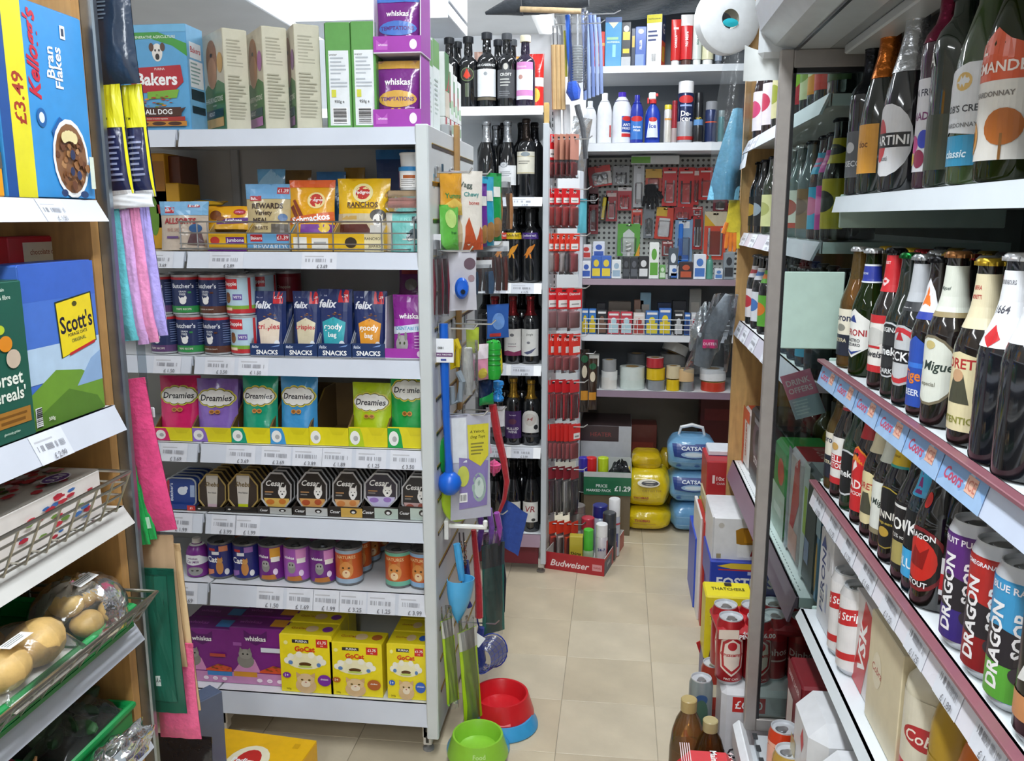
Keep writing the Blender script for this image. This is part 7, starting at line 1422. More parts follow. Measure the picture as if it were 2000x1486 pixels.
sackP(1220,1310,921,996,3.87,.25,'#dfc41a',th+[('e',.52,.78,.26,.14,'#e8e2d0'),('e',.55,.78,.2,.09,'#3a3a40'),('t','CAT LITTER',.6,.52,.07,'#a8862a',{'w': .5})],'yellow cat litter sack with a dark oval badge','cat litter',seed=2,grp='yellow cat litter')
sackP(1234,1293,888,922,3.93,.18,'#cfae14',[('r',.1,.4,.9,.45,'#b59a14')],'small yellow sack on top of the pile','cat litter',seed=3,grp='yellow cat litter')
sackP(1285,1318,880,930,4.12,.12,'#b89c1a',[],'dull yellow sack tucked behind the blue cat litter','cat litter',z=.0,seed=4)
cs = lambda k: [('p',[(.1,.48),(.05,.98),(.95,.98),(.9,.48),(.5,.4)],'#1c3c86'),('t','CATSAN',.52,.82,.15,'#e6eef8',{'w': .6,'b': .03}),('e',.52,.58,.28,.13,'#9fc0e0'),('e',.52,.58,.2,.08,'#d8e6f2'),('r',.06,.24,.9,.28,'#7fb0d8'),('e',.2,.1,.06,.05,'#3a6ab4'),('e',.6,.1,.06,.05,'#3a6ab4')]
sackP(1310,1400,987,1041,3.88,.22,'#6fa6d4',[('r',.1,.2,.9,.24,'#8fc0e4'),('r',.1,.6,.9,.63,'#8fc0e4')],'pale blue cat litter sack at the bottom','cat litter',z=0,seed=5,grp='blue cat litter')
sackP(1306,1400,925,987,3.88,.22,'#7ab0da',cs(0),'blue cat litter sack in the middle of the stack','cat litter',seed=6,grp='blue cat litter')
o = sackP(1305,1402,858,925,3.88,.22,'#7ab0da',cs(1),'blue cat litter sack with a white handle on top of the stack','cat litter',seed=7,grp='blue cat litter')
h_ = un(1350,858,'y',3.88).z-o.location.z; b = MB(); b.tube([(-.06,0,h_-.01),(-.05,0,h_+.03),(0,0,h_+.042),(.05,0,h_+.03),(.06,0,h_-.01)],[.006,.008,.009,.008,.006],'#e8eaec',8); obj('carry_handle',b,'plastic',o)
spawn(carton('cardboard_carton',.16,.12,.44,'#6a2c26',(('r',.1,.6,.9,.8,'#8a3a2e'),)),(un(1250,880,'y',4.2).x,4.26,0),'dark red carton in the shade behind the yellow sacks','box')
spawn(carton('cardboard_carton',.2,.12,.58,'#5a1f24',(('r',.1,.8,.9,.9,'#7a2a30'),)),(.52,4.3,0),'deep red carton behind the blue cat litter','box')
# beer tray with sprays at the foot of the red packs
pa,pb_ = un(1074,1120,'z',0),un(1180,1126,'z',0); pc = un(1222,1068,'z',0)
ang = R(-13); w = .255; d = .36
e0 = pb_-Vector((math.cos(ang),math.sin(ang),0))*w/2; nrm = Vector((-math.sin(ang),math.cos(ang),0))
ctr = e0+nrm*d/2
o = spawn(tray('beer_tray',w,d,.075,.075,'#b0242e',(('r',0,0,1,.8,'#b0242e'),('t','Budweiser',.42,.42,.42,'#f4e4e4',{'w': .66,'sh': .3,'b': .02}),('r',.8,.25,.96,.62,'#d8969a'),('t','CANS',.88,.43,.2,'#b0242e',{'w': .12})),.3,incol='#cfcac4'),ctr,'red cardboard beer tray on the floor holding spray cans','display tray',rz=ang)
sidep = MB(); sidep.draw([('r',0,0,1,.8,'#2a3a5a'),('t','pints',.2,.45,.3,'#dfe4ea',{'w': .2,'sh': .2}),('r',.35,0,1,.8,'#b0242e')],lambda u,v,q: (w/2+q,-d/2+u*d,.075*v),d,.075); obj('printed_side',sidep,'print',o)
def intray(px,pyt,Y,dia,cap,top,lab,label,ch=.25,bot=None):
    x = un(px,pyt+30,'y',Y).x; h = un(px,pyt,'y',Y).z-.004
    spawn(aerosol(dia,round(h,3),cap,top,bot or top,tuple(lab),ch),(x,Y,.004),label,'aerosol','sprays in the beer tray')
intray(1149,1033,3.44,.044,'#4fc03a','#b9d8b0',[('r',.2,.1,.8,.5,'#6fc05a')],'green-capped spray at the front of the beer tray',.55)
intray(1175,1022,3.46,.052,'#f2f2f2','#e4e0e2',[('r',0,.05,1,.1,'#c23a3a'),T('24-7',.6,.12,'#3a4a8a',.6),('r',.85,.05,1,.95,'#b02a3a')],'white-capped spray at the front of the beer tray',.3)
intray(1200,973,3.58,.052,'#eeeeee','#c4c8d4',[('r',0,.85,1,.9,'#c23a4a'),('r',.2,.2,.8,.6,'#5a5f8a')],'tall white-capped spray at the back of the beer tray',.3)
intray(1190,1000,3.52,.06,'#3a3d42','#34363a',[],'dark grey can in the beer tray',.3)
intray(1148,1010,3.56,.06,'#c23a4a','#9aa0a4',[],'pink-topped grey can at the back of the beer tray',.3)
intray(1172,985,3.62,.07,'#2a2f80','#c9d4e4',[],'blue-capped pale bottle at the back of the beer tray',.25)
intray(1128,985,3.60,.07,'#77706a','#7d7872',[('r',0,.2,1,.6,'#c9c6c0')],'grey sealant can at the left back of the beer tray',.15)
box4(1112,1138,1048,1085,.004,'#c9b93a',[T('Shiny',.4,.3,'#2a2a1a',.8)],'yellow and black small pack at the front of the beer tray',Y=3.43,d=.04)

# ================================================================ DRINKS SHELVING BEHIND THE GLASS
def lab2(c1,c2,txt='',tc='#222',band=None):
    it = [('r',0,0,1,1,c1),('e',.5,.55,.3,.22,c2)]
    if band: it.append(('r',0,0,1,.14,band))
    if txt: it.append(('t',txt,.5,.82,.12,tc,{'w': .8,'b': .02}))
    return it
r0,r1,r2,r3 = [z+.0005 for z in RIG]
def drink(px,py,z,kind,h,r,col,lab,label,X=.458,lz=(.16,.46),neck=None,nz=(.66,.84),cap='#888',ck='crown',mat='bottle',grp='bottled drinks',sp=2.6,Y=None,rz=-78,fill=None,cat='bottle',fz=.72,ylo=1.94,yhi=3.0):
    y = min(max(un(px,py,'x',X).y,ylo),yhi) if Y is None else Y
    return spawn(bottle('drink_bottle',kind,r,h,col,tuple(lab) if lab else None,lz,sp,tuple(neck) if neck else None,nz,cap=cap,capkind=ck,mat=mat,fill=fill,fillz=fz),(X,y,z),label,cat,grp,rz=R(rz))
s0 = [(1476,'#e9eef4','#d8424a','white, red and blue','#3a1a20'),(1492,'#f0e8ee','#d84a7a','white and pink','#2a1a1c'),(1510,'#ece4ec','#c43a5a','lilac','#23181c'),(1530,'#d8d4a4','#9aa43a','cream','#1c1f1c'),(1556,'#cfcf9a','#e0a83a','cream and amber','#1f2420'),(1572,'#b8323e','#8fbf3a','crimson','#241a1c'),(1588,'#c9d0a4','#7d9a4a','pale green','#1c211e'),(1604,'#d8923a','#c9cfa0','orange','#1c211e'),(1618,'#cf4438','#d86a4a','bright red','#201c1c'),(1645,'#22282a','#3a4a4a','plain dark','#1c2122'),(1662,'#3a5a2a','#d8922a','green and orange','#1c2420')]
for k,(px,c1,c2,nm,col) in enumerate(s0): drink(px,215,r0,'beer',.27,.033,col,lab2(c1,c2),'fruit cider bottle with %s label on the highest drinks shelf' % nm,neck=lab2(c1,c2),nz=(.68,.9),lz=(.1,.55),cap='#2a2a2a',grp='cider bottles on the highest shelf',sp=3)
s1 = [(1478,'#16181a','#b9963a','black and gold ringed','#15171a',0),(1492,'#1a1c1e','#8a9aa4','black and silver ringed','#15171a',0),(1508,'#cfd49a','#a9b06a','pale green','#2a3426',0),(1530,'#d9dcc0','#c9c0a0','cream','#3a4448',0),(1548,'#dfe0d4','#a8402a','cream with red base, left','#5a6a6a',1),(1562,'#dfe0d4','#a8402a','cream with red base, right','#5a6a6a',1),(1582,'#8a6a48','#6a4a30','kraft brown','#5f6c70',0),(1606,'#3aa8d0','#d86a9a','sky blue','#3a2228',2),(1622,'#c23a9a','#e06ab0','magenta','#2a1a22',2),(1650,'#c9b41e','#2a2a20','yellow and black','#1f1a16',3)]
for k,(px,c1,c2,nm,col,kd) in enumerate(s1): drink(px,400,r1,'longneck' if kd == 3 else 'beer',.235 if kd != 3 else .26,.031,col,lab2(c1,c2,band='#c0402c' if kd == 1 else None),'bottle with %s label on the second drinks shelf' % nm,neck=lab2(c1,c2) if kd > 1 else None,nz=(.62,.82),lz=(.1,.5),cap='#2c2c30' if kd != 1 else '#d9dcdc',grp='bottles on the second drinks shelf',sp=3.2)
s2 = [(1474,'#e4e0e4','#c03a44','white and red'),(1486,'#dfe2ea','#4a7ac0','white and blue'),(1500,'#5fa83a','#d87a2a','green and orange'),(1520,'#6a3a7a','#d8752a','purple'),(1550,'#2a3434','#4a5a5a','dark teal'),(1566,'#2c3436','#51605c','dark grey'),(1584,'#39a0c4','#3a3a3a','cyan'),(1604,'#2a2e30','#4a4a4a','black'),(1622,'#c98a2a','#8a5a1a','amber'),(1642,'#223038','#3a4a52','slate')]
for k,(px,c1,c2,nm) in enumerate(s2): drink(px,610,r2,'beer',.235,.031,'#17191b',lab2(c1,c2),'dark bottle with %s label on the third drinks shelf' % nm,neck=lab2(c1,c2),nz=(.66,.82),lz=(.1,.5),cap='#77797c',grp='bottles on the third drinks shelf',sp=3)
for zz,nm in ((r0,'highest'),(r1,'second'),(r2,'third')):     # second rows
    for k in range(9): drink(0,0,zz,'beer',.235,.031,'#15181a',None,'dark bottle in the back row of the %s drinks shelf' % nm,X=.54,Y=2.93-.11*k,cap='#55585c',grp='back row, %s drinks shelf' % nm)
# multipacks on the lowest shelf
def packR(name,px0,px1,py,pt,X,d,z,col,front,label,cat='multipack',left=(),right=(),topcol=None,grp=None,bev=.012,top=(),rz=0):
    ya = min(un(px0,py,'x',X).y,3.035); yb = max(un(px1,py,'x',X).y,1.885); w = abs(ya-yb); zt = un((px0+px1)/2,pt,'x',X).z; h = max(zt-z,.04)
    return spawn(carton(name,round(w,3),d,round(h,3),col,tuple(front),right=tuple(right),left=tuple(left),top=tuple(top),topcol=topcol,seam=False,bev=bev),(X+d/2,(ya+yb)/2,z),label,cat,grp,rz=R(-90)+rz)
packR('can_multipack',1447,1463,840,792,.45,.13,r3,'#e2dcd8',[('r',0,.8,1,1,'#d8452a'),('p',[(0,0),(.3,0),(.3,1),(0,1)],'#d8452a'),('t','GINGER',.6,.5,.2,'#c03a2a',{'rot': 90,'w': .6})],'white and orange can multipack at the far end of the low drinks shelf',topcol='#d8452a')
packR('can_multipack',1464,1496,860,808,.45,.13,r3,'#2a2a2e',[('e',.6,.6,.4,.3,'#5a4a5a'),('e',.6,.6,.25,.22,'#3a3a40'),('t','STOUT',.5,.35,.1,'#e9e9e6',{'w': .7,'b': .03}),('r',.3,.85,.9,.92,'#8a8a90')],'black stout can multipack on the low drinks shelf',left=(('r',.1,.1,.9,.9,'#3a3a40'),))
packR('can_multipack',1508,1533,970,858,.45,.13,r3,'#2f8a44',[('r',0,0,1,.5,'#b8c8bc'),('e',.6,.7,.25,.15,'#c83a3a'),('r',.2,.2,.8,.3,'#dfe6e0')],'green lager can multipack on the low drinks shelf',topcol='#2a9a48')
packR('can_multipack',1534,1562,1010,876,.45,.13,r3,'#b8b0b4',[('r',0,.0,.2,1,'#8a90a0'),('p',[(.3,.2),(.5,.9),(.8,1),(.9,.6),(.6,.3)],'#c22a34'),('r',.3,.05,.9,.3,'#d89a90'),('t','18',.6,.92,.07,'#f4e4e4')],'red and grey lager can multipack on the low drinks shelf',topcol='#b02a38',top=(('t','10 CANS',.5,.5,.4,'#e8b8b8',{'w': .6}),))
packR('can_multipack',1563,1597,1055,908,.45,.13,r3,'#3a4044',[('p',[(0,0),(0,1),(.4,1),(.2,0)],'#c9d0d4'),('r',.1,.4,.3,.8,'#a8c84a'),('r',.3,.2,.6,.4,'#8a9ac4')],'silver and black can multipack on the low drinks shelf',topcol='#c4ccd2')
packR('can_multipack',1599,1640,1100,955,.45,.10,r3,'#7fb0dc',[('r',0,.55,1,1,'#b9c8d4'),('e',.4,.3,.2,.2,'#e0a83a'),('t','Kopp',.5,.75,.12,'#5a86b8',{'w': .6})],'pale blue bottle multipack nearest the glass',topcol='#c9d4dc')
for k,(px,c) in enumerate(((1520,'#d8dcd0'),(1542,'#cfd4c8'),(1565,'#c9cec4'))): drink(px,850,r3,'spirit',.30,.038,'#3a3c3c',[('r',0,0,1,1,c)],'dark bottle with %s label behind the can multipacks' % ['pale','cream','grey green'][k],X=.64,lz=(.2,.6),cap='#3a3a3a',ck='screw',grp='bottles behind the multipacks')
for k,px in enumerate((1590,1612,1632)): drink(px,840,r3,'bordeaux',.31,.038,['#8a2a30','#5a5a3a','#9a8a2a'][k],[('r',0,0,1,1,['#c8c4bc','#b4a88a','#a89a4a'][k])],'%s bottle standing behind the multipacks by the glass' % ['red','olive','golden'][k],X=.66,cap='#3a3a3a',ck='screw',grp='bottles behind the multipacks')

# ---------------------------------------------------------------- things hung at the wooden end panel
b = MB(); P0 = un(1420,40,'y',3.0)
b.lathe([(.03,-.025,'#dfe3e6'),(.098,-.025),(.105,-.02),(.105,.02),(.098,.025),(.03,.025,'#8f8a7a'),(.03,-.025)],32,'#f0f2f5',axis='y',caps=False)
o = obj('kitchen_roll',b,'paper'); o.location = P0; o.rotation_euler[2] = R(20); tag(o,'large round white roll hanging high by the wooden end panel','paper roll')
b = MB(); b.lathe([(0,0),(.022,.002),(.022,.006),(0,.008)],14,'#2fb4c4',axis='y',cy=-.03,sx=1.2,sy=.6,z0=-.012); obj('blue_core_tab',b,'plastic',o)
b = MB(); b.tube([(0,.01,.105),(0,.03,.16),(.0,.06,.17)],.002,'#b8bcc0',5); obj('hanger',b,'metal',o)
a = un(1412,390,'y',3.0); t_ = un(1425,100,'y',3.0)
b = MB(); b.grid(lambda u,v: ((u-.5)*(.10-.07*v**1.5)+.035*v,.02*math.cos(2*PI*u)*(1-.5*v),(t_.z-a.z)*.62*v),14,14,'#6fb9dc'); b.grid(lambda u,v: ((u-.5)*(.10-.07*v**1.5)+.035*v,-.018*math.sin(PI*u)-.004*math.sin(9*u+5*v),(t_.z-a.z)*.62*v),14,14,'#7cc4e4',flip=False)
fm = MB(); fm.grid(lambda u,v: ((u-.5)*.12*(1-.5*abs(v-.5))+.03*v,-.03*math.sin(PI*u),-.01+(t_.z-a.z)*v),12,14,'#f2f6f8')
o = spawn(('mop_head',b.mesh('mop','cloth'),[('clear_bag',fm.mesh('f','clear'),[])]),a,'light blue mop cloth in a clear bag by the wooden end panel','mop')
a = un(1430,488,'y',3.02)
b = MB()
for q,(dx,l) in enumerate(((-.018,.055),(-.006,.065),(.006,.066),(.016,.055))): b.tube([(dx,0,.06),(dx*1.2,-.004,.06-l)],[.008,.0065],'#e8842a' if q < 3 else '#d8c83a',7)
b.lathe([(0,.05),(.024,.06),(.026,.09),(.02,.13),(.018,.165)],12,'#dcc93a',sy=.4); b.tube([(-.02,0,.09),(-.034,-.004,.055)],[.009,.007],'#e8842a',7)
o = obj('rubber_glove',b,'cloth'); o.location = a; tag(o,'yellow and orange work glove hanging by the wooden end panel','gloves')
a = un(1388,715,'y',3.0); h = un(1400,575,'y',3.0).z-a.z
b = MB(); b.tube([(-.03,0,0),(-.01,0,h*.4),(.03,0,h*.75),(.05,0,h)],[.03,.04,.032,.012],'#7d848a',10)
fm = MB()
for sg in (-1,1): fm.grid(lambda u,v: ((u-.5)*.15*(1-.45*v)+.06*(v-.3),sg*.05*(max(0,4*u*(1-u))**.5)+.004*math.sin(20*u+14*v),-.02+(h+.02)*v),14,14,'#e2e6ea',flip=sg > 0)
lb = MB(); lb.draw([('r',0,0,1,1,'#c2246a'),('t','DUSTER',.5,.5,.4,'#f4d4e4',{'w': .9})],lambda u,v,o_: (-.035+.05*u,-.048-o_,h*.28+.03*v),.05,.03)
spawn(('duster',b.mesh('d','cloth'),[('clear_bag',fm.mesh('f','clear'),[]),('pink_label',lb.mesh('l','print'),[])]),a,'grey duster in a shiny clear bag with a magenta label','duster')
crumple('silver_bag','crumpled silvery bag beside the duster','bag',un(1380,640,'y',3.05).x,3.05,un(1380,690,'y',3.05).z,.05,.04,.16,'#aab0b4',15,'foil')

# ---------------------------------------------------------------- floor stock along the right
def floorbox(px0,px1,pt,pb,Y,d,col,front,label,cat='multipack',z=None,topcol=None,left=(),grp=None,bev=.004,rz=0,top=()):
    zb = un((px0+px1)/2,pb,'y',Y).z if z is None else z; w,h,x = onP(px0,px1,pt,zb,Y,pb)
    return spawn(carton('can_multipack',w,d,h,col,tuple(front),left=tuple(left),topcol=topcol,top=tuple(top),seam=False,bev=bev),(x,Y+d/2,zb),label,cat,grp,rz)
floorbox(1380,1460,902,976,3.12,.2,'#b3242c',[('r',.08,0,1,.02,'#e8d8b0'),('t','10x',.34,.55,.16,'#f2dede',{'w': .2,'b': .02}),('t','CANS',.35,.42,.07,'#f2dede',{'w': .2}),('r',.14,.42,.2,.64,'#f2dede'),('p',[(.75,.2),(.85,.3),(.95,.2),(.85,.1)],'#f0e0e0')],'red ten-can beer box at the far end of the floor stock')
floorbox(1384,1430,880,902,3.2,.12,'#dfe3ea',[('r',0,0,1,.6,'#2a3a6a')],'white and navy packet on the red beer box','packet')
floorbox(1378,1480,976,1002,3.08,.2,'#cfc39a',[('r',0,0,1,.25,'#d8c82a')],'cream and yellow carton under the red beer box')
zz = un(1420,1002,'y',3.08).z
floorbox(1372,1480,1002,1150,3.08,.2,'#b09a3a',[('r',0,0,.2,1,'#2a46b0')],'yellow carton at the bottom of the far stack',z=0)
floorbox(1391,1505,1012,1098,2.74,.24,'#e4e4e6',[('r',0,0,.03,1,'#d0d0d2'),('e',.15,.82,.05,.06,'#c9c4bc'),('p',[(.42,.42),(.4,.72),(.5,.78),(.98,.78),(.98,.42),(.5,.4)],'#a8761a'),('r',.55,.45,.95,.74,'#c98e1e'),('r',.68,.5,.78,.72,'#c8322a'),('r',.44,.1,.98,.4,'#eeeeee'),('p',[(.66,.14),(.7,.32),(.86,.34),(.9,.16)],'#b02a30'),('r',.08,.08,.16,.18,'#a89a74')],'white beer box with a golden glass picture')
floorbox(1386,1520,1098,1160,2.72,.24,'#2a42ae',[('p',[(.1,.85),(.3,.95),(.9,.95),(.9,.75),(.3,.78)],'#e0c03a'),('r',.12,.72,.95,.76,'#c23a3a'),('t',"FOSTER'S",.52,.35,.34,'#f0f2f8',{'w': .84,'b': .03}),('r',.55,.6,.78,.7,'#b8c4e8')],'blue lager box under the white beer box',topcol='#2438a0')
floorbox(1386,1520,1160,1290,2.72,.24,'#26389a',[],'blue lager box at the bottom of its stack',z=0)
for k,(a,c,pt,pb,col,nm,Y) in enumerate(((1356,1366,1052,1152,'#2f4fc0','blue',3.1),(1366,1373,1012,1130,'#e4e2e0','white',3.0),(1373,1381,1020,1110,'#b8302a','red',2.95))):
    floorbox(a,c,pt,pb,Y,.26,col,[],'%s flattened beer carton standing on edge by the floor stack' % nm,'carton',z=0,bev=.002,grp='flattened cartons')
# yellow cider pack
floorbox(1376,1470,1166,1290,2.24,.10,'#d9c81a',[('r',.1,.55,.6,.8,'#e8dc3a'),('t',"THATCHER'S",.45,.66,.1,'#3a3a14',{'w': .7}),('p',[(.1,.0),(.2,.45),(.45,.5),(.6,.2),(.5,0)],'#4a3a2a'),('e',.3,.12,.12,.1,'#7ab01e'),('e',.42,.3,.1,.09,'#5a7a2a'),('e',.25,.35,.09,.09,'#8a3a2a')],'yellow cider can pack behind the red can pack',z=un(1420,1290,'y',2.24).z,topcol='#e2d21e',top=(('t','THATCHERS',.5,.5,.3,'#4a4a14',{'w': .7}),('r',.45,.7,.6,.9,'#222')))
spawn(carton('cardboard_carton',.14,.11,round(un(1420,1290,'y',2.24).z-.001,3),'#3a3f8a',()),(un(1425,1290,'y',2.24).x,2.30,0),'navy carton carrying the yellow cider pack','box')
cru = (('p',[(.3,.25),(.5,.1),(.7,.25),(.72,.5),(.7,.75),(.5,.9),(.3,.75),(.28,.5)],'#e6d6c8'),('p',[(.33,.27),(.5,.14),(.67,.27),(.69,.5),(.67,.73),(.5,.86),(.33,.73),(.31,.5)],'#b3242c'),('p',[(.37,.3),(.5,.2),(.63,.3),(.65,.5),(.63,.7),(.5,.8),(.37,.7),(.35,.5)],'#e6d6c8'),('e',.5,.67,.08,.08,'#b3242c'),('t','Cruzcampo',.5,.5,.1,'#b3242c',{'w': .42,'b': .03}),('t','PINT CAN',.5,.05,.05,'#f0e0d8',{'w': .25}))
zc = un(1440,1326,'y',1.99).z
def four(cx,cy,z,spec,label,wrapc,wtxt,rz=0):
    e = tag(empty('can_four_pack',(cx,cy,z),rz),label,'multipack')
    for q,(dx,dy) in enumerate(((-.0335,-.0335),(.0335,-.0335),(-.0335,.0335),(.0335,.0335))):
        c = link('can',spec[1],e); c.location = (dx,dy,0)
        for ch in spec[2]: link(ch[0],ch[1],c)
    b = MB(); b.box(-.068,.068,-.0685,.0685,.122,.15,wrapc,.01); b.draw(list(wtxt),lambda u,v,o: (-.068+.136*u,-.0685-o,.122+.028*v),.136,.028); obj('card_carrier',b,'card',e); return e
sp = drinkcan('can',.033,.168,'#b3242c',cru,neck='#b3242c')
wt = (('r',0,.1,.35,.95,'#e4d4c4'),('t','4x',.46,.7,.3,'#fff'),('t','PINTS',.5,.32,.4,'#fff',{'w': .3,'b': .02}),('r',.72,.1,1,.95,'#b3242c'),('t','£6.00',.85,.5,.45,'#fff',{'w': .26,'b': .02}))
four(un(1452,1250,'y',1.98).x,2.02,zc,sp,'red four-pack of pint cans left of the steel post','#b3242c',wt,R(4))
spb = drinkcan('can',.033,.168,'#a8222a',(('r',.2,.3,.8,.7,'#8a1a22'),('t','Dinhos',.5,.5,.14,'#e0c8c4',{'w': .5}),('r',.2,.32,.8,.35,'#d8b8b4')))
four(un(1545,1240,'y',2.0).x,2.05,zc-.004,spb,'dark red four-pack of cans seen through the glass','#9a1f28',(),R(-6))
zb_ = zc-.001
spawn(carton('can_multipack',.32,.22,round(zb_*.58,3),'#d9d9dc',(('r',.08,.72,.32,.92,'#c8302c'),('t','£6.00',.2,.82,.12,'#fff',{'w': .2}),('r',.3,.3,.6,.42,'#2a2a2e'),('t','CARLING',.3,.16,.14,'#3a3a40',{'w': .5,'b': .02})),seam=False,bev=.012,topcol='#e6e6e8',top=(('t','CARLING',.4,.5,.3,'#3a2a4a',{'w': .6,'b': .02}),)),(.43,2.045,zb_*.42),'white lager box with a red price mark under the red cans','multipack')
spawn(carton('can_multipack',.32,.22,round(zb_*.42-.001,3),'#cfcfd4',(),seam=False,bev=.012),(.43,2.045,0),'white lager box on the floor under the price-marked one','multipack')
p = un(1370,1322,'y',1.98); ps = round(p.z-.165,3)
spawn(drinkcan('can',.029,.165,'#8f9a9c',(('e',.5,.8,.12,.1,'#3a5a8a'),('e',.5,.5,.14,.3,'#4a6a5a'),('e',.5,.2,.1,.1,'#3a5a8a'))),(p.x,p.y,ps),'slim silver and green can standing on a carton in the aisle','can')
spawn(carton('cardboard_carton',.07,.07,round(ps-.001,3),'#a04a34',(('r',.2,.2,.8,.8,'#c8b49a'),)),(p.x,p.y,0),'small brick red carton under the slim can','box')
p = un(1394,1295,'y',2.07)
for k in range(2): spawn(drinkcan('can',.031,.168,'#a83a2c',(('r',.1,.55,.9,.8,'#d8cdb4'),('r',.1,.2,.9,.3,'#7a2a22'))),(p.x,p.y,.0 if k == 0 else .1685),['red and cream can on the floor beside the white lager box','red and cream can stacked on the other'][k],'can','red and cream cans')
pf = un(1376,1272,'y',2.35); b = MB(); b.box(-.016,.016,-.0008,.0008,-.04,.04,'#c8322c'); b.draw([('t','OFFER',.5,.5,.3,'#f4dcd8',{'rot': 90,'w': .7})],lambda u,v,o_: (-.016+.032*u,-.001-o_,-.04+.08*v),.032,.08)
o = obj('price_flag',b,'card'); o.location = pf; o.rotation_euler = (0,R(-20),R(25)); tag(o,'small red price flag sticking out beside the yellow cider pack','sign')
p = un(1346,1364,'z',.33)
spawn(bottle('cider_bottle','jug',.043,.33,'#e8c48a',(('r',0,0,1,1,'#c89a3a'),('e',.5,.5,.3,.3,'#d8b04a')),(.05,.35),3,cap='#b5a06a',capkind='short',mat='bottlec',fill='#cf8f34',fillz=.62),(p.x,p.y,0),'large amber cider bottle at the front of the floor stock','bottle')
p = un(1388,1405,'z',.30)
spawn(bottle('cider_bottle','jug',.04,.30,'#a8743a',(('r',0,0,1,1,'#8a3a2a'),),(.05,.4),3,cap='#b5a87a',capkind='short',mat='bottlec',fill='#b87828',fillz=.62),(p.x,p.y,0),'second amber bottle with tan cap beside the white lager box','bottle')
p = un(1380,1452,'z',.31)
spm = (('r',.0,.0,.3,1,'#e4dcdc'),('t','Mainstay',.5,.55,.25,'#fff',{'rot': -90,'w': .8,'b': .02}))
spawn(carton('can_multipack',.135,.13,.155,'#cf2a30',(),seam=False,bev=.03,topcol='#d4323a',top=tuple(('r',.06+.035*q,.1,.075+.035*q,.95,'#f0d4d4') for q in range(5))+(('t','Mainstay',.56,.5,.14,'#fff',{'rot': -90,'w': .7,'b': .02}),('t','4 x 440ml',.85,.5,.09,'#f4d8d8',{'rot': -90,'w': .6}))),(p.x,p.y-.065,.156),'red shrink-wrapped can pack at the bottom edge of the photo','multipack')
spawn(carton('can_multipack',.135,.13,.155,'#b8262c',(),seam=False,bev=.03),(p.x,p.y-.065,0),'red shrink-wrapped can pack under the one at the bottom edge','multipack')

# ================================================================ OPEN CHILLER
FE = 1.79
chil = tag(empty('open_chiller',(.65,.8,0)),'grey open-fronted drinks chiller with a glass end screen','chiller')
z0_,z1_,z2_,z3_ = 1.49,1.165,.91,.625
FZ = [z0_,z1_,z2_,z3_]
sh0 = shelf(chil,-FE,.2,.42,.83,z0_,.03,'#ccd4da','#d4dadd',rz=R(-90),out=.006)
sh1 = shelf(chil,-FE,.2,.42,.83,z1_,.045,'#c9d4e8','#e2e8ea',rz=R(-90),out=.012)
sh2 = shelf(chil,-FE,.2,.42,.83,z2_,.048,'#e4e2ea','#e2e8ea',rz=R(-90),out=.012,tickets=[(.02+.058*q,.075) for q in range(13)])
sh3 = shelf(chil,-FE,.2,.405,.83,z3_,.02,'#dfe6ea','#e2e8ec',rz=R(-90),out=.01)
for s_,zz in ((sh1,z1_),(sh2,z2_)):
    part('maroon_trim',MB().box(.405,.42,-.2,FE-.002,zz-.002,zz+.004,'#8d5a64',.001),'plastic',s_)
# printed strip on the middle rail: pale blue with the beer name over and over
for q in range(6):
    y1_ = FE-.005-q*.135; tb = MB()
    it = [('r',0,0,1,1,'#9fbfe4'),('p',[(.0,.1),(.3,.5),(.5,.2),(.8,.7),(1,.3),(1,1),(0,1)],'#86aede'),('p',[(.55,.45),(.66,.95),(.8,.5)],'#c9dcf2'),('t','Coors',.32,.45,.55,'#c8486a',{'w': .42,'sh': .3,'b': .02}),('r',.6,.3,.82,.75,'#e8b9a4'),('t','ICE',.71,.52,.3,'#c87a6a')]
    tb.draw(it,lambda u,v,o: (.408+.012*v-o-.0008,y1_-.132*u,z1_-.045+.045*v),.132,.045); part('printed_strip',tb,'print',sh1)
for i,zz in enumerate(FZ[:4]):      # shelf end caps, frosted
    b = MB(); b.box(.43,.74,FE+.001,FE+.006,zz-.06,zz+.005,'#a9c0b6',.002); part('end_cap',b,'plastic',chil)
part('back_wall',MB().box(.83,.86,-.25,1.83,.0,2.1,'#4a4f52'),'paint',chil)
part('base',MB().box(.31,.86,-.25,1.83,.0,.27,'#dfe3e6',.006),'paint',chil)
part('bumper',MB().box(.285,.312,-.25,1.86,.245,.315,'#e4e7ea',.012),'plastic',chil)
gr = MB(); gr.box(.33,.80,-.2,1.82,.271,.30,'#c9ced2',.003)
for q in range(40): gr.box(.325,.335,1.80-q*.045,1.82-q*.045,.3,.303,'#3a3d40')
part('base_tray',gr,'paint',chil)
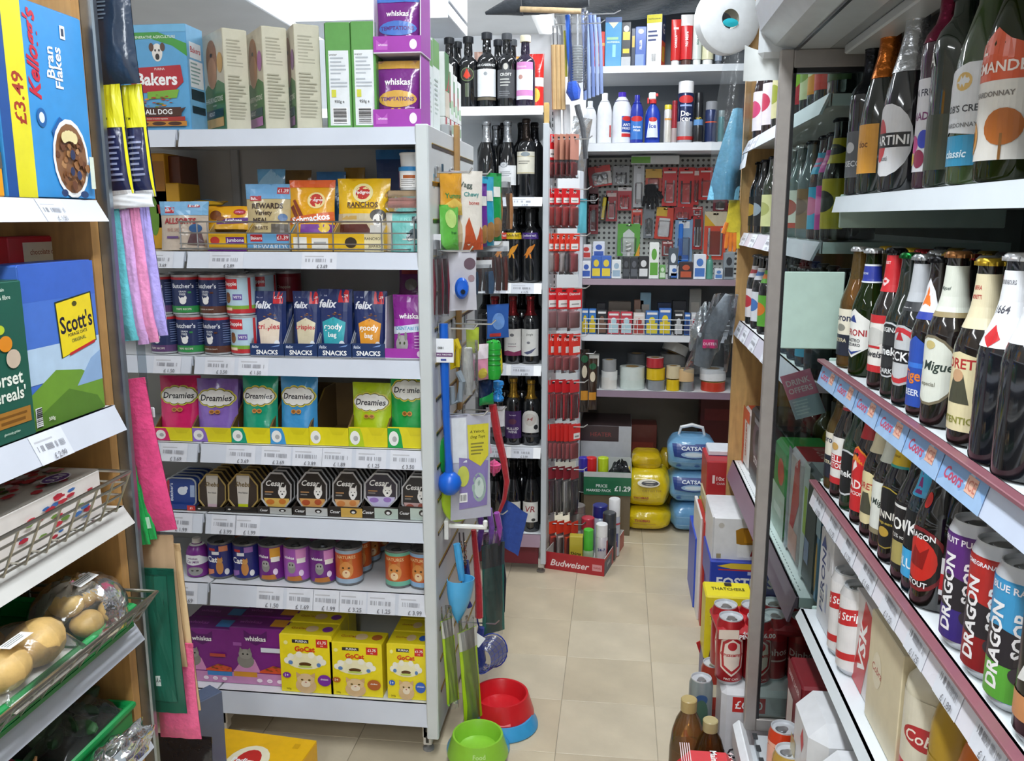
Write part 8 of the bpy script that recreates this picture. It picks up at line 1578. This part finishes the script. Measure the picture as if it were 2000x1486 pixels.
# canopy with lamp and rounded front
zh = 1.775
cn = MB(); cn.box(.40,.86,-.25,1.85,zh,zh+.02,'#8f9496',.002)
for x0,x1,c in ((.42,.47,'#b4b9bb'),(.50,.53,'#3a3d42'),(.545,.60,'#a9aeb0')): cn.box(x0,x1,-.2,1.80,zh-.018,zh,c,.003)
part('canopy_underside',cn,'paint',chil)
prof = [(.40,zh),(.345,zh+.0),(.30,zh+.012),(.27,zh+.04),(.258,zh+.085),(.262,zh+.3),(.40,zh+.3)]
n = len(prof); fa = MB(); fa.add([(x,-.25,z) for x,z in prof]+[(x,1.86,z) for x,z in prof],[tuple(range(n)),tuple(range(2*n-1,n-1,-1))]+[(i,i+n,(i+1) % n+n,(i+1) % n) for i in range(n)],'#b9c1c5')
part('canopy_fascia',fa,'plastic',chil)
part('canopy_seam',MB().box(.335,.341,-.25,1.86,zh-.003,zh+.001,'#2c3034'),'plastic',chil)
part('end_fascia',MB().box(.27,.40,1.86,1.885,zh-.01,zh+.3,'#c4c9cc',.01),'plastic',chil)
bl = MB(); bl.grid(lambda u,v: (.245+.10*u,1.89+.006*math.sin(9*u),zh-.05+.07*v*(1-.5*u)),6,4,'#cfd3d2'); part('loose_tape',bl,'paper',chil)
# glass screen: steel post, top rail, pane
part('steel_post',MB().box(.308,.334,1.832,1.852,.30,zh,'#a39d98',.002),'satin',chil)
part('post_seal',MB().box(.334,.340,1.834,1.85,.30,zh-.03,'#17181a'),'plastic',chil)
part('top_rail',MB().box(.334,.83,1.832,1.852,zh-.035,zh,'#98938f',.002),'satin',chil)
part('rail_seal',MB().box(.334,.83,1.834,1.85,zh-.045,zh-.035,'#17181a'),'plastic',chil)
part('bottom_rail',MB().box(.334,.83,1.832,1.852,.30,.33,'#98938f',.002),'satin',chil)
part('pane',MB().box(.336,.83,1.839,1.845,.33,zh-.04,'#e2ebe8'),'glass',chil)
a = un(1530,530,'y',1.838); c = un(1640,682,'y',1.838)
fs = MB(); fs.box(a.x,c.x,1.834,1.838,c.z,a.z,'#b4cdc2',.004); o = obj('frosted_panel',fs,'plastic'); tag(o,'pale green frosted square stuck on the glass screen','panel')
a = un(1568,770,'y',1.80)
b = MB(); b.box(-.035,.035,-.0006,.0006,-.05,.05,'#e09ab0'); b.draw([('r',0,.45,1,1,'#e0809c'),('t','DRINK',.5,.8,.13,'#f0d4dc',{'w': .8,'b': .02}),('t','OFFERS',.5,.62,.13,'#f0d4dc',{'w': .8,'b': .02}),('r',0,0,1,.45,'#aab4c4')]+lines(.1,.7,.05,.4,5,'#c9d0d8'),lambda u,v,o_: (-.035+.07*u,-.0008-o_,-.05+.1*v),.07,.1)
o = obj('promotion_card',b,'card'); o.location = (un(1568,770,'x',.40).x,un(1568,770,'x',.40).y,un(1568,770,'x',.40).z); o.rotation_euler = (R(6),R(-22),R(-35)); tag(o,'pink and grey promotion card hanging from the third drinks shelf','sign')

# ---- bottles
def fr(px,py,z,kind,h,r,col,lab,label,**k): 
    k.setdefault('rz',-70); k.setdefault('X',.456); k.setdefault('yhi',1.752); k.setdefault('ylo',.2); return drink(px,py,z,kind,h,r,col,lab,label,**k)
zt,zm,zl,zb = [z+.001 for z in FZ]
T2 = lambda s,v,h,c,w=.8,**k: ('t',s,k.pop('u',.5),v,h,c,dict({'w': w,'b': .02},**k))
G = dict(grp='beer bottles on the middle chiller shelf')
fr(1652,600,zm,'longneck',.235,.0305,'#c9b46a',[('r',0,.5,1,.95,'#d8cf9a'),T2('DESPERADOS',.72,.34,'#b0242c',.95),('r',0,0,1,.5,'#9fb82e'),('p',[(.1,0),(.5,.5),(.9,.1)],'#d8c22a')],'clear golden bottle with tall red lettering on the middle chiller shelf',X=.515,mat='bottlec',fill='#a8841e',cap='#c9a53a',lz=(.18,.5),**G)
fr(1670,640,zm,'longneck',.235,.0305,'#d8b46a',[('r',0,.45,1,1,'#e6e0cc'),T2('Corona',.82,.16,'#22284a',.8),('e',.5,.6,.14,.08,'#8a8a80'),('r',0,0,1,.45,'#232838'),T2('EXTRA',.33,.08,'#d8cfae',.5)],'clear amber bottle with cream and navy label on the middle chiller shelf',mat='bottlec',fill='#b0762a',cap='#d8dadc',lz=(.1,.48),**G)
fr(1697,635,zm,'longneck',.235,.031,'#4a6a2a',[('p',[(.5,1),(.95,.78),(.95,.22),(.5,0),(.05,.22),(.05,.78)],'#e9e9e4'),('p',[(.25,.75),(.5,.88),(.6,.72)],'#2a3f86'),T2('PERONI',.52,.16,'#a8242c',.8),T2('NASTRO',.36,.07,'#3a3a44',.5),T2('AZZURRO',.27,.07,'#3a3a44',.5),('p',[(.2,.18),(.5,.06),(.8,.18),(.5,.12)],'#2a3f86')],'green bottle with a white hexagonal label on the middle chiller shelf',mat='bottlec',fill='#4f6a1c',cap='#d9dde0',lz=(.14,.52),neck=[('r',0,0,1,1,'#2a3a9a'),('r',0,.9,1,1,'#dfe4ea'),('r',0,0,1,.08,'#dfe4ea'),T2('PERONI',.5,.2,'#c9d0ea',.14)],nz=(.72,.86),sp=2.2,**G)
fr(1737,660,zm,'longneck',.24,.031,'#1b1413',[('r',0,.0,1,1,'#e8e4de'),('r',0,.86,1,1,'#c22a30'),('r',0,0,1,.12,'#c22a30'),('e',.5,.62,.3,.16,'#c9c9c4'),T2('Budweiser',.32,.13,'#2a2a34',.9,sh=.25),('r',.3,.42,.7,.46,'#c22a30')],'dark bottle with red and white label and red neck band',cap='#2a2a2c',lz=(.12,.52),neck=[('r',0,0,1,1,'#c8262e'),T2('BEST',.8,.12,'#f2dada',.14,u=.5),('p',[(.4,.3),(.5,.15),(.6,.3),(.5,.4)],'#e8c8c8')],nz=(.68,.93),sp=2.4,**G)
fr(1764,690,zm,'longneck',.235,.031,'#16201a',[('e',.5,.5,.5,.5,'#c9cdd0'),('e',.5,.5,.47,.47,'#1a1c1e'),('e',.5,.5,.3,.32,'#2c2e30'),('r',0,.38,1,.58,'#15171a'),T2('Heineken',.48,.15,'#eef0f0',.95),T2('ORIGINAL',.86,.09,'#dfe2e2',.6),T2('DARK',.12,.09,'#dfe2e2',.4)],'dark green bottle with a round black label',cap='#1f6a34',lz=(.14,.52),**G)
fr(1788,705,zm,'longneck',.235,.031,'#14181a',[('e',.5,.5,.5,.5,'#b9bdc0'),('e',.5,.5,.46,.46,'#c8323a'),('e',.5,.5,.38,.38,'#c4c8ca'),('r',0,.38,1,.6,'#1a1c20'),T2("BECK'S",.49,.16,'#f0f0f0',.85),('p',[(.4,.75),(.5,.92),(.6,.75)],'#b3242c')],'black bottle with a silver neck and red ringed round label',cap='#b8bcc0',lz=(.13,.53),neck=[('r',0,.0,1,1,'#b9bdc2'),('r',0,0,1,.2,'#2a2c30'),T2("BECK'S",.1,.13,'#e4e4e4',.12)],nz=(.62,.92),**G)
fr(1818,735,zm,'longneck',.235,.031,'#1c1513',[('p',[(0,0),(1,0),(1,.75),(.5,1),(0,.75)],'#2a4fae'),('r',0,.55,1,.62,'#3a78d8'),T2('Tiger',.42,.2,'#e8822a',.85),T2('BEER',.2,.09,'#dfe6f4',.5)],'brown bottle with a bright blue pointed label',cap='#2a2a2c',lz=(.06,.5),neck=[('p',[(.3,0),(.7,0),(.6,.7),(.5,1),(.4,.7)],'#e6e6ea'),('p',[(.42,.3),(.5,.8),(.58,.3)],'#e8752a'),('r',0,0,1,.18,'#2a3fa0')],nz=(.6,.85),**G)
fr(1853,715,zm,'longneck',.245,.032,'#1a1413',[('e',.5,.5,.5,.5,'#7a705a'),('e',.5,.5,.46,.46,'#dfe3d8'),T2('San Miguel',.55,.2,'#2a3a34',.95,sh=.2),T2('especial',.3,.08,'#8a8a7a',.4),('e',.5,.86,.1,.06,'#c9b87a')],'brown bottle with a cream oval label and cream neck',cap='#a8764a',lz=(.12,.52),neck=[('r',0,.0,1,1,'#d8dcd0'),('r',0,0,1,.12,'#9a8a64'),T2('Miguel',.55,.16,'#3a4a44',.16,sh=.2)],nz=(.62,.90),**G)
fr(1910,765,zm,'longneck',.24,.032,'#1a1412',[('p',[(0,0),(1,0),(1,.9),(.5,1),(0,.9)],'#e2d6ac'),T2('MORETTI',.85,.13,'#b02a2c',.9),('p',[(.3,.35),(.42,.72),(.6,.72),(.72,.35)],'#4a4a3a'),('e',.5,.7,.1,.08,'#c9a07a'),T2('AUTENTICA',.14,.09,'#8a8a3a',.8)],'brown bottle with a cream label of red lettering',cap='#c9a83a',lz=(.08,.5),neck=[('r',0,0,1,1,'#ddd2b0'),T2('BIRRA',.75,.14,'#b02a2c',.12),T2('MORETTI',.58,.14,'#b02a2c',.14)],nz=(.62,.9),**G)
fr(1965,800,zm,'longneck',.25,.036,'#14161e',None,'large navy-black bottle with a white neck label and red diamond',cap='#e4e6ea',lz=(.1,.5),neck=[('r',0,0,1,1,'#e6e8ec'),T2('KRONENBOURG',.85,.1,'#4a4a54',.2),T2('1664',.5,.2,'#4a4a54',.16,sh=.2),('p',[(.44,.12),(.5,.3),(.56,.12),(.5,.0)],'#c8262c')],nz=(.55,.9),**G)
fr(2015,820,zm,'longneck',.25,.036,'#17181c',None,'dark bottle half out of the picture at the right edge',cap='#2a2a2e',neck=[('r',0,0,1,1,'#dfe2e6')],nz=(.6,.9),**G)
for q in range(13): drink(0,0,zm,'longneck',.235,.031,['#1b1614','#16201a','#1c1715'][q % 3],None,'dark beer bottle in the second row of the middle chiller shelf',X=.53,Y=1.73-.068*q,neck=[('r',0,0,1,1,['#b9bdc2','#2a2a2c','#d8cfae','#b3343a'][q % 4])] if q % 2 else None,nz=(.64,.88),cap=['#b8bcc0','#c9a83a','#8a2a2e'][q % 3],grp='second row, middle chiller shelf',cat='bottle')
for q in range(13): drink(0,0,zm,'longneck',.235,.031,'#15171a',None,'dark beer bottle in the third row of the middle chiller shelf',X=.605,Y=1.72-.068*q,cap=['#55585c','#8a7a3a'][q % 2],grp='third row, middle chiller shelf')
G = dict(grp='bottles on the lower chiller shelf')
fr(1628,868,zl,'longneck',.232,.0305,'#d0b46a',[('r',0,.5,1,1,'#e2dccb'),T2('Corona',.85,.14,'#22284a',.8),('r',0,0,1,.5,'#1f2433'),T2('EXTRA',.35,.08,'#d8cfae',.4)],'clear golden bottle with cream and navy label on the lower chiller shelf',mat='bottlec',fill='#a98a24',cap='#d8dadc',lz=(.1,.5),**G)
fr(1657,892,zl,'longneck',.232,.031,'#1a1614',[('r',0,0,1,1,'#e6e4e0'),('r',.0,.32,1,.62,'#c22a30'),T2('STELLA',.54,.13,'#fff',.8),T2('ARTOIS',.4,.11,'#fff',.7),('r',0,0,1,.14,'#c22a30'),('e',.5,.8,.12,.08,'#c9a05a')],'brown bottle with white label and red name band',cap='#c23a3a',lz=(.12,.52),neck=[('r',0,.2,1,.9,'#b3323a'),('r',0,.4,1,.5,'#e4d8d4')],nz=(.72,.84),**G)
fr(1678,905,zl,'longneck',.232,.031,'#15301c',[('e',.5,.5,.5,.5,'#c9cdd0'),('e',.5,.5,.46,.46,'#16181a'),('r',0,.38,1,.6,'#15171a'),T2('Heineken',.49,.15,'#eef0f0',.95)],'green bottle with a round black label on the lower chiller shelf',cap='#1f6a34',lz=(.12,.5),**G)
fr(1702,905,zl,'longneck',.235,.031,'#1b1312',[('p',[(0,0),(1,0),(1,.72),(.7,.92),(.45,1),(.2,.92),(0,.72)],'#d8822a'),('p',[(0.03,0),(.97,0),(.97,.7),(.7,.89),(.45,.97),(.2,.89),(.03,.7)],'#c8262a'),T2('MADRI',.42,.16,'#f4e6e4',.8),T2('EXCEPCIONAL',.28,.06,'#f4e6e4',.8),('p',[(.4,.6),(.55,.7),(.5,.8),(.42,.72)],'#f0e0dc')],'brown bottle with a tall red label',cap='#2a2a2c',lz=(.1,.6),neck=[('r',0,0,1,1,'#b8242a')],nz=(.66,.88),**G)
fr(1722,945,zl,'longneck',.232,.031,'#1a1412',[('e',.5,.5,.5,.5,'#dccf9f'),T2('MORETTI',.72,.13,'#b02a2c',.8),('p',[(.3,.2),(.42,.6),(.6,.6),(.72,.2)],'#4a4a3a')],'brown bottle with an oval cream label',cap='#c9a83a',lz=(.1,.5),neck=[('r',0,0,1,1,'#ddd2b0')],nz=(.64,.86),**G)
fr(1743,965,zl,'longneck',.232,.031,'#1a1413',[('r',0,0,1,1,'#dfe2da'),T2('San Miguel',.6,.16,'#2a3a34',.9,sh=.2),('r',0,0,1,.1,'#8a8064')],'brown bottle with a square cream label',cap='#a8764a',lz=(.12,.5),neck=[('r',0,0,1,1,'#d8dcd0')],nz=(.64,.86),**G)
fr(1762,1000,zl,'longneck',.235,.032,'#121214',[('e',.5,.45,.5,.5,'#a8923a'),('e',.5,.45,.48,.48,'#141416'),T2('GUINNESS',.5,.12,'#e6e2d8',.95),T2('foreign extra',.36,.06,'#c9b04a',.6),('e',.5,.22,.14,.08,'#b8963a')],'black stout bottle with yellow neck and gold-edged oval label',cap='#c9a83a',lz=(.12,.55),neck=[('r',0,.1,1,1,'#dcb81e'),('r',0,0,1,.12,'#2fa8a0'),T2('stout',.55,.2,'#8a6a12',.12)],nz=(.66,.8),**G)
fr(1790,1050,zl,'longneck',.235,.033,'#141214',[('r',0,0,1,1,'#1a181a'),('r',0,.92,1,.96,'#dfdfdc'),T2('STOUT',.68,.2,'#f2f2ee',.95),T2('7.5% vol',.5,.06,'#d8d8d4',.5),('r',.35,.08,.9,.42,'#a89a5a'),('e',.2,.25,.12,.12,'#8a8a84')],'black stout bottle with bold white lettering',cap='#2a2a2c',lz=(.08,.52),**G)
fr(1808,1085,zl,'longneck',.235,.031,'#12222a',[('r',0,.42,1,.95,'#141618'),T2('WKD',.7,.34,'#f4f4f4',.9),('r',0,.0,1,.4,'#3fa8e0'),T2('BLUE',.2,.14,'#eaf4fa',.7)],'blue bottle with a bold black and blue label',cap='#2a8ac8',lz=(.1,.55),neck=[('r',0,0,1,1,'#3fb0e0'),('p',[(.45,.1),(.5,.9),(.55,.1)],'#8a2a7a')],nz=(.62,.8),**G)
fr(1832,1085,zl,'longneck',.235,.033,'#141210',[('e',.5,.5,.5,.5,'#7a1f24'),('e',.5,.5,.44,.44,'#1a1414'),('e',.5,.5,.34,.34,'#c8281e'),('p',[(.3,.4),(.42,.7),(.55,.6),(.7,.72),(.62,.36)],'#8a120e'),T2('DRAGON',.86,.09,'#eee',.6),T2('STOUT',.12,.09,'#eee',.5)],'black stout bottle with a round red dragon emblem',cap='#b8242a',lz=(.1,.5),neck=[('e',.5,.5,.04,.4,'#c8281e')],nz=(.6,.72),**G)
fr(1868,1090,zl,'longneck',.232,.031,'#151314',[('r',0,0,1,.7,'#e4e4e6'),('r',.0,.1,1,.4,'#c8262c'),T2('15',.25,.2,'#fff',.4)],'dark bottle with a red and white label beside the purple can',cap='#3a3a3c',lz=(.12,.45),X=.475,**G)
for q in range(9): drink(0,0,zl,'longneck',.235,.031,['#1b1614','#16201a'][q % 2],None,'dark beer bottle in the second row of the lower chiller shelf',X=.535,Y=1.72-.07*q,neck=[('r',0,0,1,1,['#d8cfae','#3a7a9a','#b3343a','#dcb81e'][q % 4])],nz=(.66,.86),cap='#77797c',grp='second row, lower chiller shelf')
def dsoop(c1,c2,nm,px,py):
    lab = [('r',0,0,1,1,c1),('p',[(0,.55),(.4,.62),(1,.5),(1,.25),(.6,.2),(0,.3)],'#2a262c'),('r',0,.0,1,.3,c2),T2(nm,.95,.06,'#eee8ee',.5),('t','DRAGON',.38,.45,.13,'#f2f0f2',{'rot': 90,'w': .8,'b': .03,'keep': 1}),('t','SOOP',.58,.58,.11,'#f2f0f2',{'rot': 90,'w': .5,'b': .03,'keep': 1}),('e',.62,.25,.1,.08,'#3a323c')]
    y = un(px,py,'x',.456).y
    spawn(drinkcan('can',.033,.168,c1,tuple(lab),neck='#c9ccd2'),(.456,y,zl),'%s energy drink can with bold white lettering' % {'FRUIT PUNCH': 'purple','POMEGRANATE RED': 'red','BLUE RAZZ': 'blue and green'}[nm],'can','energy drink cans',rz=R(-48))
dsoop('#5a2a78','#3a2a7a','FRUIT PUNCH',1900,1140); dsoop('#b02a26','#8a1a1e','POMEGRANATE RED',1945,1215); dsoop('#3f96c8','#5aa83a','BLUE RAZZ',1992,1290)
spawn(drinkcan('can',.033,.168,'#1c1c1e',(('r',.1,.1,.9,.3,'#c98a5a'),('p',[(.3,.4),(.5,.8),(.7,.5)],'#e8e8e6'))),(.456,un(1992,1290,'x',.456).y-.072,zl),'black and white energy drink can at the right edge','can','energy drink cans',rz=R(-48))
for q in range(3): spawn(drinkcan('can',.033,.168,['#5a2a78','#b02a26','#3f96c8'][q],()),(.53,un(1900,1140,'x',.456).y-.062*q,zl),'%s energy drink can in the second row' % ['purple','red','blue'][q],'can','energy drink cans')
# top chiller shelf: wine
G = dict(grp='wine on the top chiller shelf')
top = lambda px,py,kind,h,r,col,lab,label,**k: fr(px,py,zt,kind,h,r,col,lab,label,**{**dict(X=.462,cat='bottle'),**k,**G})
top(1690,300,'bordeaux',.28,.036,'#16181b',[('r',0,0,1,1,'#5a5d62'),T2('PROSECCO',.3,.16,'#c9ccd0',.8),('e',.5,.65,.12,.12,'#c9ccd0')],'dark wine bottle with a grey label at the far end of the top chiller shelf',lz=(.12,.42),cap='#23262a',ck='foil')
top(1722,310,'spark',.30,.04,'#17201a',[('r',0,0,1,1,'#e0a03a'),T2('doc',.6,.14,'#7a4a12',.4)],'sparkling wine bottle with orange foil and label',lz=(.12,.40),cap='#c8702a',ck='foil',nz=(.66,.9),sp=1.5)
top(1772,300,'spark',.30,.042,'#1a1c1f',[('e',.5,.5,.5,.5,'#dfe0e4'),('e',.36,.5,.16,.3,'#c8343a'),('r',.05,.4,.95,.6,'#1a1a1c'),T2('MARTINI',.5,.16,'#f4f4f4',.86),T2('asti',.25,.06,'#77797c',.2)],'sparkling wine bottle with a round white label and silver foil',lz=(.08,.46),cap='#c9ccd0',ck='foil',nz=(.62,.9),sp=2.2)
top(1835,285,'bordeaux',.31,.034,'#3a1c2c',[('r',0,0,1,1,'#dcdce2'),T2('KIN FRUIT',.85,.1,'#3a3a4a',.9),T2('NADE',.6,.13,'#7a2a6a',.6),('e',.3,.3,.16,.1,'#c83a8a'),('e',.6,.35,.16,.1,'#3a4ac0'),('e',.5,.14,.16,.1,'#8a2a4a'),('e',.25,.14,.1,.07,'#d8c03a')],'tall burgundy bottle with a colourful splashed label',lz=(.08,.5),cap='#8a2a4a',ck='foil',sp=2)
top(1862,300,'bordeaux',.30,.037,'#202a20',[('r',0,0,1,.4,'#3a4232'),('t','LA',.3,.8,.1,'#dfe2dc')],'dark green bottle in shade on the top chiller shelf',lz=(.08,.7),cap='#1a2a20',ck='screw')
top(1920,262,'burgundy',.30,.04,'#3a4a2a',[('r',0,0,1,.3,'#2f8ab0'),('p',[(0,.24),(.3,.34),(1,.28),(1,1),(.6,1),(.2,.92),(0,.8)],'#dfe2e6'),('e',.55,.82,.13,.09,'#d8b46a'),T2("JACOB'S CREEK",.55,.1,'#3a3f44',.9),T2('CHARDONNAY',.4,.06,'#77797c',.6),T2('classic',.12,.08,'#cfe4ee',.4,sh=.2)],'green white-wine bottle with a white and turquoise label',lz=(.08,.5),cap='#2a3a3a',ck='screw',sp=2.3)
top(1988,225,'burgundy',.31,.042,'#5a6a2a',[('r',0,0,1,.62,'#e2dfd8'),('p',[(0,.6),(1,.6),(1,.82),(.7,.9),(.5,1),(.3,.9),(0,.82)],'#d8562a'),T2('L',.86,.12,'#f6e8e0',.2,u=.35),T2('DEMANDE',.7,.1,'#f6e8e0',.8),T2('CHARDONNAY',.5,.06,'#77706a',.6),('e',.2,.18,.16,.13,'#c98a1e'),('e',.7,.25,.22,.14,'#b5651e'),('r',.68,.0,.71,.2,'#8a5a1e'),('e',.2,.18,.08,.06,'#8a5a12')],'pale green wine bottle with an orange and white floral label',lz=(.08,.56),mat='bottlec',fill='#7a8a2a',cap='#5a6a3a',ck='screw',sp=2.4)
for q in range(8): drink(0,0,zt,'bordeaux',.30,.037,['#14181a','#1c2a1e','#2a2226'][q % 3],[('r',0,0,1,1,['#5a5d62','#c9c6bc','#7a6a4a'][q % 3])],'dark wine bottle in the second row of the top chiller shelf',X=.555,Y=1.70-.09*q,lz=(.1,.45),cap=['#23262a','#3a4a52','#8a8c90'][q % 3],ck='screw',grp='second row, top chiller shelf')
# bottom shelf boxes
def cb(px0,px1,py,pt,col,front,label,X=.43,z=None,d=.14,**k): return packR('can_multipack',px0,px1,py,pt,X,d,zb if z is None else z,col,front,label,grp='boxes on the low chiller shelves',bev=k.pop('bev',.004),**k)
spawn(carton('bottle_multipack',.10,.16,.2,'#d4d4d8',(('t','PERONI',.35,.5,.3,'#2a3a7a',{'rot': 90,'w': .7}),('p',[(.1,.8),(.3,.95),(.5,.85)],'#2a3a8a'),('e',.7,.75,.12,.1,'#b8b8c0'),('r',.62,.2,.75,.5,'#aab0c8')),seam=False),(.51,1.705,zb),'white bottle box with navy upright lettering on the low chiller shelf','multipack',rz=R(-90))
rs = lambda n: (('r',0,0,1,1,'#e4e2e2'),('p',[(0,.5),(1,.72),(1,.95),(0,.73)],'#c8262c'),('t','Red Stripe',.5,.72,.14,'#fff',{'w': .9,'sh': .3,'an': .25}),('p',[(0,.05),(1,.2),(1,.3),(0,.15)],'#c8262c'))
for q in range(2): spawn(drinkcan('can',.033,.168,'#e4e2e2',rs(q)),(.45,1.60-.068*q,zb),['white can with red diagonal band, nearer the glass','white can with red diagonal band, beside the red box'][q],'can','red striped cans',rz=R(-62))
spawn(carton('can_multipack',.12,.15,.17,'#d9d2d0',(('p',[(.1,0),(.5,1),(1,.9),(.6,0)],'#c8262c'),('t','VSK',.5,.5,.35,'#fff',{'rot': 90,'w': .6,'b': .03})),seam=False),(.515,1.46,zb),'white box with a big red stripe on the low chiller shelf','multipack',rz=R(-90))
spawn(carton('can_multipack',.16,.16,.19,'#dccfae',(('e',.3,.55,.14,.16,'#e4dac0'),('t','Cobra',.3,.55,.12,'#b5564a',{'w': .3,'sh': .2})),seam=False),(.51,1.31,zb),'cream beer box with faint red lettering on the low chiller shelf','multipack',rz=R(-90))
spawn(bottle('drink_bottle','spirit',.045,.24,'#d8d0b8',(('r',0,0,1,1,'#ddd6c2'),('r',0,0,1,.3,'#c8262c'),('e',.6,.62,.28,.12,'#b3242c'),('t','Cobra',.6,.62,.12,'#f4e8dc',{'w': .5,'sh': .2})),(.03,.66),3,cap='#b3242c',capkind='short',mat='plastic'),(.47,1.19,zb),'cream and red plastic bottle on the low chiller shelf','bottle',rz=R(-55))
for k,(y,c1,nm) in enumerate(((1.09,'#a8862a','golden'),(1.0,'#c96a1e','orange'),(.91,'#2f5fc0','royal blue'),(.82,'#2a62c8','deep blue'))): spawn(bottle('drink_bottle','plastic',.04,.25,c1,(('r',0,0,1,1,c1),('e',.5,.5,.3,.3,'#e8d8b0')),(.1,.5),3,cap='#3a3a3c',capkind='screw',mat='plastic'),(.465,y,zb),'%s plastic drinks bottle on the low chiller shelf' % nm,'bottle','plastic bottles on the low chiller shelf',rz=R(-60))
# base tray packs
zq = .301
spawn(carton('can_multipack',.13,.15,.22,'#7a1f28',(('r',0,.75,1,1,'#8a2430'),('t','DARK LAGER',.5,.88,.07,'#e8d4d4',{'w': .8}),('r',.1,.3,.5,.7,'#d8d0c8')),seam=False,bev=.006),(.46,1.71,zq),'maroon beer box on the chiller base beside the glass','multipack',rz=R(-90))
for k,y in enumerate((1.52,1.33)):
    spawn(carton('can_multipack',.17,.20,.255,'#d9dadd',(('p',[(.5,.75),(.58,.85),(.66,.75),(.58,.65)],'#c8262c'),('p',[(.6,.45),(.7,.58),(.8,.45),(.7,.32)],'#c8262c'),('r',.05,.1,.3,.6,'#b8a87a'),('r',.3,.0,.6,.25,'#d86a7a')),left=(('r',.1,.1,.5,.7,'#b8b09a'),),seam=False,bev=.03),(.46,y,zq),['white lager box with red diamonds on the chiller base','second white lager box with red diamonds nearer the viewer'][k],'multipack','white diamond boxes',rz=R(-90))
for k,(x,y,c1,c2,nm) in enumerate(((.36,1.66,'#d8401e','#f0b8a0','orange-red'),(.355,1.58,'#c9a24a','#e8d8a0','gold'),(.355,1.20,'#2a46b8','#c9d0e8','royal blue'),(.355,1.13,'#2a3fae','#d8dcf0','dark blue'),(.355,1.06,'#b8262c','#f0d4d4','crimson'))):
    spawn(drinkcan('can',.031,.12,c1,(('e',.5,.5,.25,.3,c2),('r',0,.8,1,.9,c2))),(x,y,zq+.002),'%s drinks can at the front of the chiller base' % nm,'can','cans on the chiller base',rz=R(-60))

# stock nearer than the picture's edge, so that the shelves stay full from a step to the side
for q in range(9):
    drink(0,0,zm,'longneck',.24,.032,'#17181c',[('r',0,0,1,1,['#dfe2e6','#c8262c','#2a4fae'][q % 3])],'dark beer bottle near the viewer on the middle chiller shelf',X=.456,Y=.86-.075*q,lz=(.12,.5),grp='near end, middle chiller shelf',ylo=0)
    drink(0,0,zt,'bordeaux',.30,.037,['#14181a','#2c3a22'][q % 2],[('r',0,0,1,1,['#e2dfd8','#c9c6bc','#d8a24a'][q % 3])],'dark wine bottle near the viewer on the top chiller shelf',X=.462,Y=.98-.085*q,lz=(.1,.45),cap='#3a4a52',ck='screw',grp='near end, top chiller shelf',ylo=0)
    spawn(drinkcan('can',.033,.168,['#3f96c8','#2a8a4a','#b02a26'][q % 3],(('e',.5,.5,.3,.3,'#eef0f2'),)),(.456,.80-.07*q,zl),'tall can near the viewer on the lower chiller shelf','can','near end, lower chiller shelf',rz=R(-60))
